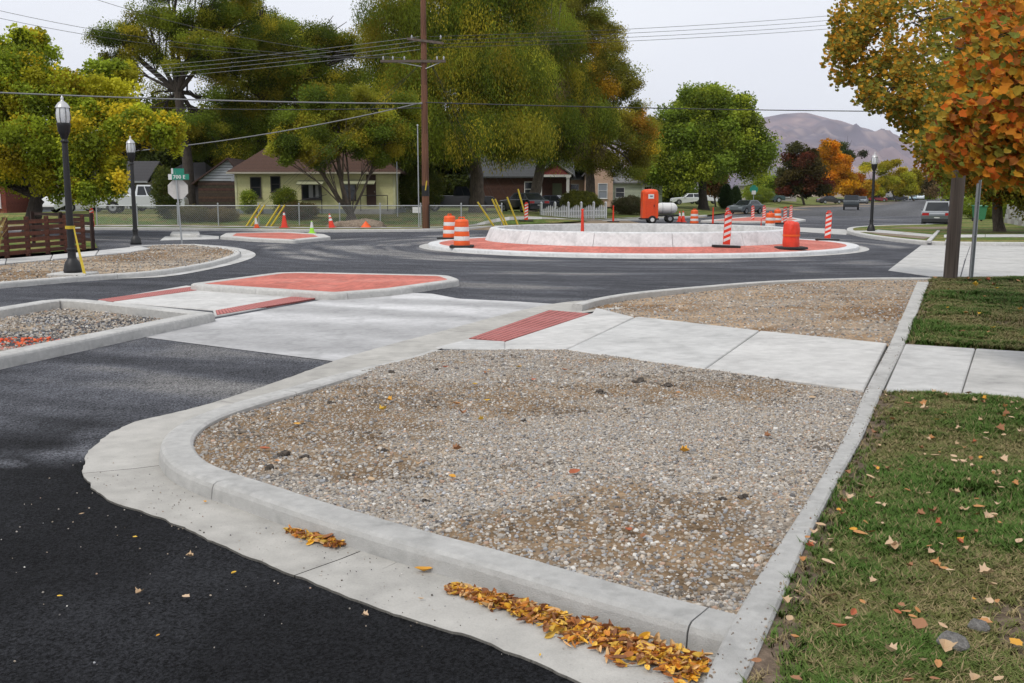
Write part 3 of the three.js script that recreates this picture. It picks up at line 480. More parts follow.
scatter('gravel', stoneGeos.slice(0, 2), stoneMat, strew(vergePoly, 3500, (r) => 0.012 + 0.022 * r() ** 2, () => 0.115, 35));
{ // darker clods lying loose on the bed, picked out one by one
  const spots = [[285,455,'largest dark clod, near the left end of the gravel bed'], [305,458,'dark clod just right of the largest one at the left end of the bed'], [330,403,'flat dark clod near the upper left of the gravel bed'], [384,452,'round dark stone in the left middle of the bed'], [425,500,'lone black stone near the kerb, left of the middle'], [270,470,'small dark clod beside the kerb nose'], [392,373,'dark crumb near the top edge of the bed below the plate'], [437,370,'dark crumb under the warning plate'], [640,382,'dark weedy clod near the path edge, left one of two'], [668,386,'dark weedy clod near the path edge, right one of two'], [820,520,'dark clod close to the concrete strip, upper one'], [795,555,'dark clod close to the concrete strip, lower one'], [745,498,'grey clod at the right side of the bed'], [723,500,'small grey clod at the right side of the bed'], [600,392,'low brown clod at the top right of the bed'], [524,420,'dark pebble in the centre of the bed']];
  const r = rng(77), dm = M([0.21, 0.18, 0.155], 0.98, { map: T.soil });
  const world = [[-1.529,-6.53], [-1.378,-6.452], [-1.536,-8.242], [-0.872,-6.61], [-0.499,-5.523], [-1.541,-6.158], [-1.185,-9.689], [-0.753,-9.861], [1.203,-9.205], [1.435,-9.005], [1.657,-5.166], [1.374,-4.636], [1.345,-5.562], [1.21,-5.523], [0.784,-8.721], [0.094,-7.594]];
  world.forEach(([x, z], i) => { const s = [0.07, 0.05, 0.055, 0.035, 0.04, 0.05, 0.05, 0.045, 0.08, 0.085, 0.05, 0.05, 0.045, 0.04, 0.07, 0.035][i], gs = []; for (let k = 0; k < 16; k++) { const a = r() * 6.3, q = (k > 0) * r(), f = s * (0.2 + 0.25 * r() * r() + (k === 0) * 0.35); gs.push(put(stoneGeos[k % 4].clone(), Math.cos(a) * s * 0.85 * q, f * 0.2, Math.sin(a) * s * 0.7 * q, r(), r() * 6, r(), [f, f * 0.9, f])); } const m = mk('clod', gs, dm); m.position.set(x, bedH(x, z), z); tag(m, spots[i][2], 'clod', 'loose clods on the gravel'); });
}

// --- lawns
const lawnNear = [...stripR.slice(0, 6), [3.275,-8.614], [3.844,-8.391], [4.72,-8.118], [5.2, -3.0], [3.4, -2.4]];
const lawnFar = [[4.581,-11.486], [8.378,-19.974], [8.952,-21.105], [11.975,-20.973], [6.267,-10.667], [5.247,-11.137]];
const lawnH = (x, z) => 0.1 + 0.035 * (fbm(x * 0.9, z * 0.9 + 5, 3) - 0.5);
const segDist = (p, a, b) => { const dx = b[0] - a[0], dz = b[1] - a[1], t = clamp(((p[0] - a[0]) * dx + (p[1] - a[1]) * dz) / (dx * dx + dz * dz)); return Math.hypot(p[0] - a[0] - dx * t, p[1] - a[1] - dz * t); };
const stripDist = (x, z) => { let d = 1e9; for (let i = 0; i < stripR.length - 1; i++) d = Math.min(d, segDist([x, z], stripR[i], stripR[i + 1])); return d; };
const lush = (x, z) => 0.7 * fbm(x * 0.75 + 4, z * 0.75 + 11, 4) + 0.3 * fbm(x * 5, z * 5 + 2, 3), bare = (x, z) => Math.max(sst(0.64, 0.74, fbm(x * 0.9 + 33, z * 0.9, 4)), 1 - sst(0.08, 0.3, stripDist(x, z) + 0.2 * (fbm(x * 3, z * 3, 3) - 0.5)));
const lawnTone = (x, z) => { const f = 0.8 + 0.6 * (fbm(x * 6, z * 6, 3) - 0.5); return mix3([0.24, 0.205, 0.12], [0.29, 0.225, 0.175], bare(x, z)).map((v) => v * f * 1.25); };
for (const [poly, cell] of [[lawnNear, 0.08], [lawnFar, 0.15]]) patchGrid('lawn_soil', poly, cell, lawnH, lawnTone, bedMat, 0.03);
const bladeGeos = [1, 2, 3].map((s) => { // a tuft of narrow bent blades
  const r = rng(90 + s), pos = [], nor = [];
  for (let k = 0; k < 9; k++) {
    const a = r() * 6.3, d = r() * 0.022, lean = 0.25 + 0.75 * r(), h = 0.025 + 0.03 * r(), w = 0.0016 + 0.0012 * r(), x = Math.cos(a * 3) * d, z = Math.sin(a * 3) * d, cx = Math.cos(a), cz = Math.sin(a);
    const mid = [x + cx * h * lean * 0.4, h * 0.65, z + cz * h * lean * 0.4], tip = [x + cx * h * lean, h, z + cz * h * lean], px = -cz * w, pz = cx * w;
    const A = [x - px, 0, z - pz], B = [x + px, 0, z + pz], C = [mid[0] + px * 0.8, mid[1], mid[2] + pz * 0.8], D = [mid[0] - px * 0.8, mid[1], mid[2] - pz * 0.8];
    pos.push(...A, ...B, ...C, ...A, ...C, ...D, ...D, ...C, ...tip); for (let q = 0; q < 9; q++) nor.push(cx * 0.35, 0.9, cz * 0.35);
  }
  const g = new THREE.BufferGeometry(); g.setAttribute('position', new THREE.Float32BufferAttribute(pos, 3)); g.setAttribute('normal', new THREE.Float32BufferAttribute(nor, 3)); return g;
});
const grassMat = M([1, 1, 1], 0.8, { specularIntensity: 0.25, side: THREE.DoubleSide });
const grassTone = (r, x, z) => { const l = sst(0.42, 0.62, lush(x, z)), k = r(), j = 0.75 + 0.5 * r(); let c = mix3([0.14, 0.15, 0.045], [0.078, 0.15, 0.026], l); if (k < 0.14 + 0.26 * (1 - l)) c = [0.30, 0.235, 0.12]; return c.map((v) => v * j); };
function tufts(poly, n, sc, seed) { const r = rng(seed), out = []; for (const t of strew(poly, n, (q) => sc * (0.7 + 0.7 * q()), lawnH, seed, (x, z) => (1 - 0.93 * bare(x, z)) * (0.5 + 0.5 * sst(0.3, 0.7, lush(x, z))))) { const l = sst(0.4, 0.75, lush(t[0], t[2])); out.push([t[0], t[1] - t[6] * 0.15, t[2], 0, t[4], 0, t[6], t[6] * (0.45 + 0.45 * l), t[6], ...grassTone(r, t[0], t[2])]); } return out; }
scatter('grass', bladeGeos, grassMat, tufts(lawnNear, 105000, 1.0, 41));
scatter('grass', bladeGeos, grassMat, tufts(lawnFar, 60000, 1.5, 42));

// leaves: a toothed maple leaf, folded and curled, in a few states
function leafGeo(seed, curl = 1, long = 1, ovate = false) {
  const r = rng(seed), out = (ovate ? [[0, -0.5], [0.14, -0.4], [0.27, -0.15], [0.28, 0.1], [0.17, 0.34], [0, 0.54], [-0.17, 0.34], [-0.28, 0.1], [-0.27, -0.15], [-0.14, -0.4]] : [[0, -0.46], [0.14, -0.33], [0.36, -0.3], [0.36, -0.12], [0.5, 0.08], [0.32, 0.16], [0.24, 0.32], [0, 0.54], [-0.24, 0.32], [-0.32, 0.16], [-0.5, 0.08], [-0.36, -0.12], [-0.36, -0.3], [-0.14, -0.33]]).map(([x, y]) => [x * (0.85 + 0.3 * r()) / long, y * (0.9 + 0.2 * r())]);
  const k = (0.5 + r()) * curl, tw = (r() - 0.5) * curl, y = (x, z) => k * (0.55 * Math.abs(x) + 0.5 * x * x + tw * x * z + 0.5 * z * z * (r() < 2 ? 1 : 0)), c = [0, 0, 0.02], pos = [];
  for (let i = 0; i < out.length; i++) { const a = out[i], b = out[(i + 1) % out.length]; pos.push(c[0], 0, c[2], a[0], y(...a), a[1], b[0], y(...b), b[1]); }
  const g = new THREE.BufferGeometry(); g.setAttribute('position', new THREE.Float32BufferAttribute(pos, 3)); g.computeVertexNormals(); g.setAttribute('uv', new THREE.Float32BufferAttribute(new Float32Array(pos.length / 3 * 2), 2)); g.userData.ready = true; return g;
}
const litterGeos = [leafGeo(1, 1.0, 1.1, true), leafGeo(2, 1.0, 1.1), leafGeo(3, 1.3, 1.2, true), leafGeo(4, 1.1, 1.5, true), leafGeo(5, 0.35, 1.2)];
const litterTones = [[0.56, 0.28, 0.03], [0.42, 0.20, 0.07], [0.28, 0.13, 0.06], [0.46, 0.32, 0.19], [0.52, 0.37, 0.24], [0.36, 0.10, 0.04], [0.64, 0.40, 0.04]];
const litterMats = litterTones.map((c) => M(c, 0.75, { side: THREE.DoubleSide }));
const toneNames = ['golden', 'tan', 'brown', 'pale buff', 'pale dry', 'rusty red', 'yellow'];
function fallen(list, label, group) { list.forEach(([x, y, z, s, gi, ti, ry, rx, rz]) => { const m = mk('fallen_leaf', litterGeos[gi], litterMats[ti]); m.position.set(x, y, z); m.scale.setScalar(s); m.rotation.set(rx, ry, rz); tag(m, label(ti), 'leaf', group(ti)); }); }
{
  const r = rng(51), lawnLeaves = [], nearPoly = [...stripR.slice(0, 6), [4.72,-8.118], [5.2, -3.0], [3.4, -2.4]];
  for (const t of strew(nearPoly, 520, () => 1, lawnH, 52, (x, z) => 0.35 + 0.65 * sst(-9, -4, z))) lawnLeaves.push([t[0], t[1] - 0.15 + 0.04 + 0.012 * r(), t[2], 0.028 + 0.05 * r() * r() + 0.012 * r(), Math.floor(r() * 5), [0, 1, 1, 2, 3, 3, 4, 4, 4, 5, 2, 3][Math.floor(r() * 12)], r() * 6.3, (r() - 0.5) * 0.7, (r() - 0.5) * 0.7]);
  lawnLeaves.sort((a, b) => b[2] - a[2]); const small = lawnLeaves.splice(185); scatter('fallen_leaves', litterGeos.slice(0, 2), M([1, 1, 1], 0.75, { side: THREE.DoubleSide }), small.map(([x, y, z, s, g, t, a, b, c]) => [x, y, z, b, a, c, s, s, s, ...litterTones[t]])).forEach((m) => tag(m, 'small pale leaves strewn over the farther part of the near lawn', 'leaves'));
  fallen(lawnLeaves, (t) => `${toneNames[t]} fallen leaf lying in the grass right of the concrete strip`, (t) => `${toneNames[t]} leaves on the near lawn`);
  const bedLeaves = []; for (const t of strew(inset(bedCore, 0.35), 34, () => 1, bedH, 53)) bedLeaves.push([t[0], t[1] - 0.15 + 0.022, t[2], 0.05 + 0.035 * r(), Math.floor(r() * 5), [0, 0, 1, 2, 3, 5, 6][Math.floor(r() * 7)], r() * 6.3, (r() - 0.5) * 0.4, (r() - 0.5) * 0.4]);
  fallen(bedLeaves, (t) => `${toneNames[t]} fallen leaf on the large gravel bed`, (t) => `${toneNames[t]} leaves on the gravel bed`);
  const spots = [[-1.11,-5.06], [-0.423,-4.582], [-1.103,-4.999], [-1.999,-5.076], [-2.444,-5.459], [-1.471,-4.281], [-1.331,-4.556], [-1.453,-3.871], [0.333,-3.78], [0.11,-3.692], [-0.408,-4.248], [-0.632,-4.066], [-1.553,-5.82], [-1.813,-5.682], [-1.613,-4.782], [-2.04,-4.281], [-1.692,-4.315]];
  fallen(spots.map(([x, z], i) => [x, 0.018, z, i === 1 ? 0.09 : 0.022 + 0.025 * r(), Math.floor(r() * 5), [6, 0, 3, 6, 3, 4][i % 6], r() * 6.3, 0, 0]), (t) => `${toneNames[t]} leaf lying alone on the gutter or the new asphalt`, (t) => `${toneNames[t]} leaves scattered on the gutter and asphalt`);
  const far = []; for (const t of strew(lawnFar, 45, () => 1, lawnH, 54)) far.push([t[0], t[1] - 0.15 + 0.05, t[2], 0.06 + 0.06 * r(), Math.floor(r() * 5), [0, 1, 5, 6, 2][Math.floor(r() * 5)], r() * 6.3, (r() - 0.5) * 0.5, (r() - 0.5) * 0.5]);
  fallen(far, (t) => `${toneNames[t]} fallen leaf on the lawn beyond the sidewalk`, (t) => `${toneNames[t]} leaves on the farther lawn`);
}
{ // drifts of leaves against the kerb
  const lm = M([1, 1, 1], 0.7, { side: THREE.DoubleSide }), tones = [[0.70, 0.38, 0.03], [0.50, 0.20, 0.03], [0.33, 0.12, 0.03], [0.66, 0.42, 0.07], [0.58, 0.36, 0.16], [0.25, 0.10, 0.04]];
  function drift(line, width, n, high, seed, label) { // along the kerb foot
    const P = smooth(line, 0.05), r = rng(seed), items = [];
    for (let i = 0; i < n; i++) {
      const t = r() ** 0.85, k = Math.min(P.length - 2, Math.floor(t * (P.length - 1))), a = P[k], b = P[k + 1], l = Math.hypot(b[0] - a[0], b[1] - a[1]), nx = -(b[1] - a[1]) / l, nz = (b[0] - a[0]) / l, w = width * (0.35 + 0.9 * t) * (0.8 + 0.5 * N2(t * 14, seed)), o = (r() + r() * r()) * 0.62 * w, hh = high * (1 - o / w * 0.75) * (0.4 + 0.8 * t);
      const p = between(a, b, r()), s = (r() < 0.25 ? 0.018 : 0.03) + 0.045 * r(), c = tones[Math.floor(r() * 6)], j = 0.75 + 0.5 * r();
      items.push([p[0] + nx * o, 0.016 + hh * r(), p[1] + nz * o, (r() - 0.5) * 1.8, r() * 6.3, (r() - 0.5) * 1.8, s * (0.5 + 0.6 * r()), s, s, c[0] * j, c[1] * j, c[2] * j]);
    }
    scatter('leaf_drift', [litterGeos[2]], lm, items.filter((_, i) => i % 2)).forEach((m) => tag(m, label, 'leaves'));
    scatter('leaf_drift', [litterGeos[3]], lm, items.filter((_, i) => i % 2 === 0)).forEach((m) => tag(m, label, 'leaves'));
  }
  drift([[-0.278,-4.409], [0.036,-4.214], [0.369,-3.957], [0.594,-3.78], [0.788,-3.625]], 0.2, 1350, 0.032, 61, 'long drift of orange leaves in the gutter against the kerb');
  drift([[-1.202,-5.187], [-1.015,-5.06], [-0.857,-4.969]], 0.09, 150, 0.025, 62, 'small heap of yellow leaves in the gutter at the kerb joint');
}
{ // broken lumps of concrete in the grass by the lower right corner
  const cm = M([0.30, 0.295, 0.29], 0.95, { map: again(T.soil, 4), bumpMap: again(T.soil, 6), bumpScale: 0.006 }), roughStone = new THREE.IcosahedronGeometry(1, 3), rp = roughStone.attributes.position; for (let i = 0; i < rp.count; i++) { const a = rp.getX(i), b = rp.getY(i), c = rp.getZ(i), f = 0.75 + 0.5 * fbm(a * 1.6 + 9, b * 1.6 + c * 1.3 + 4, 4); rp.setXYZ(i, a * f, b * f, c * f); } roughStone.computeVertexNormals();
  for (const [[x, z], s, l] of [[[1.661,-3.553], 0.05, 'grey lump of broken concrete in the grass near the lower right corner'], [[1.832,-3.71], 0.035, 'smaller flat grey stone in the grass behind the concrete lump'], [[2.02,-5.277], 0.018, 'white pebble in the grass by the strip']]) { const m = mk('stone', [put(roughStone.clone(), 0, s * 0.4, 0, 0.3, 1 + x, 0, [s * 1.2, s * 0.85, s])], cm); m.position.set(x, lawnH(x, z) + 0.01, z); tag(m, l, 'stone'); }
}

{ // grit: pebbles kicked out of the bed on to the gutter, the strip and the new asphalt
  const r = rng(71), items = [], gut = smooth([[-2.745,-6.444], [-2.053,-5.78], [-1.109,-4.954], [-0.37,-4.281], [0.191,-3.736]], 0.1);
  for (let i = 0; i < 260; i++) { const p = gut[Math.floor(r() * gut.length)], s = 0.002 + 0.005 * r() * r(), c = stoneTone(r), d = r() < 0.3 ? 0.25 : 1; items.push([p[0] + (r() - 0.5) * 0.7, 0.014, p[1] + (r() - 0.5) * 0.7, r(), r() * 6, r(), s, s, s, c[0] * d, c[1] * d, c[2] * d]); }
  for (let i = 0; i < 240; i++) { const k = 1 + Math.floor(r() * 5), t = r(), a = between(stripL[k], stripL[k + 1], t), b = between(stripR[k], stripR[k + 1], t), p = between(a, b, r() < 0.5 ? r() * 0.25 : 1 - r() * 0.3), s = 0.003 + 0.006 * r() * r(), c = stoneTone(r); items.push([p[0], KH + 0.014, p[1], r(), r() * 6, r(), s, s, s, c[0] * 0.7, c[1] * 0.65, c[2] * 0.6]); }
  for (let i = 0; i < 160; i++) { const x = lerp(-3, 0.4, r()), z = lerp(-7, -3.2, r()), s = 0.0025 + 0.004 * r(), c = stoneTone(r); items.push([x, 0.002, z, r(), r() * 6, r(), s, s, s, ...c]); }
  scatter('grit', stoneGeos.slice(0, 1), stoneMat, items);
}

{ // dark crumbs of damp soil gathered in patches on the bed
  const crumbs = strew(bedCore, 5200, (r) => 0.006 + 0.02 * r() ** 3, bedH, 36, (x, z) => sst(0.56, 0.70, fbm(x * 1.5 + 80, z * 1.9, 4) + 0.25 * (fbm(x * 7, z * 7, 3) - 0.5)), (r) => { const v = 0.10 + 0.1 * r(); return [v, v * 0.86, v * 0.72]; });
  scatter('soil_crumbs', stoneGeos.slice(2, 3), stoneMat, crumbs);
}

// ---------------------------------------------------------------- trees and shrubs
function sprayGeo(seed, leaves, spread, size, droop = 0, slim = 0.55) { // a spray of small folded leaves on a twig
  const r = rng(seed), pos = [], nor = [];
  for (let k = 0; k < leaves; k++) {
    const a = r() * 6.3, b = Math.acos(2 * r() - 1), d = spread * Math.cbrt(r()), c = V3(Math.sin(b) * Math.cos(a) * d, Math.cos(b) * d * (droop ? 1.6 : 0.8) - droop * d * 0.5, Math.sin(b) * Math.sin(a) * d);
    const t = V3(r() - 0.5, -0.15 - droop + (r() - 0.5) * 0.9, r() - 0.5).normalize(), q = V3(r() - 0.5, r() - 0.2, r() - 0.5).cross(t).normalize(), n = t.clone().cross(q), s = size * (0.7 + 0.6 * r());
    const A = c.clone().addScaledVector(t, -s * 0.5), C = c.clone().addScaledVector(t, s * 0.5), B = c.clone().addScaledVector(q, s * slim * 0.5).addScaledVector(n, s * 0.12), D = c.clone().addScaledVector(q, -s * slim * 0.5).addScaledVector(n, s * 0.12);
    for (const tri of [[A, B, C], [A, C, D]]) { const m = tri[1].clone().sub(tri[0]).cross(tri[2].clone().sub(tri[0])).normalize(); for (const p of tri) { pos.push(p.x, p.y, p.z); nor.push(m.x, m.y, m.z); } }
  }
  const g = new THREE.BufferGeometry(); g.setAttribute('position', new THREE.Float32BufferAttribute(pos, 3)); g.setAttribute('normal', new THREE.Float32BufferAttribute(nor, 3)); return g;
}
const leafMat = new THREE.MeshPhysicalMaterial({ color: lin(1, 1, 1), roughness: 0.9, transmission: 0.45, thickness: 0, specularIntensity: 0.12, side: THREE.DoubleSide });
const spray = { fine: [sprayGeo(1, 14, 0.45, 0.13, 0, 0.5), sprayGeo(2, 14, 0.5, 0.14, 0, 0.5)], willow: [sprayGeo(3, 16, 0.5, 0.17, 0.5, 0.32), sprayGeo(4, 16, 0.55, 0.16, 0.6, 0.32)], broad: [sprayGeo(5, 10, 0.34, 0.15, 0.1, 0.8), sprayGeo(6, 11, 0.36, 0.16, 0.1, 0.8)], far: [sprayGeo(7, 12, 0.8, 0.34, 0, 0.8), sprayGeo(8, 12, 0.9, 0.32, 0, 0.8)], shrub: [sprayGeo(9, 14, 0.2, 0.08, 0, 0.5)] };
const _p = V3(0, 0, 0);
function onBall(r) { const a = r() * 6.283, c = 2 * r() - 1, s = Math.sqrt(1 - c * c); return [s * Math.cos(a), c, s * Math.sin(a)]; }
function tree(name, label, { base, trunk = [], r0 = 0.3, blobs, n, kind = 'fine', tones, size = 1, seed = 1, clump = 1.1, bark = mat.bark, group, twigs = 5, open = 0.35, category = 'tree', y0, shell = 0.62, limbs }) {
  const r = rng(seed * 7919 + 13), by = y0 ?? land(base[0], base[1]) + 0.05, o = thing(name, label, category, [base[0], by, base[1]], 0, group);
  const loc = ([x, y, z]) => [x - base[0], y - by, z - base[1]];
  // trunk: a bent taper through the given points; limbs run from it into every part of the crown
  const tp = [[0, -0.15, 0], ...trunk.map(loc)], fork = tp[tp.length - 1];
  const bend = (pts, m, w) => { const c = new THREE.CatmullRomCurve3(pts.map((p) => V3(...p))), q = c.getPoints(m).map((v) => [v.x + (r() - 0.5) * w, v.y, v.z + (r() - 0.5) * w]); q[0] = pts[0]; return q; };
  const tq = bend(tp, 10, r0 * 0.25), tn = tq.length;
  mk('trunk', tubeR(tq, tq.map((_, i) => r0 * (i === 0 ? 1.5 : i === 1 ? 1.12 : lerp(1.0, 0.68, i / (tn - 1)))), 12), bark, o);
  blobs.forEach((b) => {
    const c = loc(b), L = Math.hypot(c[0] - fork[0], c[1] - fork[1], c[2] - fork[2]), k = clamp(r0 * (limbs ?? 0.5) * (limbs && o.children.length < 3 ? 2.4 : 1) * Math.sqrt(Math.min(1, (b[3] + b[4]) / 5)), 0.03, 0.3);
    const mid = [lerp(fork[0], c[0], 0.45) + (r() - 0.5) * L * 0.12, lerp(fork[1], c[1], 0.38) + L * 0.06, lerp(fork[2], c[2], 0.45) + (r() - 0.5) * L * 0.12];
    const q = bend([fork, mid, c], 7, k * 0.4), gs = [tubeR(q, q.map((_, i) => lerp(k, k * 0.35, i / 7)), 7)];
    for (let t = 0; t < twigs; t++) { const s = q[3 + Math.floor(r() * 4)], d = onBall(r), e = [c[0] + d[0] * b[3] * 0.8, c[1] + d[1] * b[4] * 0.8 + 0.1, c[2] + d[2] * b[5] * 0.8]; const w = bend([s, [lerp(s[0], e[0], 0.5), lerp(s[1], e[1], 0.5) + 0.12 * b[4], lerp(s[2], e[2], 0.5)], e], 4, k * 0.3); gs.push(tubeR(w, w.map((_, i) => lerp(k * 0.4, k * 0.1, i / 4)), 5)); }
    mk('limb', gs, bark, o);
  });
  // crown: clumps of sprays on the shells of the blobs, with gaps between the clumps
  const items = [], vol = blobs.map((b) => Math.pow(b[3] * b[4] * b[5], 0.62)), tot = vol.reduce((a, b) => a + b, 0);
  blobs.forEach((b, bi) => {
    const c = loc(b), m = Math.round(n * vol[bi] / tot), nc = Math.max(4, Math.round(m / 44)), tn2 = b[6] ? [b[6], b[6], tones[0], tones[1]] : tones;
    for (let k = 0; k < nc; k++) {
      const d = onBall(r), f = shell + (1 - shell) * Math.cbrt(r()), f2 = f * (0.78 + 0.2 * r() + (r() < 0.16 ? 0.34 * r() : 0)), p = [c[0] + d[0] * b[3] * f2, c[1] + d[1] * b[4] * f2, c[2] + d[2] * b[5] * f2], cr = clump * (0.5 + 0.8 * r()) * Math.min(1, 0.35 * (b[3] + b[4])), tone = tn2[Math.floor(r() * tn2.length)], br = 0.5 + 0.85 * r();
      const wp = [p[0] + base[0], p[1], p[2] + base[1]], hole = N2(wp[0] * 0.42 + wp[2] * 0.25 + seed * 3, wp[1] * 0.5 + 7); if (r() < open * 0.5 || hole < 0.5 * open) continue;
      const cnt = Math.round(m / nc * (0.75 + 0.9 * r()));
      for (let i = 0; i < cnt; i++) { const e = onBall(r), g = cr * Math.cbrt(r()), j = br * (0.75 + 0.5 * r()), s = size * (0.7 + 0.5 * r()), wl = kind === 'willow', tl = wl ? 0.6 : 0.9; items.push([p[0] + e[0] * g, p[1] + e[1] * g * (wl ? 0.65 : 0.5), p[2] + e[2] * g, (r() - 0.5) * tl, r() * 6.3, (r() - 0.5) * tl, wl ? s * 0.85 : s, wl ? s * 1.2 : s, wl ? s * 0.85 : s, tone[0] * j, tone[1] * j, tone[2] * j * (0.8 + 0.4 * r())]); }
    }
  });
  scatter('crown', spray[kind], leafMat, items, o);
  return o;
}
const olive = [[0.23, 0.28, 0.03], [0.17, 0.225, 0.026], [0.33, 0.33, 0.035], [0.115, 0.165, 0.022], [0.42, 0.36, 0.035]], dusky = [[0.09, 0.12, 0.022], [0.07, 0.09, 0.02], [0.13, 0.14, 0.026]];
const gold = [[0.42, 0.27, 0.03], [0.34, 0.23, 0.03], [0.22, 0.18, 0.03]], yellowGreen = [[0.48, 0.46, 0.03], [0.40, 0.44, 0.03], [0.31, 0.38, 0.03], [0.56, 0.45, 0.03], [0.25, 0.32, 0.03]], green = [[0.29, 0.36, 0.04], [0.22, 0.30, 0.035], [0.37, 0.42, 0.045], [0.17, 0.24, 0.03]];

tree('maple_tree', 'yellow-green broadleaf tree standing behind the brown slat fence at the left edge', { base: [-22.603,-47], trunk: [[-22.38,0.966,-47], [-22.139,1.754,-47]], r0: 0.42, kind: 'broad', n: 15000, open: 0.22, tones: yellowGreen, seed: 3, clump: 0.85, size: 0.95, bark: mat.barkDark, twigs: 6, blobs: [[-23.042,7.342,-47,1.652,1.227,2], [-21.051,6.222,-47,1.888,1.227,2.2], [-24.557,5.546,-47,1.652,1.416,2.2], [-21.408,3.866,-45,1.988,1.084,2], [-18.73,4.084,-45,1.265,1.084,1.8], [-18.761,5.997,-47,1.557,0.897,1.8], [-16.25,4.823,-45,1.355,0.633,1.4], [-15.257,4.302,-45,0.542,0.361,0.8], [-19.011,7.345,-49,1.033,0.59,1.2], [-22.276,8.686,-48,0.867,0.578,1.2], [-19.727,2.318,-44,0.972,0.442,1.2], [-17.528,2.62,-44,0.795,0.53,1], [-22.937,2.354,-47,1.18,0.472,1.5], [-24.419,8.142,-48,1.253,1.012,1.5], [-25.214,3.043,-47,1.227,1.227,1.5], [-18.524,2.016,-44,0.618,0.353,0.8]] });
tree('elm_tree', 'tall thin-crowned elm left of the yellow house, sky showing through its top', { base: [-25.06,-78], trunk: [[-25.097,5.381,-78], [-25.504,9.735,-78]], r0: 0.45, n: 19000, tones: olive, bark: mat.barkDark, seed: 5, clump: 1.0, size: 1.05, open: 0.45, blobs: [[-29.723,13.431,-78,1.88,1.41,2], [-27.395,14.457,-78,2.193,1.566,2.2], [-25.062,15.77,-78,2.349,1.723,2.5], [-23.288,13.211,-78,2.193,2.036,2.6], [-27.906,11.959,-78,1.88,1.096,1.8], [-24.462,9.326,-80,2.249,2.41,3], [-21.981,17.221,-78,3.133,2.193,3], [-25.108,17.944,-78,3.133,1.723,3], [-23.418,6.248,-80,2.088,2.088,2.5], [-30.178,12.106,-78,0.94,0.783,1], [-25.211,11.49,-79,2.062,1.586,2.4], [-26.836,9.836,-79,1.586,1.269,2], [-24.63,7.336,-79,1.745,1.586,2], [-27.668,7.945,-80,1.446,1.285,2], [-21.621,14.471,-79,2.062,2.062,2.4]] });
tree('elm_tree', 'broad dark elm behind the yellow house roof', { base: [-21.084,-84], trunk: [[-20.727,5.656,-84], [-20.416,9.703,-84]], r0: 0.5, n: 30000, tones: olive, bark: mat.barkDark, seed: 6, clump: 1.4, size: 1.1, open: 0.7, blobs: [[-21.766,15.273,-84,2.699,2.699,3], [-18.971,13.534,-84,3.036,2.193,3], [-21.934,10.906,-84,3.036,2.699,3], [-17.844,10.345,-84,3.036,2.53,3], [-22.487,7.282,-84,2.867,2.361,3], [-18.353,7.282,-84,3.205,2.193,3], [-15.254,13.163,-86,2.245,2.072,2.5], [-15.783,9.067,-86,2.59,2.59,2.6], [-19.38,11.469,-82,1.317,1.153,1.4], [-23.921,12.502,-84,1.855,2.193,2], [-17.508,14.795,-85,2.39,1.707,2.6], [-14.781,15.271,-86,2.245,1.727,2.6], [-12.3,14.138,-86,2.072,2.245,2.6], [-12.634,10.302,-86,2.072,2.59,2.6], [-20.486,16.845,-84,2.193,1.518,2.4], [-16.362,11.981,-83,2.5,2,2.6]] });
tree('forked_tree', 'leaning two-trunk tree in front of the yellow house', { base: [-9.639,-60], trunk: [[-9.624,0.676,-60]], r0: 0.42, limbs: 0.24, n: 7500, tones: olive, seed: 7, clump: 0.75, size: 1.0, kind: 'fine', open: 0.3, twigs: 7, blobs: [[-12.042,4.909,-59,1.659,0.77,2], [-10.105,5.593,-59,1.896,1.066,2], [-7.803,5.31,-60,1.687,1.024,2], [-13.174,4.237,-58,0.815,0.466,1.2], [-10.714,4.125,-58,1.165,0.466,1.4], [-8.418,4.147,-60,1.205,0.422,1.4], [-10.118,7.273,-60,2.048,1.084,2], [-6.832,6.544,-61,1.47,1.347,2], [-12.503,6.236,-60,1.446,0.843,1.8]] });
tree('willow_tree', 'huge drooping willow behind the utility pole', { base: [-2.39,-70], trunk: [[-2.432,2.281,-70], [-2.625,5.014,-70]], r0: 0.6, n: 36000, tones: olive, seed: 8, clump: 1.3, size: 1.08, kind: 'willow', open: 0.55, blobs: [[-7.837,12.672,-72,2.458,2.602,3], [-4.548,13.356,-70,2.53,2.39,3], [-1.153,13.683,-70,2.811,2.53,3], [-3.841,9.936,-69,2.771,2.217,3], [-0.465,10.141,-68,2.867,2.185,3], [-7.43,9.496,-71,2.424,2.139,3], [-4.144,6.893,-68,2.731,1.775,2.8], [-0.468,7.024,-68,2.731,1.775,2.8], [-7.367,6.706,-70,1.968,1.687,2.5], [-4.824,5.712,-68,1.639,0.819,2], [-2.082,5.469,-66,2.12,0.861,2], [0.52,5.597,-66,1.59,0.861,2], [-5.873,15.964,-70,3.514,1.827,3], [-0.81,15.964,-70,3.233,1.827,3], [-7.483,5.503,-69,1.247,0.831,2]] });
tree('willow_tree', 'drooping willow over the parked dark cars, paler twigs on its lower side', { base: [1.518,-84], trunk: [[2.001,2.378,-84], [2.574,4.84,-84]], r0: 0.55, n: 24000, tones: [...olive, [0.19, 0.15, 0.07]], seed: 9, clump: 1.3, size: 1.08, kind: 'willow', open: 0.55, blobs: [[2.69,15.273,-84,3.036,3.036,3], [2.711,10.906,-84,3.205,2.699,3], [3.103,7.377,-83,3.167,2.167,3], [0.646,6.518,-82,2.141,1.07,2], [4.388,6.47,-84,1.855,0.843,2], [1.458,18.797,-84,3.373,2.024,3], [6.098,8.166,-85,2.219,2.219,2.4]] });
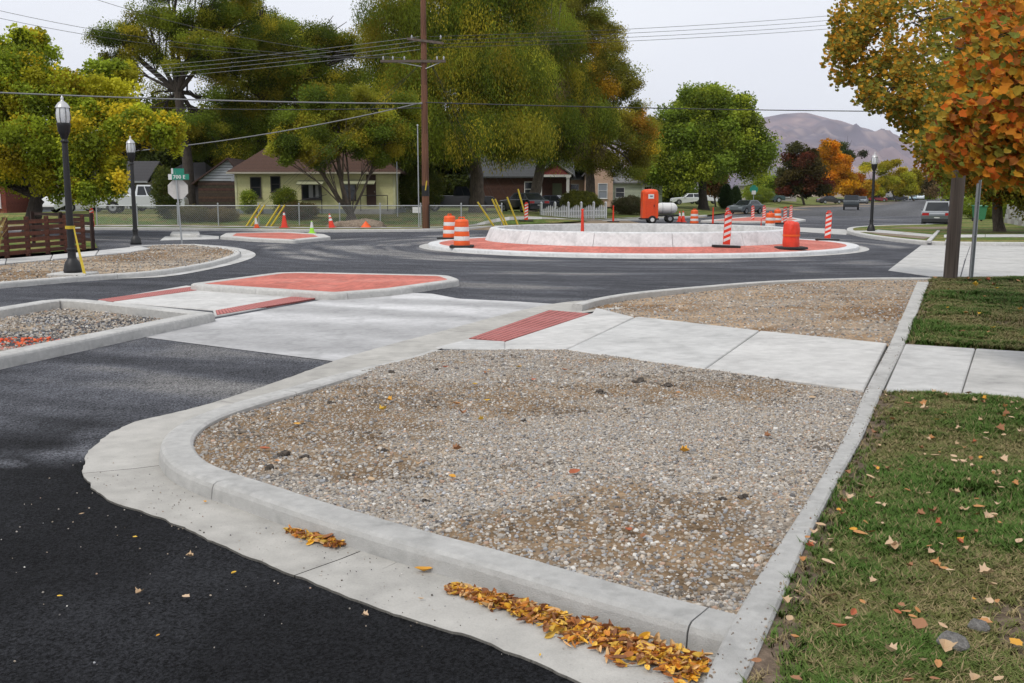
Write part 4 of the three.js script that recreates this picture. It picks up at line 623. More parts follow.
tree('elm_tree', 'elm turning gold on its right side, edge of the tall row', { base: [7.39,-92], trunk: [[7.113,3.334,-92], [6.71,6.915,-92]], r0: 0.5, n: 19000, tones: [[0.30, 0.29, 0.04], [0.36, 0.31, 0.04], [0.20, 0.23, 0.035]], seed: 10, clump: 1.2, size: 1.15, open: 0.4, blobs: [[5.616,17.59,-92,2.402,2.771,2.6], [8.053,15.259,-92,1.663,2.217,2], [...[5.321,13.824,-91,2.741,2.376,2.6], [0.60, 0.40, 0.03]], [8.989,12.386,-92,2.032,1.847,2], [...[6.947,11.231,-91,2.193,1.462,2], [0.62, 0.38, 0.03]], [9.582,8.867,-92,2.032,2.032,2], [...[11.406,7.981,-92,1.293,1.478,1.5], [0.60, 0.32, 0.04]], [7.893,6.859,-91,2.558,2.01,2.4], [10.431,5.27,-91,1.645,2.193,1.8], [7.472,5.057,-90,1.627,0.813,1.6], [...[11.818,5.309,-92,0.924,1.663,1.2], [0.52, 0.36, 0.03]], [5.15,19.989,-92,2.217,1.663,2]] });
tree('maple_tree', 'large green maple by the orange toilet, right of the tall row', { base: [21.365,-112], trunk: [[21.093,3.668,-112], [20.806,6.071,-112]], r0: 0.5, kind: 'broad', n: 19000, tones: green, seed: 12, clump: 1.5, size: 1.6, open: 0.5, bark: mat.barkDark, blobs: [[20.873,11.694,-112,2.699,1.687,3], [18.288,9.541,-112,2.924,1.799,3], [23.796,9.541,-112,2.924,1.912,3], [20.382,7.916,-110,3.313,1.988,3], [17.021,7.05,-112,2.699,2.474,3], [25.2,7.05,-112,2.924,2.024,3], [20.231,5.46,-110,3.976,1.767,3.4], [15.713,4.627,-111,1.783,1.56,2], [26.579,5.526,-112,1.574,1.349,2], [22.276,12.551,-112,1.124,1.012,1.5], [15.759,9.325,-112,1.124,1.124,1.4], [25.048,11.694,-112,1.349,1.124,1.5]] });
tree('shrub_tree', 'rusty small tree between the green maple and the clipped evergreens', { base: [24.743,-122], trunk: [[24.469,2.399,-122]], r0: 0.12, kind: 'broad', n: 700, tones: [[0.24, 0.12, 0.05], [0.2, 0.14, 0.05]], seed: 13, clump: 0.7, size: 2, blobs: [[24.427,3.834,-122,1.47,1.102,1.4]] });
tree('ornamental_tree', 'round dark maroon tree on the far side of the street', { base: [48.042,-165], trunk: [[47.538,1.962,-165]], r0: 0.22, kind: 'far', n: 2600, tones: [[0.12, 0.045, 0.022], [0.17, 0.05, 0.025], [0.09, 0.07, 0.02], [0.08, 0.08, 0.025]], seed: 14, clump: 1.3, open: 0, blobs: [[47.375,5.842,-165,3.727,3.38,3.5], [46.638,3.905,-165,3.313,1.789,3], [48.438,3.905,-165,3.313,1.789,3], [47.621,7.772,-165,2.286,1.988,2.4]] });
tree('ornamental_tree', 'golden tree right behind the maroon one', { base: [65.863,-205], trunk: [[65.172,2.002,-205]], r0: 0.22, kind: 'far', n: 2600, tones: [[0.66, 0.36, 0.02], [0.56, 0.33, 0.03], [0.66, 0.29, 0.02]], seed: 15, clump: 1.4, open: 0, blobs: [[64.949,6.822,-205,3.602,4.446,3.2], [63.605,9.618,-205,2.305,2.964,2.4], [65.874,4.416,-205,3.602,2.47,3], [62.452,8.221,-205,2.058,2.964,2]] });
tree('ornamental_tree', 'orange tree right of the golden one', { base: [71.265,-210], trunk: [[70.517,2.006,-210]], r0: 0.2, kind: 'far', n: 1000, tones: [[0.56, 0.17, 0.02], [0.5, 0.22, 0.03], [0.4, 0.13, 0.03]], seed: 16, clump: 1.2, open: 0.1, blobs: [[70.108,6.123,-210,2.361,4.554,2.4], [70.833,4.068,-210,2.361,2.53,2.4]] });
tree('elm_tree', 'dark green loose tree top rising behind the golden tree', { base: [83.835,-250], trunk: [[82.766,5.969,-250], [82.59,9.631,-250]], r0: 0.35, kind: 'far', n: 1300, tones: [[0.06, 0.085, 0.03], [0.08, 0.10, 0.03]], seed: 17, clump: 1.5, open: 0.6, blobs: [[82.861,14.247,-250,4.393,3.313,3.5], [80.509,11.82,-250,3.765,2.711,3], [85.93,12.063,-250,2.51,2.711,2], [82.46,7.191,-250,3.765,4.217,3]] });
const rowTrees = [[[84.94,-235], [83.832,6.179,-235,4.719,3.775,4], 'first yellowing tree right of the orange one along the street', 0], [[91.807,-240], [90.585,6.741,-240,5.301,3.855,4], 'middle yellow-green tree of the row behind the right lamp', 1], [[101.898,-255], [100.627,5.553,-255,3.584,2.816,3], 'last yellow-green tree of the row behind the right lamp', 0], [[78.458,-222], [77.325,3.762,-222,1.783,1.783,2.4], 'low golden tree under the row right of the orange one', 2]];
rowTrees.forEach(([base, b, l, k], i) => tree('street_tree', l, { base, trunk: [[b[0], b[1] - b[4], b[2]]], r0: 0.2, kind: 'far', n: 1300, tones: [[[0.42, 0.36, 0.03], [0.34, 0.33, 0.03]], [[0.34, 0.34, 0.03], [0.45, 0.37, 0.03]], [[0.55, 0.34, 0.03]]][k], seed: 20 + i, clump: 1.4, open: 0.1, group: 'trees along the far street', blobs: [b, [b[0] - b[3] * 0.5, b[1] - b[4] * 0.5, b[2], b[3] * 0.7, b[4] * 0.6, b[5]], [b[0] + b[3] * 0.5, b[1] - b[4] * 0.5, b[2], b[3] * 0.7, b[4] * 0.6, b[5]]] }));
// trees that close the view behind the houses and at the end of the street
const backdrop = [[[-49.92,-110], [-49.178,5.246,-110,4.418,3.865,4], 0, 'dark tree mass behind the red brick house'], [[-41.325,-105], [-40.711,5.089,-105,3.584,3.584,4], 0, 'dark tree behind the white vans'], [[-35.341,-100], [-34.2,7.36,-100,3.414,3.815,4], 0, 'dark tree behind the brown garage'], [[-29.446,-104], [-29.09,8.085,-104,3.759,3.968,4], 0, 'dark tree behind the grey gable'], [[-22.137,-104], [-21.73,7.582,-104,4.594,3.759,4], 0, 'dark tree behind the yellow house, left one'], [[-15.112,-106], [-14.606,8.717,-106,4.683,4.47,4], 0, 'dark tree behind the yellow house, right one'], [[-8.562,-104], [-8.647,4.551,-104,3.759,3.133,4], 0, 'dark tree behind the utility pole'], [[-2.386,-108], [-2.35,5.183,-108,4.337,3.47,4], 0, 'dark tree behind the big willow'], [[3.711,-112], [3.98,6.942,-112,4.048,3.823,4], 0, 'dark tree behind the brick porch'], [[15.663,-130], [15.476,3.204,-130,2.61,1.566,3], 1, 'green tree behind the pale house'], [[23.042,-150], [23.221,3.126,-150,3.313,1.657,3.5], 1, 'green tree behind the white car'], [[42.329,-170], [42.681,3.303,-170,2.39,1.536,3], 1, 'green tree beside the grey house'], [[124.096,-300], [123.319,3.274,-300,2.711,2.108,3], 1, 'small green tree at the end of the street'], [[85.944,-200], [85.689,4.352,-200,3.213,2.811,3], 2, 'brown-leaved tree beyond the parked vehicle'], [[51.135,-110], [50.569,2.34,-110,2.209,1.325,3], 1, 'green shrubby tree behind the wooden pole'], [[45.452,-90], [45.14,3.301,-90,2.349,2.169,3], 1, 'green tree at the right edge']];
backdrop.forEach(([base, b, k, l], i) => tree('background_tree', l, { base, trunk: [[b[0], b[1] - b[4] * 0.8, b[2]]], r0: 0.3, kind: 'far', n: k === 0 ? 2600 : 1000, tones: [dusky, green.map((c) => c.map((v) => v * 0.85)), [[0.16, 0.11, 0.05], [0.12, 0.10, 0.04]]][k], seed: 40 + i, clump: 1.8, open: 0.05, shell: 0.2, group: 'trees behind the houses', bark: mat.barkDark, blobs: [b, [b[0] - b[3] * 0.5, b[1] - b[4] * 0.45, b[2], b[3] * 0.7, b[4] * 0.6, b[5]], [b[0] + b[3] * 0.5, b[1] - b[4] * 0.4, b[2], b[3] * 0.7, b[4] * 0.6, b[5]]] }));
// maples on the right
tree('maple_tree', 'orange and green maple with a thick trunk beside the silver vehicle', { base: [23.86,-49], trunk: [[23.64,1.414,-49], [23.524,2.377,-49]], r0: 0.27, kind: 'broad', n: 12000, tones: [[0.24, 0.23, 0.03], [0.42, 0.22, 0.03], [0.34, 0.26, 0.03], [0.48, 0.17, 0.025], [0.17, 0.19, 0.03]], seed: 30, clump: 0.9, size: 1.2, blobs: [[22.221,3.272,-47,2.171,1.227,2.4], [20.092,3.866,-47,1.133,0.755,2], [25.014,4.004,-48,2.41,1.928,2.6], [21.149,5.164,-48,1.928,1.253,2.4], [23.394,6.774,-48,2.892,1.928,3], [25.099,2.123,-47,1.699,0.661,2]] });
const mapleGeos = [21, 22, 23].map((s) => leafGeo(s, 0.7, 0.95));
const mapleTones = [[0.52, 0.20, 0.02], [0.56, 0.28, 0.025], [0.36, 0.25, 0.03], [0.58, 0.14, 0.02], [0.22, 0.20, 0.03], [0.16, 0.18, 0.03], [0.30, 0.11, 0.025]];
{ // the near maple: its crown hangs into the picture from a trunk beyond the right edge
  const base = [12.2, -15.5], o = thing('maple_tree', 'near maple whose orange leaves hang into the upper right corner', 'tree', [base[0], 0.1, base[1]]), r = rng(303);
  const tq = [[0, -0.1, 0], [0.02, 0.8, 0], [-0.05, 1.8, 0.03], [-0.1, 2.8, 0]]; mk('trunk', tubeR(tq, [0.3, 0.22, 0.2, 0.17], 12), mat.bark, o);
  const ends = [[8.413,3.298,-20], [7.327,4.575,-21], [7.225,3.588,-19], [4.292,2.928,-9.2], [4.329,2.3,-9], [5.8,3.725,-12], [7.051,4.686,-17], [5.908,2.835,-11], [6.409,4.307,-14], [7.217,5.329,-22], [5.756,2.27,-13], [4.968,3.159,-9]];
  const curves = ends.map((e) => { const p = [e[0] - base[0], e[1] - 0.1, e[2] - base[1]], c = new THREE.CatmullRomCurve3([V3(-0.1, 2.6, 0), V3(p[0] * 0.45, 2.8 + (p[1] - 2.6) * 0.75 + 0.6, p[2] * 0.45), V3(...p)]); return c; });
  const lm = mapleTones.map((c) => new THREE.MeshPhysicalMaterial({ color: lin(...c), roughness: 0.85, transmission: 0.35, thickness: 0, specularIntensity: 0.2, side: THREE.DoubleSide }));
  curves.forEach((c) => { const q = c.getPoints(9).map((v) => [v.x, v.y, v.z]); mk('limb', tubeR(q, q.map((_, i) => lerp(0.07, 0.012, i / 9)), 6), mat.barkDark, o); });
  const blobs = [[7.209,4.872,-21,0.59,0.886,1.6], [7.486,4.063,-20,0.683,0.602,1.5], [7.628,5.008,-20,0.803,0.803,1.8], [8,3.448,-19.5,0.587,0.509,1.3], [7.401,3.834,-20,0.522,0.482,1.2], [7.683,4.178,-18,0.831,0.904,1.8], [8.111,2.82,-19,0.534,0.382,1.3], [6.9,4.931,-21,0.295,0.295,1], [6.983,2.779,-15,0.753,0.693,1.6], [6.649,3.782,-14,0.703,0.843,1.8], [7.246,5.55,-21.5,0.561,0.475,1.3], [6.746,2.774,-13,0.653,0.914,1.6]];
  const nearBlobs = [[4.416,2.445,-9.2,0.351,0.388,0.6], [4.696,3.086,-9.4,0.321,0.529,0.7], [4.499,2.204,-8.8,0.318,0.265,0.6], [4.352,2.334,-9.6,0.231,0.251,0.45], [5.309,3.667,-11,0.331,0.442,0.7], [4.444,2.691,-8.6,0.311,0.604,0.6], [5.323,2.992,-11.5,0.254,0.346,0.6]];
  const items = [[], [], []], big = []; let k = 0;
  const addLeaf = (b, s0, tones, keep) => { const d = onBall(r), f = 0.35 + 0.65 * Math.cbrt(r()), x = b[0] + d[0] * b[3] * f - base[0], y = b[1] + d[1] * b[4] * f - 0.1, z = b[2] + d[2] * b[5] * f - base[1]; const t = tones[Math.floor(r() * tones.length)], s = s0 * (0.65 + 0.6 * r()); const rot = [-0.9 + r() * 1.2 + Math.PI / 2 * 0.8, r() * 6.3, (r() - 0.5) * 1.2]; if (keep) big.push([x, y, z, ...rot, s, t]); else { const c = mapleTones[t], j = 0.75 + 0.5 * r(); items[k++ % 3].push([x, y, z, ...rot, s, s, s, c[0] * j, c[1] * j, c[2] * j]); } };
  // leaves sit in bunches on twig ends
  const bunch = (b, n, per, s0, tones, keep) => { for (let i = 0; i < n; i++) { const d = onBall(r), f = 0.3 + 0.7 * Math.cbrt(r()) + (r() < 0.15 ? 0.3 * r() : 0); if (N2(d[0] * 2.2 + b[0] * 3, d[1] * 2.6 + d[2] + b[1]) < 0.24) continue; const c = [b[0] + d[0] * b[3] * f, b[1] + d[1] * b[4] * f, b[2] + d[2] * b[5] * f, s0 * 1.9, s0 * 1.5, s0 * 1.9]; for (let j = 0; j < per; j++) addLeaf(c, s0, tones, keep); } };
  blobs.forEach((b) => bunch(b, Math.round(200 * b[3] * b[4] + 70), 13, 0.08, b[1] < 4.0 ? [2, 4, 5, 4, 5, 4, 1] : b[0] > 8.2 ? [0, 1, 2, 4, 6, 4, 2] : [1, 2, 2, 4, 1, 5, 4], false));
  nearBlobs.forEach((b) => { bunch(b, 5, 10, 0.09, [0, 1, 2, 3, 1, 0, 6], true); bunch(b, 125, 9, 0.088, [0, 1, 6, 2, 0, 3, 4, 5, 2], false); });
  [...blobs, ...nearBlobs].forEach((b) => { const gs = [], c0 = [b[0] - base[0], b[1] - 0.1, b[2] - base[1]]; for (let i = 0; i < 9; i++) { const d = onBall(r), e = [c0[0] + d[0] * b[3], c0[1] + d[1] * b[4], c0[2] + d[2] * b[5]], st = [c0[0] + 0.5 * b[3] + d[1] * 0.2, c0[1] + 0.25 * b[4], c0[2] - 0.2 * b[5]], m = [(st[0] + e[0]) / 2, (st[1] + e[1]) / 2 + 0.2 * b[4], (st[2] + e[2]) / 2]; gs.push(tubeR([st, m, e], [0.014, 0.009, 0.003], 5)); } mk('twig', gs, mat.barkDark, o); });
  big.slice(0, 290).forEach(([x, y, z, a, b2, c, s, t], i) => { const m = mk('leaf', mapleGeos[i % 3], lm[t], o); m.position.set(x, y, z); m.rotation.set(a, b2, c); m.scale.setScalar(s); });
  const white = new THREE.MeshPhysicalMaterial({ color: lin(1, 1, 1), roughness: 0.85, transmission: 0.35, thickness: 0, specularIntensity: 0.2, side: THREE.DoubleSide });
  items.forEach((it, i) => scatter('crown', [mapleGeos[i]], white, it, o));
}
// shrubs
function shrub(name, label, [x, z], rx, ry, tones, n, seed, { tall = 0, y } = {}) {
  const r = rng(seed + 500), by = y ?? land(x, z) + 0.12, o = thing(name, label, 'shrub', [x, by, z]), items = [];
  const st = []; for (let i = 0; i < 6; i++) { const a = r() * 6.3; st.push(rod([0, -0.05, 0], [Math.cos(a) * rx * 0.6, ry * 1.2, Math.sin(a) * rx * 0.6], 0.025, 0.008, 5)); } mk('stem', st, mat.barkDark, o);
  for (let i = 0; i < n; i++) { const d = onBall(r), f = Math.cbrt(0.25 + 0.75 * r()) * (0.85 + 0.25 * N2(d[0] * 3 + seed, d[1] * 3 + d[2] * 2)), t = tones[Math.floor(r() * tones.length)], j = 0.75 + 0.5 * r(), w = tall ? 1 - 0.55 * clamp((d[1] + 1) / 2) ** 1.5 : 1, s = 0.9 + 0.8 * r(); items.push([d[0] * rx * f * w, ry + d[1] * ry * f, d[2] * rx * f * w, r(), r() * 6, r(), s, s, s, t[0] * j, t[1] * j, t[2] * j]); }
  scatter('foliage', spray.shrub, leafMat, items, o); return o;
}
const evergreen = [[0.03, 0.06, 0.015], [0.04, 0.075, 0.018], [0.05, 0.08, 0.02]];
shrub('evergreen_shrub', 'left, fuller one of the two clipped evergreens behind the grey sedan', [25.116,-118], 0.95, 1.45, evergreen, 1500, 1, { tall: 1 });
shrub('evergreen_shrub', 'right, slimmer one of the two clipped evergreens behind the grey sedan', [27.354,-123], 0.75, 1.35, evergreen, 1200, 2, { tall: 1 });
shrub('bush', 'yellow-green bush behind the white picket fence', [5.735,-84], 1.7, 1.0, [[0.2, 0.2, 0.03], [0.16, 0.17, 0.03], [0.11, 0.13, 0.03]], 2600, 3);
shrub('bush', 'leafy bush at the left corner of the yellow house wall', [-16.902,-64.5], 0.45, 0.75, green, 220, 4);
shrub('bush', 'taller bush under the small window of the yellow house', [-14.458,-64], 0.75, 0.85, green.map((c) => c.map((v) => v * 0.6)), 420, 5);
shrub('bush', 'low reddish bush in front of the yellow house steps', [-13.197,-62], 1.2, 0.45, [[0.16, 0.10, 0.04], [0.10, 0.10, 0.03]], 600, 6);
shrub('bush', 'brown shrub under the stop sign behind the chain-link fence', [-19.476,-61], 1.2, 0.42, [[0.17, 0.14, 0.06], [0.13, 0.13, 0.04]], 320, 7);
shrub('bush', 'dry shrub behind the chain-link fence left of the yellow house', [-17.639,-61], 1.0, 0.35, [[0.22, 0.17, 0.08], [0.16, 0.14, 0.05]], 260, 8);
shrub('bush', 'dark vine mass climbing by the brown garage', [-21.289,-62], 0.8, 1.6, dusky, 900, 9);
shrub('bush', 'dark shrub right of the yellow house', [-6.606,-70], 1.8, 1.6, dusky, 1500, 10);
shrub('bush', 'grey-green shrub beside the pale house window', [10.482,-90], 1.6, 0.8, [[0.12, 0.13, 0.05], [0.16, 0.14, 0.07]], 1000, 11);
shrub('bush', 'dark shrub beside the grey house', [36.898,-150], 2.2, 1.2, green.map((c) => c.map((v) => v * 0.7)), 1200, 12);
shrub('bush', 'hedge-like bush behind the wooden pole', [37.042,-78], 2.5, 1.0, green, 1800, 13);
{ // ornamental grass at the left edge
  const o = thing('ornamental_grass', 'tall pale ornamental grass clump at the left edge before the slat fence', 'grass', [...[-13.69,-26.351]].flatMap((v, i) => i ? [0.1, v] : [v])), r = rng(9), gs = [];
  for (let i = 0; i < 160; i++) { const a = r() * 6.3, l = 0.15 + 0.4 * r(), h = 0.9 + 0.6 * r(), w = 0.008, c = Math.cos(a), s = Math.sin(a), b = [c * 0.1 * r(), 0, s * 0.1 * r()], m = [b[0] + c * l * 0.4, h * 0.65, b[2] + s * l * 0.4], t = [b[0] + c * l, h, b[2] + s * l]; gs.push(quad([b[0] - s * w, 0, b[2] + c * w], [b[0] + s * w, 0, b[2] - c * w], [m[0] + s * w, m[1], m[2] - c * w], [m[0] - s * w, m[1], m[2] + c * w]), quad([m[0] - s * w, m[1], m[2] + c * w], [m[0] + s * w, m[1], m[2] - c * w], t, t)); }
  mk('blades', gs, M([0.42, 0.33, 0.10], 0.8, { side: THREE.DoubleSide }), o);
}

// ---------------------------------------------------------------- buildings
const at3 = ([x, z], y = 0) => [x, y, z];
const paint = (c, r = 0.75, o = {}) => M(c, r, { map: T.dirty, ...o });
const onLand = ([x, z], up = 0.12) => [x, land(x, z) + up, z];
function windowPart(o, x, y, z, w, h, { frame = mat.white, pane = mat.glass, bars = 1, sill = true, t = 0.06 } = {}) { // centre on a wall that faces +z
  const win = mk('window', [box(w + 2 * t, t, 0.1, x, y + h / 2 + t / 2, z), box(w + 2 * t, t, 0.1, x, y - h / 2 - t / 2, z), box(t, h, 0.1, x - w / 2 - t / 2, y, z), box(t, h, 0.1, x + w / 2 + t / 2, y, z)], frame, o);
  mk('pane', box(w, h, 0.02, x, y, z - 0.01), pane, win);
  if (bars) mk('sash_bar', box(w, 0.04, 0.05, x, y, z + 0.02), frame, win);
  if (sill) mk('sill', box(w + 0.2, 0.05, 0.16, x, y - h / 2 - t - 0.026, z + 0.03), frame, win);
  return win;
}
function boards(o, name, x0, x1, y0, y1, z, step, materials, tilt = 0.1) { const n = Math.round((y1 - y0) / step); for (let i = 0; i < n; i++) mk(name, box(x1 - x0, step * 1.06, 0.03, (x0 + x1) / 2, y0 + (i + 0.5) * step, z, tilt), materials[i % materials.length], o); }
const shingle = (c) => M(c, 0.95, { map: again(T.soil, 2), bumpMap: again(T.wood, [0.4, 5]), bumpScale: 0.03 });
function slopeRoof(o, pts, t, material, name = 'roof') { // list of slope polygons [[x,y,z]...], each a thick sheet
  const gs = []; for (const p of pts) { const q = p.map(([x, y, z]) => [x, y - t, z]); for (let i = 1; i < p.length - 1; i++) { gs.push(quad(p[0], p[i], p[i + 1], p[i + 1]), quad(q[0], q[i + 1], q[i], q[i])); } for (let i = 0; i < p.length; i++) { const j = (i + 1) % p.length; gs.push(quad(p[i], q[i], q[j], p[j])); } }
  return mk(name, gs, material, o);
}
{ // yellow house, its long side to the street
  const [x0] = [-18.09,-66], [x1] = [-7.687,-66], cx = (x0 + x1) / 2, w = x1 - x0, by = 0.6, o = thing('yellow_house', 'low pale yellow clapboard house with a brown hipped roof behind the chain-link fence', 'house', [cx, by, -66]), h = w / 2;
  const y = [[0.68, 0.66, 0.35], [0.70, 0.67, 0.37], [0.65, 0.635, 0.335]].map((c) => paint(c));
  mk('wall', [box(w - 0.06, 2.5, 6.9, 0, 1.7, -3.52)], y[2], o);
  boards(o, 'clapboard', -h, h, 0.42, 2.86, 0, 0.2, y);
  mk('foundation', [box(w + 0.04, 0.8, 7, 0, 0.02, -3.44)], M([0.26, 0.29, 0.31], 0.9, { map: T.concrete }), o);
  for (const x of [-h + 0.02, h - 0.02]) mk('corner_board', box(0.14, 2.5, 0.08, x, 1.66, 0.02), paint([0.62, 0.61, 0.38]), o);
  const r = mat.roofBrown = shingle([0.12, 0.06, 0.04]), e = 0.45, ry = 4.75, ey = 2.82;
  slopeRoof(o, [[[-h - e, ey, e], [h + e, ey, e], [h - 2.6, ry, -3.4], [-h + 1.6, ry, -3.4]], [[h + e, ey, -7.3], [-h - e, ey, -7.3], [-h + 1.6, ry, -3.4], [h - 2.6, ry, -3.4]], [[-h - e, ey, -7.3], [-h - e, ey, e], [-h + 1.6, ry, -3.4], [-h + 1.6, ry, -3.41]], [[h + e, ey, e], [h + e, ey, -7.3], [h - 2.6, ry, -3.4], [h - 2.6, ry, -3.41]]], 0.12, r);
  mk('gutter', box(w + 0.9, 0.11, 0.1, 0, ey - 0.07, e + 0.05), paint([0.45, 0.42, 0.34]), o);
  const X = (u) => (u - 317.5) / 157 * w, Y = (v) => 1.8 + (197 - v) / 996 * 66 - by;
  const dark = paint([0.06, 0.05, 0.045]);
  windowPart(o, X(259), Y(187.5), 0.04, 0.6, 1.2, { frame: dark });
  windowPart(o, X(278.5), Y(184.5), 0.04, 0.52, 0.9, { frame: dark });
  const pw = windowPart(o, X(314), Y(191.5), 0.04, 1.2, 0.95, { frame: dark, bars: 0 }); mk('curtain', [box(0.28, 0.8, 0.02, X(314) - 0.05, Y(191.5), 0.035), box(0.2, 0.8, 0.02, X(314) + 0.35, Y(191.5), 0.036)], paint([0.35, 0.35, 0.36]), pw);
  mk('awning', box(1.7, 0.06, 0.8, X(314), Y(184.5) + 0.1, 0.4, 0.3), paint([0.34, 0.35, 0.22]), o);
  windowPart(o, X(351), Y(191), 0.04, 0.8, 1.1, { frame: dark });
  mk('awning', box(2.2, 0.06, 0.9, X(361), Y(184) + 0.1, 0.45, 0.3), paint([0.34, 0.35, 0.22]), o);
  const d = mk('door', box(0.62, 2.0, 0.08, X(373), Y(190.5), 0.06), paint([0.06, 0.03, 0.022]), o); mk('handle', put(new THREE.SphereGeometry(0.04, 8, 6), X(373) + 0.22, Y(192), 0.13), mat.chrome, d);
  mk('steps', [box(2.6, 0.42, 1.2, X(377), 0.21 - 0.02, 0.65), box(2.6, 0.2, 0.4, X(377), 0.1, 1.44)], mat.concreteOld, o);
  mk('railing', [rod([X(365), 0.3, 1.25], [X(365), 1.3, 1.25], 0.025), rod([X(391), 0.3, 1.25], [X(391), 1.3, 1.25], 0.025), rod([X(365), 1.3, 1.25], [X(391), 1.3, 1.25], 0.025), rod([X(327), 0, 1.2], [X(327), 1.4, 1.2], 0.03), rod([X(332), 1.35, 1.2], [X(300), 0.9, 1.2], 0.02)], mat.black, o);
  for (const u of [262, 314]) mk('vent', box(0.5, 0.3, 0.06, X(u), 0.2, 0.08), dark, o);
}
{ // brown brick building with a grey gable end
  const [x0] = [-23.032,-74], [x1] = [-19.763,-74], w = x1 - x0, cx = (x0 + x1) / 2, o = thing('brick_garage', 'dark brown brick building with a pale grey gable left of the yellow house', 'garage', [cx, 0.6, -74]), h = w / 2, top = 2.35;
  mk('wall', box(w, top + 0.5, 6, 0, top / 2 - 0.25, -3), M([0.085, 0.062, 0.05], 0.95, { map: again(T.soil, 1) }), o);
  for (let k = 0; k < 11; k++) mk('brick_course', box(w + 0.02, 0.16, 0.05, 0, 0.15 + k * 0.2, 0.005), M([0.09 + 0.02 * (k % 3), 0.066 + 0.012 * (k % 2), 0.052], 0.95, { map: again(T.soil, 1) }), o);
  const q = [[-h, top], [h, top], [h * 0.42, 3.95]]; const n = 8; for (let k = 0; k < n; k++) { const t0 = k / n, t1 = (k + 1) / n - 0.02, a = (t) => [lerp(-h, h * 0.35, t), lerp(h, h * 0.45, t)]; const [l0, r0] = a(t0), [l1, r1] = a(t1), y0 = lerp(top + 0.02, 3.95, t0), y1 = lerp(top + 0.02, 3.95, t1); mk('gable_board', hull8([[l0, y0, 0.04], [r0, y0, 0.04], [r0, y0, -0.05], [l0, y0, -0.05]], [[l1, y1, 0.03], [r1, y1, 0.03], [r1, y1, -0.05], [l1, y1, -0.05]]), paint([0.32, 0.34, 0.37]), o); }
  slopeRoof(o, [[[-h - 0.4, top - 0.15, 0.3], [h * 0.4, 4.05, 0.3], [h * 0.4, 4.05, -6.2], [-h - 0.4, top - 0.15, -6.2]], [[h * 0.4, 4.05, 0.3], [h + 0.4, top - 0.15, 0.3], [h + 0.4, top - 0.15, -6.2], [h * 0.4, 4.05, -6.2]]], 0.12, shingle([0.09, 0.05, 0.045]));
}
{ // dark garage with a low hipped roof
  const [x0] = [-28.032,-80], [x1] = [-24.578,-80], w = x1 - x0, cx = (x0 + x1) / 2, o = thing('dark_garage', 'dark red garage with a charcoal roof behind the stop sign', 'garage', [cx, 0.6, -80]), h = w / 2;
  mk('wall', box(w, 2.4, 6, 0, 1.2, -3), M([0.05, 0.03, 0.028], 0.9, { map: T.soil }), o);
  mk('fascia', box(w + 0.7, 0.14, 0.1, 0, 2.36, 0.36), paint([0.45, 0.47, 0.48]), o);
  mk('wall_panel', box(0.6, 2.0, 0.06, -h + 0.5, 1.1, 0.02), M([0.16, 0.055, 0.045], 0.9), o);
  mk('door', box(1.9, 2.0, 0.06, 0.5, 1.0, 0.02), paint([0.03, 0.025, 0.025]), o);
  slopeRoof(o, [[[-h - 0.5, 2.45, 0.4], [h + 0.5, 2.45, 0.4], [h - 0.6, 4.0, -3], [-h + 1.2, 4.0, -3]], [[-h - 0.5, 2.45, -6.4], [-h - 0.5, 2.45, 0.4], [-h + 1.2, 4.0, -3], [-h + 1.2, 4.0, -3.01]], [[h + 0.5, 2.45, 0.4], [h + 0.5, 2.45, -6.4], [h - 0.6, 4.0, -3], [h - 0.6, 4.0, -3.01]], [[h + 0.5, 2.45, -6.4], [-h - 0.5, 2.45, -6.4], [-h + 1.2, 4.0, -3], [h - 0.6, 4.0, -3]]], 0.14, shingle([0.055, 0.05, 0.055]));
}
{ // tan garage behind the vans
  const [x0] = [-36.755,-88], [x1] = [-31.984,-88], w = x1 - x0, cx = (x0 + x1) / 2, o = thing('tan_garage', 'tan block garage with a grey roof behind the white vans', 'garage', [cx, 0.6, -88]), h = w / 2;
  mk('wall', box(w, 2.5, 6, 0, 1.25, -3), M([0.22, 0.19, 0.15], 0.9, { map: T.concrete }), o);
  for (let k = 0; k < 12; k++) mk('block_course', box(w + 0.02, 0.17, 0.05, 0, 0.1 + k * 0.2, 0.01), M([0.23, 0.2, 0.16 - 0.01 * (k % 3)], 0.9, { map: T.concrete }), o);
  mk('fascia', box(w + 0.6, 0.16, 0.1, 0, 2.5, 0.33), paint([0.36, 0.38, 0.4]), o);
  slopeRoof(o, [[[-h - 0.3, 2.6, 0.3], [h + 0.3, 2.6, 0.3], [h + 0.3, 4.4, -3], [-h - 0.3, 4.4, -3]], [[h + 0.3, 2.6, -6.4], [-h - 0.3, 2.6, -6.4], [-h - 0.3, 4.4, -3], [h + 0.3, 4.4, -3]]], 0.12, shingle([0.085, 0.085, 0.095]));
}
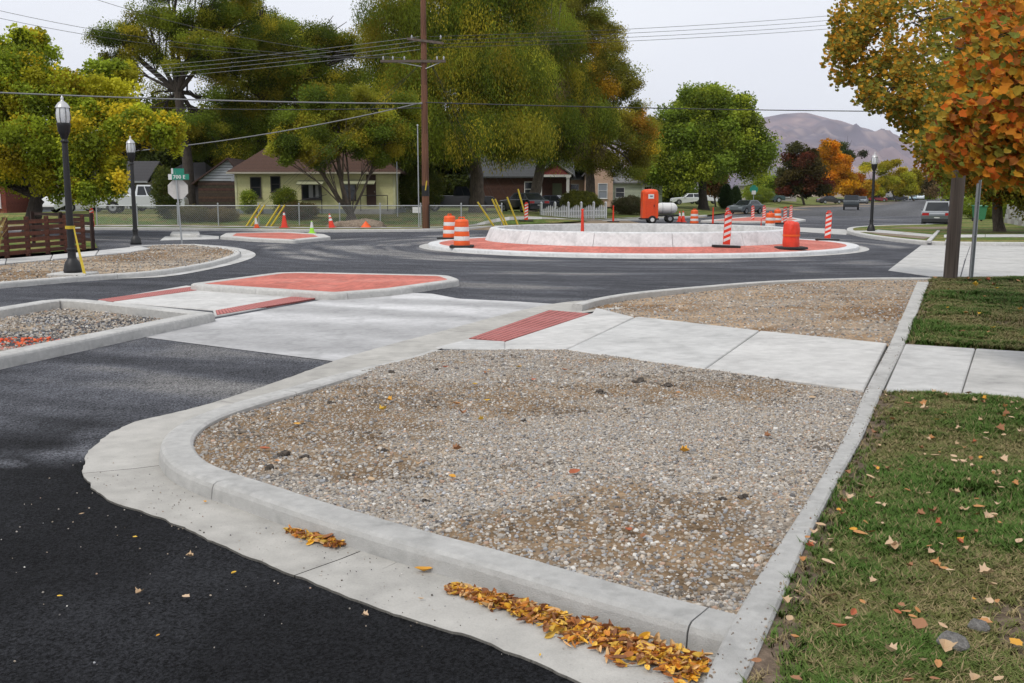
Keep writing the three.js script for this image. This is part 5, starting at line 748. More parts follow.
{ // blue-grey wall and red brick house at the far left
  const [x0] = [-39.976,-84], [x1] = [-35.253,-84], w = x1 - x0, o = thing('grey_house', 'blue-grey sided house half hidden by the yellow-green tree', 'house', [(x0 + x1) / 2, 0.4, -84]), b = paint([0.36, 0.42, 0.47]);
  mk('wall', box(w, 2.8, 6, 0, 1.4, -3.02), b, o); boards(o, 'clapboard', -w / 2, w / 2, 0.1, 2.7, 0.01, 0.24, [b, paint([0.34, 0.40, 0.45])]);
  windowPart(o, -w / 2 + 0.9, 1.5, 0.06, 0.9, 1.1); windowPart(o, 1.0, 1.5, 0.06, 0.8, 0.9);
  slopeRoof(o, [[[-w / 2 - 0.4, 2.75, 0.4], [w / 2 + 0.4, 2.75, 0.4], [w / 2 + 0.4, 4.6, -3], [-w / 2 - 0.4, 4.6, -3]], [[w / 2 + 0.4, 2.75, -6.4], [-w / 2 - 0.4, 2.75, -6.4], [-w / 2 - 0.4, 4.6, -3], [w / 2 + 0.4, 4.6, -3]]], 0.14, shingle([0.1, 0.1, 0.11]));
  const [a0] = [-45.944,-80], [a1] = [-40.241,-80], w2 = a1 - a0, p = thing('brick_house', 'red brick house at the left edge behind the tree', 'house', [(a0 + a1) / 2, 0.3, -80]);
  mk('wall', box(w2, 3.4, 6, 0, 1.7, -3), M([0.26, 0.075, 0.045], 0.9, { map: again(T.soil, 1) }), p);
  for (let k = 0; k < 16; k++) mk('brick_course', box(w2 + 0.02, 0.17, 0.05, 0, 0.12 + k * 0.2, 0.005), M([0.26 + 0.03 * (k % 3), 0.078, 0.048], 0.9, { map: again(T.soil, 1) }), p);
  windowPart(p, w2 / 2 - 0.8, 1.2, 0.04, 0.7, 1.0, { bars: 0 });
  slopeRoof(p, [[[-w2 / 2 - 0.4, 3.4, 0.4], [w2 / 2 + 0.4, 3.4, 0.4], [w2 / 2 + 0.4, 5.2, -3], [-w2 / 2 - 0.4, 5.2, -3]], [[w2 / 2 + 0.4, 3.4, -6.4], [-w2 / 2 - 0.4, 3.4, -6.4], [-w2 / 2 - 0.4, 5.2, -3], [w2 / 2 + 0.4, 5.2, -3]]], 0.14, shingle([0.09, 0.06, 0.05]));
}
{ // brick bungalow with a gabled porch
  const [cx] = [3.148,-95], o = thing('porch_house', 'red brick bungalow with a small white-trimmed gable porch behind the dark cars', 'house', [cx, 0.55, -96]), br = M([0.13, 0.06, 0.045], 0.9, { map: again(T.soil, 1) });
  mk('wall', box(9.4, 3.2, 7, -2.2, 1.6, -4.5), br, o);
  mk('porch_floor', box(3.0, 0.5, 1.6, 0.85, 0.25, -0.2), mat.concreteOld, o);
  for (const x of [-0.45, 2.15]) mk('column', [box(0.28, 2.6, 0.28, x, 1.8, 0.4), box(0.36, 0.12, 0.36, x, 3.06, 0.4), box(0.36, 0.12, 0.36, x, 0.56, 0.4)], mat.white, o);
  mk('railing', [box(1.0, 0.06, 0.06, 1.6, 1.2, 0.4), ...[0, 1, 2, 3, 4].map((k) => box(0.05, 0.6, 0.05, 1.2 + k * 0.2, 0.86, 0.4))], mat.white, o);
  mk('beam', box(3.2, 0.22, 0.24, 0.85, 3.24, 0.4), mat.white, o);
  mk('gable', hull8([[-0.6, 3.36, 0.35], [2.3, 3.36, 0.35], [2.3, 3.36, -0.9], [-0.6, 3.36, -0.9]], [[0.75, 4.35, 0.35], [0.95, 4.35, 0.35], [0.95, 4.35, -0.9], [0.75, 4.35, -0.9]]), M([0.24, 0.06, 0.055], 0.85), o);
  mk('bargeboard', [box(2.1, 0.16, 0.1, 0, 3.98, 0.5, 0, 0, 0.62), box(2.1, 0.16, 0.1, 1.7, 3.98, 0.5, 0, 0, -0.62)], mat.white, o);
  slopeRoof(o, [[[-1.0, 3.3, 0.55], [0.85, 4.58, 0.55], [0.85, 4.58, -4], [-1.0, 3.3, -4]], [[0.85, 4.58, 0.55], [2.7, 3.3, 0.55], [2.7, 3.3, -4], [0.85, 4.58, -4]]], 0.1, shingle([0.1, 0.1, 0.11]), 'porch_roof');
  slopeRoof(o, [[[-7.2, 3.2, -0.6], [2.9, 3.2, -0.6], [2.9, 5.4, -4.5], [-7.2, 5.4, -4.5]], [[2.9, 3.2, -8.4], [-7.2, 3.2, -8.4], [-7.2, 5.4, -4.5], [2.9, 5.4, -4.5]]], 0.14, shingle([0.11, 0.12, 0.13]));
  const d = mk('door', box(0.9, 2.1, 0.06, 1.2, 1.5, -0.96), paint([0.12, 0.14, 0.08]), o); mk('handle', put(new THREE.SphereGeometry(0.05, 8, 6), 1.5, 1.5, -0.9), mat.chrome, d);
  windowPart(o, -1.4, 2.0, -0.96, 1.0, 1.3);
}
{ // peach stucco house with an arched gable front, and the pale green house
  const [cx] = [9.217,-108], o = thing('peach_house', 'peach stucco house with a narrow front gable behind the picket fence', 'house', [cx, 0.75, -108]), st = paint([0.56, 0.38, 0.28]);
  mk('front_wall', [box(3.0, 3.4, 5, 0.1, 1.7, -2.5), hull8([[-1.4, 3.4, 0], [1.6, 3.4, 0], [1.6, 3.4, -5], [-1.4, 3.4, -5]], [[-0.2, 5.0, 0], [0.4, 5.0, 0], [0.4, 5.0, -5], [-0.2, 5.0, -5]])], st, o);
  mk('wall', box(9, 3.0, 5, -5.2, 1.5, -4.5), paint([0.50, 0.36, 0.28]), o);
  slopeRoof(o, [[[-10, 3.0, -1.6], [-1.2, 3.0, -1.6], [-1.2, 4.8, -4.5], [-10, 4.8, -4.5]]], 0.12, shingle([0.36, 0.37, 0.4])); slopeRoof(o, [[[-1.7, 3.3, 0.3], [-0.2, 5.15, 0.3], [-0.2, 5.15, -5], [-1.7, 3.3, -5]], [[0.4, 5.15, 0.3], [1.9, 3.3, 0.3], [1.9, 3.3, -5], [0.4, 5.15, -5]], [[-0.2, 5.15, 0.3], [0.4, 5.15, 0.3], [0.4, 5.15, -5], [-0.2, 5.15, -5]]], 0.1, shingle([0.3, 0.3, 0.32]), 'gable_roof');
  windowPart(o, 0.5, 1.7, 0.02, 0.9, 1.5, { pane: M([0.2, 0.22, 0.25], 0.1) }); windowPart(o, -5.0, 1.7, -1.98, 1.6, 1.2); windowPart(o, -2.4, 1.8, -1.98, 0.9, 1.2);
  const [c2] = [13.606,-112], p = thing('pale_house', 'pale green house with one tall white-framed window left of the orange toilet', 'house', [c2, 0.8, -112]), b = paint([0.55, 0.60, 0.48]);
  mk('wall', box(6.4, 2.6, 5, -0.1, 1.3, -2.53), b, p); boards(p, 'clapboard', -3.3, 3.1, 0.1, 2.5, 0, 0.24, [b, paint([0.52, 0.57, 0.46])]);
  windowPart(p, 1.5, 1.35, 0.06, 0.75, 1.5, { t: 0.28 }); windowPart(p, -1.6, 1.5, 0.06, 0.9, 1.0);
  slopeRoof(p, [[[-3.7, 2.6, 0.4], [3.5, 2.6, 0.4], [3.5, 4.2, -2.5], [-3.7, 4.2, -2.5]], [[3.5, 2.6, -5.4], [-3.7, 2.6, -5.4], [-3.7, 4.2, -2.5], [3.5, 4.2, -2.5]]], 0.12, shingle([0.34, 0.35, 0.38]));
}
{ // grey house beyond the evergreens
  const [cx] = [47.145,-182], o = thing('grey_house', 'grey house with a big pale roof and porch post left of the maroon tree', 'house', [cx, 0.75, -182]), g = paint([0.34, 0.34, 0.35]);
  mk('wall', box(8.6, 3.2, 8, 0, 1.6, -4), paint([0.40, 0.36, 0.33]), o); mk('upper_wall', box(4.2, 2.2, 4, -1.2, 4.0, -3), g, o);
  slopeRoof(o, [[[-4.8, 3.2, 0.6], [4.8, 3.2, 0.6], [3.0, 6.6, -4], [-2, 6.6, -4]], [[4.8, 3.2, 0.6], [4.8, 3.2, -8.6], [3.0, 6.6, -4], [3.0, 6.6, -4.01]], [[-4.8, 3.2, -8.6], [-4.8, 3.2, 0.6], [-2, 6.6, -4], [-2, 6.6, -4.01]]], 0.16, shingle([0.30, 0.31, 0.34]));
  windowPart(o, -1.4, 4.0, -0.9, 1.6, 1.3); windowPart(o, -3.2, 1.7, 0.04, 1.2, 1.3); windowPart(o, 2.6, 1.7, 0.04, 1.4, 1.3);
  mk('column', box(0.3, 3.0, 0.3, -1.2, 1.5, 0.7), mat.white, o); mk('column', box(0.3, 3.0, 0.3, 0.8, 1.5, 0.7), mat.white, o);
  const d = mk('door', box(1, 2.1, 0.06, -0.2, 1.1, 0.03), paint([0.1, 0.06, 0.05]), o); mk('handle', put(new THREE.SphereGeometry(0.06, 8, 6), 0.2, 1.1, 0.08), mat.chrome, d);
}
{ // far end of the street: low commercial blocks and two signs
  const blk = (name, label, u, d, w, h, c, dep = 8, wins = 3) => { const o = thing(name, label, 'building', [(u - 512) / 996 * d, land((u - 512) / 996 * d, -d) + 0.1, -d]); mk('wall', box(w, h, dep, 0, h / 2, -dep / 2), paint(c), o); mk('roof', box(w + 0.4, 0.4, dep + 0.4, 0, h + 0.2, -dep / 2), paint([0.3, 0.3, 0.3]), o); for (let k = 0; k < wins; k++) windowPart(o, (k - (wins - 1) / 2) * w / wins, h * 0.5, 0.05, w / wins * 0.5, h * 0.35, { sill: false, t: 0.15 }); return o; };
  blk('shop_building', 'pale flat-roofed building at the end of the street', 934, 390, 18, 5, [0.5, 0.48, 0.46], 10, 4); blk('shop_building', 'grey flat-roofed building behind the end-of-street trees', 905, 430, 24, 4.5, [0.32, 0.33, 0.36], 10, 5); blk('shop_building', 'tan building seen between the vehicle and the wooden pole', 958, 330, 12, 4, [0.42, 0.36, 0.3], 8, 3);
  const sg = thing('billboard', 'dark rectangular roadside sign board at the end of the street', 'sign', [(920 - 512) / 996 * 340, land(139, -340), -340]); mk('panel', box(4.6, 3.6, 0.4, 0, 5.6, 0), paint([0.03, 0.04, 0.06]), sg); mk('post', [box(0.4, 4, 0.4, -1.2, 2, 0), box(0.4, 4, 0.4, 1.2, 2, 0)], mat.galv, sg);
  const rs = thing('shop_sign', 'round-cornered red sign at the end of the street', 'sign', [(929 - 512) / 996 * 340, land(142, -340), -340]); mk('panel', [box(2.0, 1.9, 0.4, 0, 6.6, 0), box(2.4, 1.3, 0.38, 0, 6.6, 0)], paint([0.62, 0.06, 0.05]), rs); mk('post', box(0.35, 5.8, 0.35, 0, 2.9, 0), mat.galv, rs);
}

// ---------------------------------------------------------------- fences
{ // brown slat fence
  const A = [-14.588,-26.351], B = [-14.004,-32.684], n = 6, dir = Math.atan2(-(B[1] - A[1]), B[0] - A[0]), L = Math.hypot(B[0] - A[0], B[1] - A[1]);
  const o = thing('slat_fence', 'low brown fence of wide horizontal boards at the left edge', 'fence', [A[0], 0.08, A[1]], dir), m = [[0.17, 0.045, 0.018], [0.14, 0.04, 0.018], [0.20, 0.055, 0.022]].map((c) => M(c, 0.85, { map: again(T.wood, [1, 4]) }));
  for (let i = 0; i <= n; i++) mk('post', box(0.1, 1.15, 0.1, i / n * L, 0.575, 0), m[1], o);
  for (let i = 0; i < n; i++) for (let k = 0; k < 6; k++) mk('board', box(L / n - 0.02, 0.115, 0.025, (i + 0.5) / n * L, 0.13 + k * 0.175, 0.065 + 0.004 * ((i + k) % 2)), m[(i + k) % 3], o);
  const p = thing('rail_fence', 'darker end section of open rails beside the street lamp base', 'fence', [B[0] + 0.05, 0.08, B[1] - 0.6], dir + 0.9), L2 = 5, dk = M([0.05, 0.018, 0.012], 0.85, { map: again(T.wood, [1, 4]) });
  for (let i = 0; i <= 2; i++) mk('post', box(0.1, 1.2, 0.1, i / 2 * L2, 0.6, 0), dk, p); for (let i = 0; i < 2; i++) for (let k = 0; k < 4; k++) mk('rail', box(L2 / 2 - 0.02, 0.1, 0.03, (i + 0.5) / 2 * L2, 0.3 + k * 0.27, 0.07), dk, p);
}
{ // chain-link fence in front of the yards
  const z = -58.5, x0 = -24.2, x1 = -0.6, o = thing('chain_link_fence', 'grey chain-link fence in front of the houses across the street', 'fence', [0, 0, z]), y = 0.15, h = 1.15;
  for (let x = x0; x <= x1 + 0.1; x += 2.36) mk('post', [cylY(0.04, 0.04, h + 0.1, x, y, 0, 8), put(new THREE.SphereGeometry(0.05, 8, 6), x, y + h + 0.12, 0)], mat.galv, o);
  mk('top_rail', rod([x0, y + h, 0], [x1, y + h, 0], 0.028), mat.galv, o);
  const gs = []; for (let x = x0 - h; x < x1; x += 0.11) for (const s of [1, -1]) { const a = Math.max(x, x0), b = Math.min(x + h, x1); if (b - a < 0.05) continue; gs.push(rod([a, y + (s > 0 ? a - x : h - (a - x)), s * 0.004], [b, y + (s > 0 ? b - x : h - (b - x)), s * 0.004], 0.0045, 0.0045, 4)); }
  mk('wire_mesh', gs, mat.galv, o).userData.kind = 'stuff';
  const sign = tag(mk('notice', box(0.46, 0.34, 0.02, 0, 0, 0), mat.white), 'small white notice hung on the chain-link fence by the utility pole', 'sign'); sign.position.set(...[-5.552,1.052,-58.4]);
}
{ // white picket fence with scalloped top
  const A = [2.139,-71], B = [7.267,-77], L = Math.hypot(B[0] - A[0], B[1] - A[1]), o = thing('picket_fence', 'white picket fence with a wavy top in front of the brick bungalow', 'fence', [A[0], 0.16, A[1]], Math.atan2(-(B[1] - A[1]), B[0] - A[0]), null), n = 38, bays = 5;
  delete o.userData.group;
  for (let i = 0; i < n; i++) { const t = i / n * bays % 1, h = 0.72 + 0.24 * Math.pow(Math.sin(Math.PI * t), 2); const x = (i + 0.5) / n * L; mk('picket', [box(0.1, h, 0.03, x, h / 2 + 0.05, 0), put(new THREE.ConeGeometry(0.07, 0.1, 4), x, h + 0.1, 0, 0, Math.PI / 4, 0, [1, 1, 0.35])], mat.white, o); }
  for (let i = 0; i <= bays; i++) mk('post', [box(0.13, 1.2, 0.13, i / bays * L, 0.6, -0.1), put(new THREE.ConeGeometry(0.11, 0.14, 4), i / bays * L, 1.27, -0.1, 0, Math.PI / 4)], mat.white, o);
  for (const y of [0.25, 0.62]) mk('rail', box(L, 0.08, 0.05, L / 2, y, -0.05), mat.white, o);
}

// ---------------------------------------------------------------- street lamps, poles, wires, signs
{
  const glassy = new THREE.MeshPhysicalMaterial({ color: lin(0.82, 0.84, 0.86), roughness: 0.25, transmission: 0.35, thickness: 0, side: THREE.DoubleSide });
  const o = thing('street_lamp', 'black street lamp nearest the camera at the left, yellow tape round its base', 'street lamp', [0, 0, 0], 0, 'black post-top street lamps');
  mk('base', lathe([[0.0, 0.0], [0.21, 0], [0.225, 0.05], [0.21, 0.09], [0.2, 0.15], [0.175, 0.24], [0.12, 0.31], [0.1, 0.36], [0.095, 0.5]], 20), mat.black, o);
  const pole = mk('pole', lathe([[0.088, 0.4], [0.08, 1.6], [0.066, 3.12], [0.0, 3.12]], 16), mat.black, o); mk('collar', [lathe([[0.1, 0.5], [0.115, 0.54], [0.1, 0.58]], 16), lathe([[0.07, 2.98], [0.1, 3.02], [0.07, 3.06]], 16)], mat.black, pole);
  mk('holder', lathe([[0.07, 3.08], [0.1, 3.16], [0.14, 3.24], [0.155, 3.38], [0.165, 3.42], [0.15, 3.44]], 20), mat.black, o);
  const gl = mk('globe', lathe([[0.145, 3.43], [0.17, 3.52], [0.172, 3.66], [0.15, 3.78], [0.1, 3.85]], 20), glassy, o);
  mk('rib', [0, 1, 2, 3, 4, 5, 6, 7].map((k) => { const a = k * Math.PI / 4; return tubeR([[0.155, 3.44], [0.178, 3.54], [0.18, 3.66], [0.155, 3.79]].map(([r, y]) => [r * Math.cos(a), y, r * Math.sin(a)]), [0.007, 0.007, 0.007, 0.007], 4); }), mat.black, gl);
  mk('cap', lathe([[0.172, 3.775], [0.165, 3.8], [0.11, 3.88], [0.04, 3.93], [0.028, 3.97], [0.04, 4.0], [0.0, 4.06]], 20), M([0.5, 0.5, 0.5], 0.35, { metalness: 0.5 }), o);
  mk('lamp', cylY(0.05, 0.05, 0.2, 0, 3.44, 0, 8), M([0.5, 0.5, 0.48], 0.5), o);
  o.scale.set(0.88, 0.935, 0.88); o.position.set(...at3([-9.636,-21.852], 0.16));
  copyOf(o, at3([-13.358,-35.512], 0.13), 0.4, 'black street lamp behind the first, just left of the stop sign');
  copyOf(o, at3([17.498,-48.816], 0.16), 0.2, 'black street lamp on the far right corner before the wide street');
  const fp = mk('lamp_footing', prism([[-0.42, -0.36], [0.42, -0.36], [0.42, 0.36], [-0.42, 0.36]], -0.1, 0.16, 0.02), mat.kerb); fp.position.set(...at3([-9.636,-21.852], 0)); tag(fp, 'square concrete footing under the nearest street lamp', 'footing');
  const fp2 = fp.clone(); fp2.name = numbered('lamp_footing'); fp2.scale.set(2.2, 0.99, 2); fp2.position.set(...at3([17.498,-48.816], 0)); scene.add(fp2); fp2.userData = { label: 'concrete footing under the lamp on the far right corner', category: 'footing' };
  const tape = thing('caution_tape', 'yellow caution tape wound round the nearest lamp and trailing to the ground', 'tape', at3([-9.636,-21.852], 0.16)); mk('loop', lathe([[0.102, 0.95], [0.104, 1.02]], 12), mat.yellow, tape); mk('tail', [quad([0.09, 1.0, 0.06], [0.13, 0.98, 0.08], [0.26, 0.5, 0.18], [0.2, 0.5, 0.16]), quad([0.2, 0.5, 0.16], [0.26, 0.5, 0.18], [0.42, -0.03, 0.3], [0.34, -0.03, 0.28])], mat.yellow, tape);
}
{ // utility pole
  const [px, pz] = [-4.601,-53.578], o = thing('utility_pole', 'tall brown wooden utility pole with crossarms across the street', 'utility pole', [px, 0.1, pz]), H = 14.2, Y = (v) => 1.8 + (197 - v) / 996 * -pz - 0.1;
  mk('post', lathe([[0.0, -0.1], [0.2, -0.1], [0.19, 2], [0.165, 7], [0.13, H], [0, H]], 16), mat.pole, o);
  const arm = mk('crossarm', box(3.4, 0.13, 0.11, -0.55, Y(67), 0.17), mat.greyWood, o);
  mk('brace', [rod([-1.4, Y(67) - 0.04, 0.17], [-0.1, Y(72), 0.15], 0.02), rod([0.9, Y(67) - 0.04, 0.17], [0.1, Y(74), 0.15], 0.02)], mat.galv, arm);
  const ins = (x, y) => lathe([[0.02, 0], [0.05, 0.04], [0.03, 0.08], [0.055, 0.12], [0.03, 0.16], [0.02, 0.2]], 10, x, y, 0.17);
  for (const x of [-2.1, -1.6, -1.0, 0.7, 1.05]) mk('insulator', ins(x, Y(67) + 0.06), paint([0.45, 0.46, 0.48], 0.3), arm);
  const a2 = mk('crossarm', box(1.9, 0.12, 0.1, 0.1, Y(48), 0.16, 0, 0, -0.12), mat.greyWood, o); for (const x of [-0.6, 0.9]) mk('insulator', ins(x, Y(48) + 0.1), paint([0.45, 0.46, 0.48], 0.3), a2);
  mk('insulator', [put(lathe([[0.03, 0], [0.07, 0.06], [0.03, 0.12], [0.07, 0.18], [0.03, 0.24], [0.07, 0.3], [0.03, 0.36], [0.07, 0.42], [0.03, 0.5]], 10), 0.6, Y(5), 0.1, 0, 0, -1.6), put(lathe([[0.03, 0], [0.07, 0.06], [0.03, 0.12], [0.07, 0.18], [0.03, 0.3]], 10), -0.5, Y(4), 0.1, 0, 0, 1.6)], paint([0.5, 0.52, 0.55], 0.3), o);
  mk('ground_guard', cylY(0.03, 0.03, 1.3, 0.2, 0, 0.12, 8), M([0.02, 0.02, 0.02], 0.6), o);
  mk('reflective_band', [lathe([[0.203, 1.75], [0.2, 2.3]], 14)], mat.black, o); mk('tag', box(0.06, 0.5, 0.02, 0.05, 2.3, 0.2, 0, 0, -0.15), mat.yellow, o);
  // wires: each its own span
  const W = (label, a, b, sag, r = 0.016, m = mat.wire) => { const pts = []; for (let i = 0; i <= 24; i++) { const t = i / 24; pts.push([lerp(a[0], b[0], t), lerp(a[1], b[1], t) - sag * 4 * t * (1 - t), lerp(a[2], b[2], t)]); } const w = mk('overhead_wire', tubeR(pts, pts.map(() => r), 5), m); tag(w, label, 'wire', 'wires strung to the utility pole'); };
  const at = (x, v, z = 0.17) => [px + x, 0.1 + Y(v), pz + z];
  W('thick pale cable crossing the left half at mid height', [-23.512,6.153,-42], at(-0.1, 107), 0.12, 0.035, mat.wirePale);
  W('dark cable just below the thick pale one at the left', [-29.138,6.841,-52], at(-0.1, 111), 0.3, 0.022);
  W('cable from the pole to the right edge at mid height', at(0.1, 106), [34.635,6.755,-60], 0.15, 0.028);
  W('pale cable sloping down to the left from the pole', at(-0.1, 106), [-23.599,4.237,-58], 0.35, 0.03, mat.wirePale);
  W('highest wire from the upper left corner', [-33.15,13.328,-60], at(-2.1, 64), 0.7, 0.014, mat.wire);
  W('second wire from the upper left corner', [-33.187,12.882,-60], at(-1.6, 64), 0.8, 0.014, mat.wire);
  W('third wire coming down from the left top', [-25.03,13.44,-60], at(-1.0, 64), 0.6, 0.014, mat.wire);
  const rights = [[42.429,19.009,-90], [42.458,18.59,-90], [42.488,18.171,-90], [42.511,17.835,-90]], lefts = [[-30.887,10.253,-70], [-30.904,9.987,-70], [-30.922,9.721,-70], [-30.939,9.455,-70]], names = ['top', 'second', 'third', 'lowest'];
  rights.forEach((e, i) => { W(`${names[i]} wire of the bundle rising to the right`, at(0.3, 44 + i * 3.4), e, 0.5, 0.014, mat.wire); W(`${names[i]} wire of the bundle running left through the trees`, lefts[i], at(-0.2, 44 + i * 4), 0.2, 0.012, mat.wirePale); });
  W('short wire from the pole head to the right', at(0.9, 5), [7.41,13.774,-60], 0.2, 0.02, mat.wirePale);
  const guards = [[[-15.179,0.219,-57.2], [-14.389,1.348,-57.4], 'left'], [[-13.99,0.168,-57], [-13.201,1.35,-57.2], 'second']];
  const G2 = [[[-1.032,0.267,-57.5], [-1.972,1.517,-57.5]], [[-0.401,0.324,-57.5], [-1.143,1.687,-57.5]], [[-0.259,0.322,-57.6], [-0.973,1.687,-57.6]], [[0.353,0.461,-59], [-0.293,1.8,-59]], [[0.895,0.884,-62], [0.369,2.287,-62]]];
  const all = [...guards.map((g) => [g[0], g[1]]), ...guards.map((g) => [[g[0][0] + 0.28, g[0][1], g[0][2]], [g[1][0] + 0.28, g[1][1], g[1][2]]]), ...G2];
  const gl = ['left yellow guy guard of the left pair before the yellow house', 'left yellow guy guard of the second pair before the yellow house', 'right yellow guy guard of the left pair before the yellow house', 'right yellow guy guard of the second pair before the yellow house', 'first leaning yellow guy guard right of the utility pole', 'left one of the twin leaning guy guards under the willow', 'right one of the twin leaning guy guards under the willow', 'yellow guy guard beside the dark cars', 'upper yellow guy guard in front of the dark cars'];
  all.forEach(([a, b], i) => { a = [a[0], land(a[0], a[2]) + 0.12, a[2]]; const g = thing('guy_wire', gl[i], 'guy wire', a, 0, 'anchored guy wires of the utility pole'), d = [b[0] - a[0], b[1] - a[1], b[2] - a[2]]; mk('guard', rod([0, 0, 0], d, 0.055, 0.05, 8), mat.yellow, g); const top = [px - a[0], 0.1 + Y(i < 4 ? 66 : 30 + i * 4) - a[1], pz - a[2]]; mk('cable', rod(d, top, 0.006, 0.006, 5), mat.wire, g); });
  const cp = thing('metal_post', 'slim grey metal post standing left of the utility pole', 'post', onLand([-5.201,-56], 0.1)); mk('pipe', cylY(0.032, 0.03, 5.6, 0, 0, 0, 8), mat.galv, cp); mk('pipe_cap', lathe([[0.05, 5.58], [0.05, 5.64], [0, 5.66]], 8), mat.galv, cp);
  const c2 = copyOf(cp, onLand([-7.179,-63], 0.1), 0, 'shorter thin metal post at the right corner of the yellow house'); c2.scale.y = 0.6;
}
{ // wooden pole and sign post on the near right lawn
  const [x, z] = [9.176,-20.837], o = thing('wooden_pole', 'plain weathered wooden pole at the edge of the right lawn, top hidden in leaves', 'pole', [x, 0.08, z]);
  mk('shaft', tubeR([[0, -0.1, 0], [0.02, 1, 0], [0.06, 3, 0], [0.1, 5, 0], [0.12, 7.4, 0]], [0.14, 0.136, 0.132, 0.126, 0.115], 16), mat.greyWood, o); mk('pole_cap', lathe([[0.13, 0], [0.1, 0.03], [0, 0.04]], 12, 0.12, 7.4, 0), mat.galv, o);
  const [sx, sz] = [9.595,-20.837], s = thing('sign_post', 'thin grey metal sign post right of the wooden pole', 'post', [sx, 0.08, sz]); mk('channel', [box(0.07, 2.6, 0.012, 0.03, 1.3, 0, 0, 0, -0.02), box(0.012, 2.6, 0.05, 0, 1.3, 0.03, 0, 0, -0.02), box(0.012, 2.6, 0.05, 0.06, 1.3, 0.03, 0, 0, -0.02)], mat.galv, s); mk('bolt', [0.9, 1.6, 2.3].map((y) => put(new THREE.CylinderGeometry(0.012, 0.012, 0.03, 6), 0.03 + y * 0.02, y, 0.01, Math.PI / 2)), mat.black, s);
}
{ // stop sign seen from behind, with street name blades on top
  const [x, z] = [-12.191,-36.933], d = -z, o = thing('stop_sign', 'octagonal traffic sign seen from its blank grey back, green name blades on top', 'sign', [x, 0.08, z], 0.12);
  const k = d / 996;
  mk('post', rod([0, 0, 0], [-0.12, 74 * k, 0], 0.03, 0.03, 8), mat.galv, o);
  const oct = new THREE.Shape(Array.from({ length: 8 }, (_, i) => { const a = (i + 0.5) * Math.PI / 4; return new THREE.Vector2(Math.cos(a) * 0.385, Math.sin(a) * 0.385); }));
  mk('panel', put(new THREE.ExtrudeGeometry(oct, { depth: 0.012, bevelEnabled: false }), -0.06, 54 * k, -0.05), M([0.62, 0.60, 0.58], 0.55, { map: T.dirty }), o);
  const green = paint([0.01, 0.26, 0.17], 0.45), lo = mk('name_blade', [box(0.62, 0.2, 0.02, 0.06, 66 * k, 0.05)], green, o), hi = mk('name_blade', box(0.42, 0.2, 0.02, -0.02, 71 * k + 0.02, 0, 0, 0.2), green, o);
  mk('white_end', box(0.13, 0.2, 0.024, -0.3, 66 * k, 0.05), mat.white, lo); mk('white_end', box(0.07, 0.2, 0.024, -0.22, 71 * k + 0.02, 0.04, 0, 0.2), mat.white, hi);
  const font = await new FontLoader().loadAsync('fonts/droid/droid_sans_bold.typeface.json');
  const t = new TextGeometry('700 E', { font, size: 0.13, depth: 0.006, curveSegments: 3 }); t.computeBoundingBox(); mk('lettering', put(t, -0.2, 66 * k - 0.065, 0.062), mat.white, lo);
  // round green sign on a post down the street
  const g = thing('round_sign', 'round green and white sign on a thin post behind the grey sedan', 'sign', onLand([29.275,-122], 0.1)); mk('post', cylY(0.05, 0.05, 2.4, 0, 0, 0, 8), mat.galv, g); mk('disc', put(new THREE.CylinderGeometry(0.5, 0.5, 0.04, 20), 0, 2.5, 0.06, Math.PI / 2), green, g); mk('white_panel', box(0.5, 0.45, 0.05, 0, 2.1, 0.07), mat.white, g);
}

// ---------------------------------------------------------------- traffic control
function barrelProto() {
  const o = thing('traffic_barrel', 'orange and white barrel standing on the apron, front one of the left pair', 'traffic barrel', [0, 0, 0], 0, 'orange traffic barrels');
  const r = (y) => lerp(0.285, 0.225, y / 0.92);
  const cuts = [0.06, 0.22, 0.37, 0.53, 0.68, 0.84]; for (let i = 0; i < 5; i++) { const y0 = cuts[i], y1 = cuts[i + 1]; mk(i % 2 ? 'white_band' : 'orange_band', lathe([[r(y0) - 0.012, y0], [r(y0), y0 + 0.012], [r(y1) , y1 - 0.012], [r(y1) - 0.012, y1]], 22), i % 2 ? mat.reflect : mat.orange, o); }
  mk('lid', lathe([[0.232, 0.84], [0.22, 0.9], [0.17, 0.93], [0, 0.94]], 22), mat.orange, o);
  mk('handle', [box(0.2, 0.03, 0.04, 0, 1.0, 0), box(0.03, 0.08, 0.04, -0.09, 0.96, 0), box(0.03, 0.08, 0.04, 0.09, 0.96, 0)], mat.orange, o);
  mk('rubber_base', prism([[-0.4, -0.34], [-0.34, -0.4], [0.34, -0.4], [0.4, -0.34], [0.4, 0.34], [0.34, 0.4], [-0.34, 0.4], [-0.4, 0.34]], 0, 0.07, 0.015), mat.rubber, o);
  return o;
}
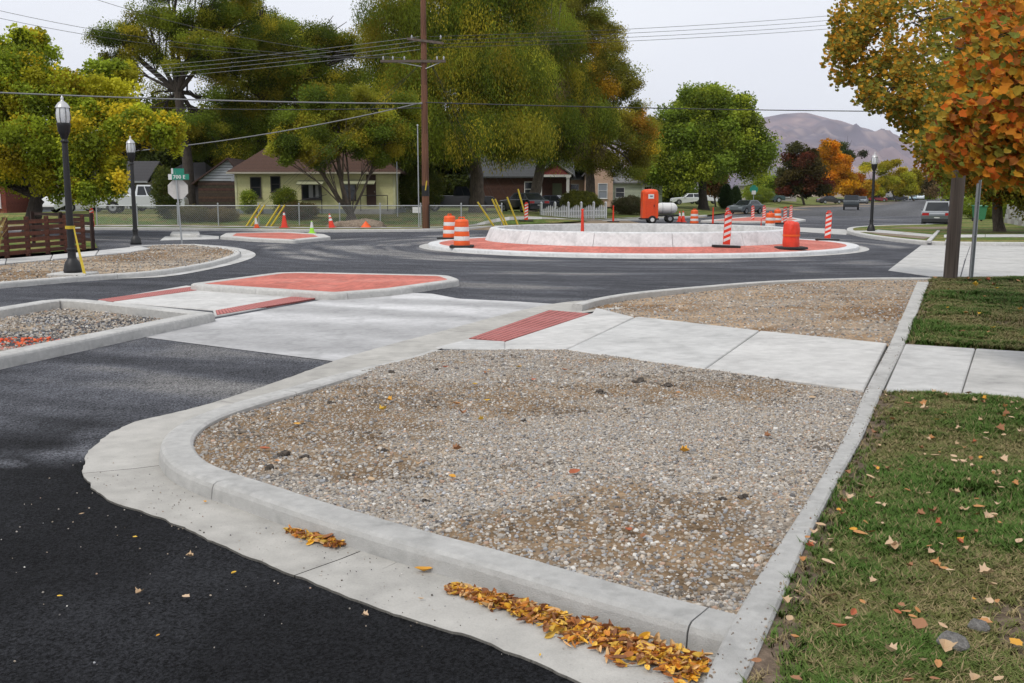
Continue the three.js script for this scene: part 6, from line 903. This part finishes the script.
{
  const ap = (x, z) => { const d = Math.hypot(x - HUB[0], z - HUB[1]); return d < 7.8 ? (d > 7.35 ? 0.13 : lerp(0.242, 0.122, (d - 5.75) / 1.65)) : d < 8 ? 0.12 : 0.02; };
  const on = ([x, z]) => [x, ap(x, z) , z];
  const b = barrelProto(); b.position.set(...on([-1.687,-33.6]));
  copyOf(b, on([-2.521,-40.5]), 1, 'orange and white barrel behind, left one of the left pair');
  copyOf(b, on([13.907,-54]), 2, 'orange and white barrel behind the red bagged one');
  copyOf(b, on([17.99,-68]), 0.6, 'farthest orange barrel, right of the striped panels');
  copyOf(b, on([11.994,-66]), 0.3, 'lone orange barrel right of the white tank trailer');
  { // barrel wrapped in a red bag
    const [x, z] = [8.904,-31.9], o = thing('bagged_barrel', 'barrel covered by a creased red bag on the right of the apron', 'traffic barrel', on([x, z])), r = rng(4), g = lathe([[0.255, 0.06], [0.262, 0.2], [0.256, 0.3], [0.25, 0.42], [0.256, 0.46], [0.25, 0.56], [0.245, 0.66], [0.235, 0.76], [0.225, 0.82], [0.18, 0.87], [0.1, 0.875], [0, 0.86]], 40), p = g.attributes.position;
    for (let i = 0; i < p.count; i++) { const a = Math.atan2(p.getZ(i), p.getX(i)), y = p.getY(i), f = 1 + 0.14 * (N2(a * 4 + 20, y * 5) - 0.5) + 0.06 * Math.sin(a * 9 + y * 6) * sst(0.15, 0.8, y) - 0.05 * sst(0.06, 0, Math.abs(y - 0.44)); p.setX(i, p.getX(i) * f); p.setZ(i, p.getZ(i) * f); p.setY(i, y + 0.04 * (N2(a * 2, 5) - 0.5) * sst(0.5, 0.8, y)); } g.computeVertexNormals();
    mk('bag', g, mat.redOrange, o); mk('band', lathe([[0.27, 0.4], [0.272, 0.46]], 30), mat.orange, o); mk('rubber_base', prism([[-0.46, -0.3], [-0.3, -0.4], [0.3, -0.4], [0.46, -0.3], [0.46, 0.3], [0.3, 0.4], [-0.3, 0.4], [-0.46, 0.3]], 0, 0.07, 0.015), mat.rubber, o);
  }
  // striped vertical panels
  const v = thing('striped_panel', 'striped red and white panel at the front edge of the apron', 'traffic panel', [0, 0, 0], 0, 'red and white striped channelizer panels');
  mk('rubber_base', prism([[-0.42, -0.16], [0.42, -0.16], [0.46, 0], [0.42, 0.16], [-0.42, 0.16], [-0.46, 0]], 0, 0.06, 0.015), mat.rubber, v);
  const pn = mk('panel', [box(0.23, 0.98, 0.03, 0, 0.57, 0), lathe([[0, 0], [0.1, 0.02], [0.115, 0]], 12, 0, 1.06, 0)], mat.redOrange, v);
  for (const s of [1, -1]) for (let k = 0; k < 5; k++) { const y = 0.16 + k * 0.185; mk('white_stripe', quad([-0.105 * s, y, 0.017 * s], [0.105 * s, y + 0.1, 0.017 * s], [0.105 * s, y + 0.19, 0.017 * s], [-0.105 * s, y + 0.09, 0.017 * s]), mat.reflect, pn); }
  mk('grip', [box(0.12, 0.03, 0.03, 0, 1.13, 0), box(0.025, 0.07, 0.03, -0.05, 1.09, 0), box(0.025, 0.07, 0.03, 0.05, 1.09, 0)], mat.redOrange, v);
  v.position.set(...on([6.795,-31.7])); v.rotation.z = -0.04;
  const more = [[[12.892,-60], 0.2, 'striped panel directly behind the front one, across the roundabout'], [[12.295,-39], -0.2, 'striped panel at the right end of the apron'], [[17.997,-75], 0.1, 'striped panel in front of the grey sedan bumper'], [[19.578,-78], -0.15, 'tall striped panel left of the far orange barrels'], [[18.23,-67], 0.1, 'striped panel right of the barrels, nearer one of two'], [[22.209,-80], 0.15, 'striped panel right of the barrels, farther one of two'], [[0.857,-61], 0.3, 'striped panel left of the picket fence behind the ring wall'], [[-23.864,-57], 0.1, 'striped panel at the driveway in front of the white van']];
  for (const [[x, z], t, l] of more) { const c = copyOf(v, on([x, z]), t, l); if (z < -57 && x < 3) c.position.y = land(x, z) + 0.14; c.rotation.z = 0.02 * Math.sin(x * 5); }
  // slim tubes and cones
  const t = thing('channelizer_post', 'slim orange post on a black base at the front of the apron', 'traffic post', on([2.333,-33.2]), 0, 'slim orange channelizer posts'); mk('tube', lathe([[0.075, 0.05], [0.06, 0.3], [0.05, 0.7], [0.035, 1.02], [0.05, 1.05], [0.05, 1.09], [0, 1.1]], 14), mat.redOrange, t); mk('rubber_base', prism([[-0.36, -0.2], [0.36, -0.2], [0.4, 0], [0.36, 0.2], [-0.36, 0.2], [-0.4, 0]], 0, 0.06, 0.015), mat.rubber, t);
  copyOf(t, on([13.22,-66]), 0.3, 'slim orange post right of the lone barrel'); const t2 = copyOf(t, onLand([6.761,-67], 0.14), 0.3, 'slim orange post on the grass right of the picket fence'); const t3 = copyOf(t, on([14.164,-57]), 0.3, 'short orange post left of the far barrels'); t3.scale.setScalar(0.5);
  function cone(label, pos, m, h, band, tilt = 0) { const o = thing('traffic_cone', label, 'traffic cone', pos); const s = h / 0.7; mk('body', lathe([[0.15 * s, 0.03], [0.03 * s, h], [0, h]], 16), m, o); mk('foot', prism([[-0.2 * s, -0.2 * s], [0.2 * s, -0.2 * s], [0.2 * s, 0.2 * s], [-0.2 * s, 0.2 * s]], 0, 0.035, 0.01), m === mat.lime ? mat.lime : mat.redOrange, o); for (const [a, b] of band) mk('white_collar', lathe([[lerp(0.15, 0.03, a) * s + 0.004, h * a], [lerp(0.15, 0.03, b) * s + 0.004, h * b]], 16), mat.reflect, o); o.rotation.z = tilt; return o; }
  cone('squat orange cone with a broad white top at the left end of the verge', onLand([-13.804,-54.219], 0.14), mat.orange, 0.6, [[0.35, 0.92]], 0.1);
  cone('tall slim red cone between the yellow guards and the lime cone', onLand([-12.463,-54.875], 0.14), mat.redOrange, 0.85, [[0.8, 0.95]]);
  cone('lime green cone with a white top on the road edge', [...[-9.885,-49.482]].flatMap((q, i) => i ? [0.02, q] : [q]), mat.lime, 0.62, [[0.45, 0.92]]);
  cone('tilted red cone with white collars right of the lime cone', onLand([-9.802,-54.545], 0.14), mat.redOrange, 0.78, [[0.5, 0.65], [0.75, 0.9]], 0.16);
  cone('left red cone of the two beside the white tank trailer', [...[12.186,-72.96]].flatMap((q, i) => i ? [0.02, q] : [q]), mat.redOrange, 0.75, [[0.55, 0.85]]); cone('right red cone of the two beside the white tank trailer', [...[12.245,-71.807]].flatMap((q, i) => i ? [0.02, q] : [q]), mat.redOrange, 0.8, [[0.55, 0.85]]);
  // spoil heap and an orange flag patch by the kerb
  const heap = new THREE.SphereGeometry(1, 28, 12, 0, 6.3, 0, 1.6), hp = heap.attributes.position; for (let i = 0; i < hp.count; i++) { const x = hp.getX(i), z = hp.getZ(i), f = 0.8 + 0.5 * fbm(x * 2 + 5, z * 2, 3); hp.setXYZ(i, x * 1.7 * f, Math.max(-0.05, hp.getY(i) * 0.42 * f * (0.7 + 0.6 * N2(x * 4, z * 4)) - 0.03), z * 0.9 * f); } heap.computeVertexNormals();
  const hm = mk('soil_heap', heap, mat.soil); hm.position.set(...onLand([-8.674,-56.063], 0.13)); tag(hm, 'low heap of tan soil at the foot of the forked tree', 'soil heap'); 
  const fl = mk('safety_netting', put(new THREE.ConeGeometry(0.34, 0.4, 7), 0, 0.18, 0), mat.orange); fl.position.set(...onLand([-8.047,-55.21], 0.13)); tag(fl, 'crumpled orange netting on the soil heap', 'netting');
}
{ // portable toilet on a wheeled trailer, and a white tank trailer beside it
  const [x, z] = [9.285,-68], o = thing('portable_toilet', 'orange portable toilet on a two-wheel trailer across the roundabout', 'portable toilet', [x, 0.02, z]), or = M([0.86, 0.085, 0.008], 0.45, { map: T.dirty });
  mk('body', [box(1.04, 1.75, 1.04, 0, 1.22, 0), ...[-0.35, 0, 0.35].map((k) => box(0.03, 1.5, 0.03, k + 0.17, 1.2, 0.53))], or, o);
  mk('roof', [put(lathe([[0.53, 0], [0.5, 0.12], [0.34, 0.2], [0, 0.23]], 4), 0, 2.09, 0, 0, Math.PI / 4, 0, [1.35, 1, 1.35])], or, o);
  const d = mk('door', box(0.66, 1.6, 0.04, 0, 1.2, 0.54), M([0.80, 0.07, 0.008], 0.45, { map: T.dirty }), o); mk('handle', box(0.05, 0.14, 0.05, 0.25, 1.2, 0.58), mat.black, d);
  mk('label', [box(0.38, 0.3, 0.01, 0.04, 1.82, 0.566)], mat.white, d); mk('print', [box(0.2, 0.09, 0.004, 0.06, 1.83, 0.574)], M([0.12, 0.14, 0.2], 0.6), d);
  const w = mk('wheel', put(new THREE.TorusGeometry(0.2, 0.08, 8, 20), 0.14, 0.27, 0.62), mat.tyre, o); mk('rim', put(new THREE.CylinderGeometry(0.15, 0.15, 0.08, 14), 0.14, 0.27, 0.62, Math.PI / 2), mat.white, w); const w2 = mk('wheel', put(new THREE.TorusGeometry(0.2, 0.08, 8, 20), 0.14, 0.27, -0.62), mat.tyre, o); mk('rim', put(new THREE.CylinderGeometry(0.15, 0.15, 0.08, 14), 0.14, 0.27, -0.62, Math.PI / 2), mat.white, w2);
  mk('frame', [box(1.2, 0.1, 1.1, 0, 0.32, 0), box(0.1, 0.08, 0.9, -0.6, 0.32, 0)], mat.black, o);
  const [x2, z2] = [10.907,-71], p = thing('tank_trailer', 'white tank trailer standing beside the orange toilet', 'trailer', [x2, 0.02, z2]);
  mk('tank', put(new THREE.CapsuleGeometry(0.4, 0.75, 6, 18), 0, 0.98, 0, 0, 0, Math.PI / 2), mat.white, p); mk('strap', [put(new THREE.TorusGeometry(0.405, 0.015, 5, 24), -0.3, 0.98, 0, 0, Math.PI / 2), put(new THREE.TorusGeometry(0.405, 0.015, 5, 24), 0.3, 0.98, 0, 0, Math.PI / 2)], mat.galv, p);
  mk('frame', [box(1.7, 0.12, 0.9, 0, 0.5, 0), box(0.9, 0.08, 0.08, -1.0, 0.45, 0), box(0.5, 0.3, 0.6, 0.2, 0.35, 0)], mat.black, p); for (const s of [1, -1]) { const wh = mk('wheel', put(new THREE.TorusGeometry(0.2, 0.08, 8, 20), 0.2, 0.27, s * 0.5), mat.tyre, p); mk('rim', put(new THREE.CylinderGeometry(0.14, 0.14, 0.08, 12), 0.2, 0.27, s * 0.5, Math.PI / 2), mat.rim, wh); }
}
{ // green cart beyond the wooden pole, and the pale sloping wall at the right edge
  const o = thing('waste_cart', 'green wheeled waste cart behind the thin sign post', 'waste cart', onLand([32.575,-70], 0.13)), g = paint([0.04, 0.22, 0.10], 0.5); mk('body', hull8([[-0.28, 0.1, 0.3], [0.28, 0.1, 0.3], [0.28, 0.1, -0.3], [-0.28, 0.1, -0.3]], [[-0.36, 1.0, 0.38], [0.36, 1.0, 0.38], [0.36, 1.0, -0.38], [-0.36, 1.0, -0.38]]), g, o); mk('lid', box(0.8, 0.07, 0.84, 0, 1.05, 0, 0.06), g, o); for (const s of [1, -1]) mk('wheel', put(new THREE.CylinderGeometry(0.13, 0.13, 0.06, 14), s * 0.3, 0.13, -0.28, 0, 0, Math.PI / 2), mat.tyre, o);
  const a = [32.536,-66], b = [27.566,-52], w = thing('retaining_wall', 'pale low block wall sloping down at the right edge behind the maple trunk', 'wall', [a[0], 0.12, a[1]], Math.atan2(-(b[1] - a[1]), b[0] - a[0])), L = Math.hypot(b[0] - a[0], b[1] - a[1]); for (let r = 0; r < 4; r++) for (let k = 0; k < 9; k++) mk('block', box(L / 9 - 0.015, 0.285, 0.3, (k + 0.5) / 9 * L, 0.15 + r * 0.3, -r * 0.04), [mat.concreteOld, concretes[1]][(k + r) % 2], w);
}

// ---------------------------------------------------------------- vehicles
function car(name, label, place, turn, { L = 4.6, W = 1.8, H = 1.45, paint: pc = [0.5, 0.5, 0.5], low = null, cab = null, wheel = 0.32, wb = 2.7, kind = 'sedan', category = 'car', lift = 0.2 }) {
  const o = thing(name, label, category, place, turn), pm = new THREE.MeshPhysicalMaterial({ color: lin(...pc), roughness: 0.35, metalness: 0.25, clearcoat: 0.7, clearcoatRoughness: 0.1 });
  const l = L / 2, belt = low ?? H * 0.62, f = l * 0.98, xa = wb / 2 + (kind === 'sedan' ? 0.05 : 0), xr = -wb / 2 + 0.05, ar = wheel + 0.06;
  // the front is towards +x; side outline of the lower body with wheel arches
  const hood = { sedan: [belt * 0.92, belt * 0.98], suv: [belt * 0.95, belt], van: [belt, belt], pickup: [belt * 0.96, belt], jeep: [belt, belt] }[kind];
  const s = new THREE.Shape(); s.moveTo(-l + 0.05, lift + 0.08); s.lineTo(xr - ar, lift); s.absarc(xr, wheel, ar, Math.PI - 0.35, 0.35, true); s.lineTo(xa - ar, lift); s.absarc(xa, wheel, ar, Math.PI - 0.35, 0.35, true); s.lineTo(l - 0.1, lift + 0.05); s.quadraticCurveTo(l, lift + 0.1, l, lift + 0.3); s.lineTo(l - 0.03, hood[0] - 0.18); s.quadraticCurveTo(l - 0.06, hood[0] - 0.03, l - 0.35, hood[0]); s.lineTo(l * 0.42, belt); s.lineTo(-l + 0.25, belt * (kind === 'sedan' ? 1.02 : 1)); s.quadraticCurveTo(-l + 0.02, belt, -l, belt - 0.25); s.closePath();
  const bv = 0.07; mk('body', put(new THREE.ExtrudeGeometry(s, { depth: W - 2 * bv, bevelThickness: bv, bevelSize: bv * 0.6, bevelSegments: 3, curveSegments: 8 }), 0, 0, -W / 2 + bv), pm, o);
  const C = cab ?? { sedan: [-l * 0.86, l * 0.42, -l * 0.48, l * 0.08], suv: [-l * 0.97, l * 0.45, -l * 0.82, l * 0.12], van: [-l * 0.985, l * 0.62, -l * 0.97, l * 0.36], pickup: [-l * 0.12, l * 0.48, -l * 0.06, l * 0.24], jeep: [-l * 0.95, l * 0.3, -l * 0.93, l * 0.22] }[kind];
  const wb0 = W * 0.47, wt = W * (kind === 'van' || kind === 'jeep' ? 0.44 : 0.37), y0 = belt - 0.03, y1 = H;
  const cabG = (k, dy = 0) => { const [a, b, c, d] = C; return hull8([[a, y0, wb0], [b, y0, wb0], [b, y0, -wb0], [a, y0, -wb0]], [[c, y1 + dy, wt], [d, y1 + dy, wt], [d, y1 + dy, -wt], [c, y1 + dy, -wt]]); };
  mk('cabin', cabG(1), pm, o);
  const face = (p, q, r2, s2, u0, u1, v0, v1, out, nm) => { const P = (u, v) => { const a = [0, 1, 2].map((k) => lerp(lerp(p[k], q[k], u), lerp(s2[k], r2[k], u), v)); return [a[0] + out[0], a[1] + out[1], a[2] + out[2]]; }; return mk(nm, quad(P(u0, v0), P(u1, v0), P(u1, v1), P(u0, v1)), mat.glass, o); };
  const [a, b, c, d] = C, e = 0.012;
  if (kind !== 'van') {
    for (const sgn of [1, -1]) { const B0 = [a, y0, sgn * wb0], B1 = [b, y0, sgn * wb0], T1 = [d, y1, sgn * wt], T0 = [c, y1, sgn * wt]; for (const [u0, u1] of kind === 'pickup' ? [[0.1, 0.48], [0.53, 0.92]] : kind === 'suv' ? [[0.06, 0.28], [0.31, 0.58], [0.61, 0.92]] : [[0.1, 0.48], [0.52, 0.9]]) face(B0, B1, T1, T0, u0, u1, 0.12, 0.88, [0, 0, sgn * e], 'side_window'); }
    face([a, y0, -wb0], [a, y0, wb0], [c, y1, wt], [c, y1, -wt], 0.08, 0.92, 0.12, 0.9, [-e, 0, 0], 'rear_window');
  } else { for (const sgn of [1, -1]) { const B0 = [a, y0, sgn * wb0], B1 = [b, y0, sgn * wb0], T1 = [d, y1, sgn * wt], T0 = [c, y1, sgn * wt]; face(B0, B1, T1, T0, 0.74, 0.92, 0.12, 0.62, [0, 0, sgn * e], 'side_window'); face(B0, B1, T1, T0, 0.42, 0.66, 0.12, 0.62, [0, 0, sgn * e], 'side_window'); } for (const s of [0, 1]) face([a, y0, -wb0], [a, y0, wb0], [c, y1, wt], [c, y1, -wt], 0.06 + s * 0.48, 0.46 + s * 0.48, 0.15, 0.6, [-e, 0, 0], 'rear_window'); }
  face([b, y0, wb0], [b, y0, -wb0], [d, y1, -wt], [d, y1, wt], 0.06, 0.94, 0.08, 0.94, [e, e, 0], 'windshield');
  for (const x of [xr, xa]) for (const sgn of [1, -1]) { const w = mk('wheel', put(lathe([[wheel * 0.62, -0.1], [wheel * 0.96, -0.1], [wheel, -0.06], [wheel, 0.06], [wheel * 0.96, 0.1], [wheel * 0.62, 0.1]], 22), x, wheel, sgn * (W / 2 - 0.1), Math.PI / 2), mat.tyre, o); mk('rim', put(new THREE.CylinderGeometry(wheel * 0.64, wheel * 0.64, 0.14, 16), x, wheel, sgn * (W / 2 - 0.08), Math.PI / 2), mat.rim, w); mk('hub', put(new THREE.CylinderGeometry(wheel * 0.2, wheel * 0.2, 0.17, 10), x, wheel, sgn * (W / 2 - 0.08), Math.PI / 2), mat.trim, w); }
  for (const sgn of [1, -1]) { mk('headlight', box(0.12, 0.14, 0.36, l - 0.06, hood[0] - 0.2, sgn * (W / 2 - 0.27)), mat.head, o); mk('tail_light', kind === 'van' || kind === 'pickup' || kind === 'jeep' ? box(0.08, 0.36, 0.14, -l + 0.02, belt - 0.3, sgn * (W / 2 - 0.14)) : box(0.14, 0.18, 0.4, -l + 0.03, belt - 0.16, sgn * (W / 2 - 0.25)), mat.tail, o); mk('mirror', box(0.14, 0.12, 0.2, C[1] - 0.25, belt + 0.1, sgn * (W / 2 + 0.05)), pm, o); }
  mk('grille', box(0.05, 0.24, W * 0.5, l - 0.005, lift + 0.36, 0), mat.trim, o); mk('front_bumper', box(0.12, 0.2, W * 0.94, l - 0.01, lift + 0.1, 0), mat.trim, o); mk('rear_bumper', box(0.14, 0.2, W * 0.94, -l + 0.0, lift + 0.14, 0), mat.trim, o); mk('number_plate', box(0.02, 0.14, 0.32, -l - 0.02, belt - 0.32, 0), mat.white, o);
  if (kind === 'pickup') mk('bed', [box(l * 0.8, 0.02, W * 0.8, -l * 0.55, belt + 0.012, 0)], mat.trim, o);
  if (kind === 'suv') mk('roof_rail', [-1, 1].map((k) => box(l * 0.9, 0.04, 0.04, -l * 0.36, y1 + 0.05, k * wt * 0.92)), mat.trim, o);
  if (kind === 'jeep') { mk('spare_wheel', put(new THREE.TorusGeometry(0.24, 0.1, 8, 20), -l - 0.08, belt - 0.1, 0, 0, Math.PI / 2), mat.tyre, o); mk('fender', [-1, 1].flatMap((k) => [box(0.9, 0.08, 0.2, xa, wheel * 2 + 0.1, k * (W / 2)), box(0.9, 0.08, 0.2, xr, wheel * 2 + 0.1, k * (W / 2))]), mat.trim, o); }
  return o;
}
const along = Math.atan2(1, 0.45);   // heading straight down the right-hand street
const gp = ([x, z], up = 0.02) => [x, land(x, z) + up, z];
car('silver_vehicle', 'silver crossover parked on the right, seen from behind', gp([27.149,-64]), along, { L: 4.5, W: 1.82, H: 1.52, kind: 'suv', paint: [0.15, 0.165, 0.185], low: 0.88, wheel: 0.34, category: 'car' });
car('dark_jeep', 'dark boxy off-roader driving towards the camera on the wide street', gp([43.181,-128]), along + Math.PI + 0.1, { L: 4.2, W: 1.9, H: 1.85, kind: 'jeep', paint: [0.012, 0.02, 0.024], wheel: 0.42, low: 1.15, lift: 0.4 });
car('grey_sedan', 'grey sedan waiting behind the striped panels, front towards the camera', gp([24.225,-104]), -Math.PI / 2 - 0.75, { L: 4.7, H: 1.42, paint: [0.10, 0.12, 0.13] });
car('white_sedan', 'white sedan parked sideways in front of the green maple', gp([23.193,-132], 0.14), Math.PI, { L: 4.6, H: 1.45, paint: [0.72, 0.74, 0.74] });
car('white_pickup', 'white pickup parked just behind the white sedan', gp([26.988,-140], 0.14), 0.35, { L: 5.4, W: 1.95, H: 1.85, kind: 'pickup', paint: [0.74, 0.75, 0.76], wheel: 0.38, low: 1.12, wb: 3.4, lift: 0.35, category: 'pickup' });
car('black_sedan', 'black sedan parked under the maroon tree', gp([59.458,-188], 0.14), 0.1, { L: 4.7, H: 1.42, paint: [0.012, 0.012, 0.012] });
car('green_pickup', 'dark green pickup parked beside the grey house', gp([40.482,-160], 0.14), 0.1, { L: 5.4, W: 1.95, H: 1.8, kind: 'pickup', paint: [0.015, 0.05, 0.05], wheel: 0.38, low: 1.1, wb: 3.4, lift: 0.35, category: 'pickup' });
car('red_car', 'small dark red car far down the street', gp([85.176,-235]), 0.3, { paint: [0.30, 0.02, 0.03] });
car('grey_car', 'grey car half hidden behind the off-roader', gp([66.195,-190]), along + Math.PI, { paint: [0.14, 0.16, 0.18] });
car('white_van', 'white van coming far down the street, left of two', gp([117.776,-290]), along + Math.PI, { L: 5.2, W: 1.95, H: 2.1, kind: 'van', low: 1.1, paint: [0.62, 0.68, 0.72], category: 'van' });
car('white_van', 'white van coming far down the street, right of two', gp([130.301,-315]), along + Math.PI, { L: 5.2, W: 1.95, H: 2.1, kind: 'van', low: 1.1, paint: [0.5, 0.53, 0.58], category: 'van' });
car('dark_pickup', 'dark pickup at the end of the tree row', gp([97.545,-255]), 0.4, { L: 5.4, W: 1.95, H: 1.85, kind: 'pickup', paint: [0.015, 0.02, 0.025], low: 1.1, wb: 3.4, category: 'pickup' });
car('blue_car', 'pale blue car left of the two far white vans', gp([111.606,-280]), along + Math.PI, { paint: [0.25, 0.36, 0.42] });
car('white_pickup', 'white pickup parked beyond the silver crossover, behind the wooden pole', gp([44.779,-100]), along, { L: 5.4, W: 1.95, H: 1.8, kind: 'pickup', paint: [0.72, 0.73, 0.74], low: 1.1, wb: 3.4, lift: 0.35, category: 'pickup' });
car('dark_car', 'dark car parked left of the wooden pole, far side of the silver crossover', gp([48.635,-112]), along, { paint: [0.02, 0.025, 0.03] });
// left driveway
car('cargo_van', 'white cargo van with black rear windows in the left driveway', gp([-29.799,-70], 0.14), -2.2, { L: 5.4, W: 2.0, H: 2.0, kind: 'van', low: 1.15, paint: [0.76, 0.76, 0.77], wheel: 0.36, wb: 3.2, category: 'van' });
car('passenger_van', 'white high-roofed van behind, with one dark side window', gp([-29.988,-76], 0.14), 0.1, { L: 5.6, W: 2.05, H: 2.35, kind: 'van', low: 1.2, paint: [0.66, 0.69, 0.72], wheel: 0.36, wb: 3.4, category: 'van' });
car('white_pickup', 'white pickup behind the chain-link fence, left of the stop sign', gp([-24.62,-67], 0.14), 0.18, { L: 5.6, W: 1.98, H: 1.85, kind: 'pickup', paint: [0.66, 0.68, 0.7], wheel: 0.38, low: 1.12, wb: 3.5, lift: 0.35, category: 'pickup' });
// centre driveway
car('black_pickup', 'black pickup parked deep in shade behind the chain-link fence', gp([-4.12,-76], 0.14), 0.05, { L: 5.6, W: 1.98, H: 1.85, kind: 'pickup', paint: [0.015, 0.016, 0.018], wheel: 0.38, low: 1.12, wb: 3.5, lift: 0.35, category: 'pickup' });
car('dark_sedan', 'dark sedan with its rear to the camera, nearer one by the picket fence', gp([0.85,-77], 0.14), 2.1, { L: 4.7, H: 1.46, paint: [0.018, 0.024, 0.028] });
car('dark_sedan', 'dark sedan behind, left of the brick porch', gp([3.434,-90], 0.14), 2.5, { L: 4.7, H: 1.46, paint: [0.02, 0.022, 0.04] });

// ---------------------------------------------------------------- the mountain, and the air in front of it
{
  const sky = [[300, 150], [420, 128], [520, 138], [600, 130], [660, 126], [700, 124], [754, 119.5], [781, 115.4], [797, 114.4], [828, 121], [855, 129], [880, 137.4], [930, 158], [1000, 180], [1080, 190], [1200, 194]];
  const line = (u) => { for (let i = 0; i < sky.length - 1; i++) if (u <= sky[i + 1][0]) { const t = clamp((u - sky[i][0]) / (sky[i + 1][0] - sky[i][0])); return lerp(sky[i][1], sky[i + 1][1], t * t * (3 - 2 * t) * 0.5 + t * 0.5); } return 196; };
  const S = 3, D0 = 3800, nu = 260, nv = 70, pos = [], col = [], uv = [], idx = [];
  for (let j = 0; j <= nv; j++) for (let i = 0; i <= nu; i++) {
    const x = lerp(-1100, 2700, i / nu), t = j / nv, z = -(2300 + t * 2200), crest = (197 - line(512 + x / D0 * 996)) / 996 * D0 + 1.8;
    const s = t < 0.68 ? Math.pow(t / 0.68, 1.25) : 1 - (t - 0.68) * 1.6, rid = 1 - Math.abs(2 * fbm(x * 0.0042 + 3, z * 0.0016, 5) - 1), r2 = 1 - Math.abs(2 * fbm(x * 0.012 + 9, z * 0.005, 4) - 1), m = sst(0, 0.2, s) * (1 - 0.97 * sst(0.6, 1, s));
    const y = 8 + Math.max(0, crest - 8) * Math.max(0, s * (1 - 0.28 * m) + 0.5 * m * (rid - 0.55) + 0.24 * m * (r2 - 0.5));
    pos.push(x * S, (y - 1.8) * S + 1.8, z * S); uv.push(x / 60, z / 60); const f = fbm(x * 0.006, z * 0.006 + 40, 5), g = fbm(x * 0.03, z * 0.03, 4), v = 0.7 + 0.6 * (g - 0.5); let c = mix3([0.28, 0.185, 0.195], [0.14, 0.105, 0.14], sst(0.42, 0.62, f)); c = mix3(c, [0.40, 0.29, 0.25], sst(0.6, 0.75, g) * 0.6); col.push(c[0] * v, c[1] * v, c[2] * v);
    if (j < nv && i < nu) { const a = j * (nu + 1) + i; idx.push(a, a + 1, a + nu + 1, a + 1, a + nu + 2, a + nu + 1); }
  }
  const g = new THREE.BufferGeometry(); g.setAttribute('position', new THREE.Float32BufferAttribute(pos, 3)); g.setAttribute('color', new THREE.Float32BufferAttribute(col, 3)); g.setAttribute('uv', new THREE.Float32BufferAttribute(uv, 2)); g.setIndex(idx); g.computeVertexNormals(); g.userData.ready = true;
  mk('mountain', g, M([1, 1, 1], 1, { vertexColors: true })).userData.kind = 'structure';
  scene.fog = new THREE.FogExp2(new THREE.Color(0.80, 0.84, 0.97), 0.000042);
}

renderer.render(scene, camera);
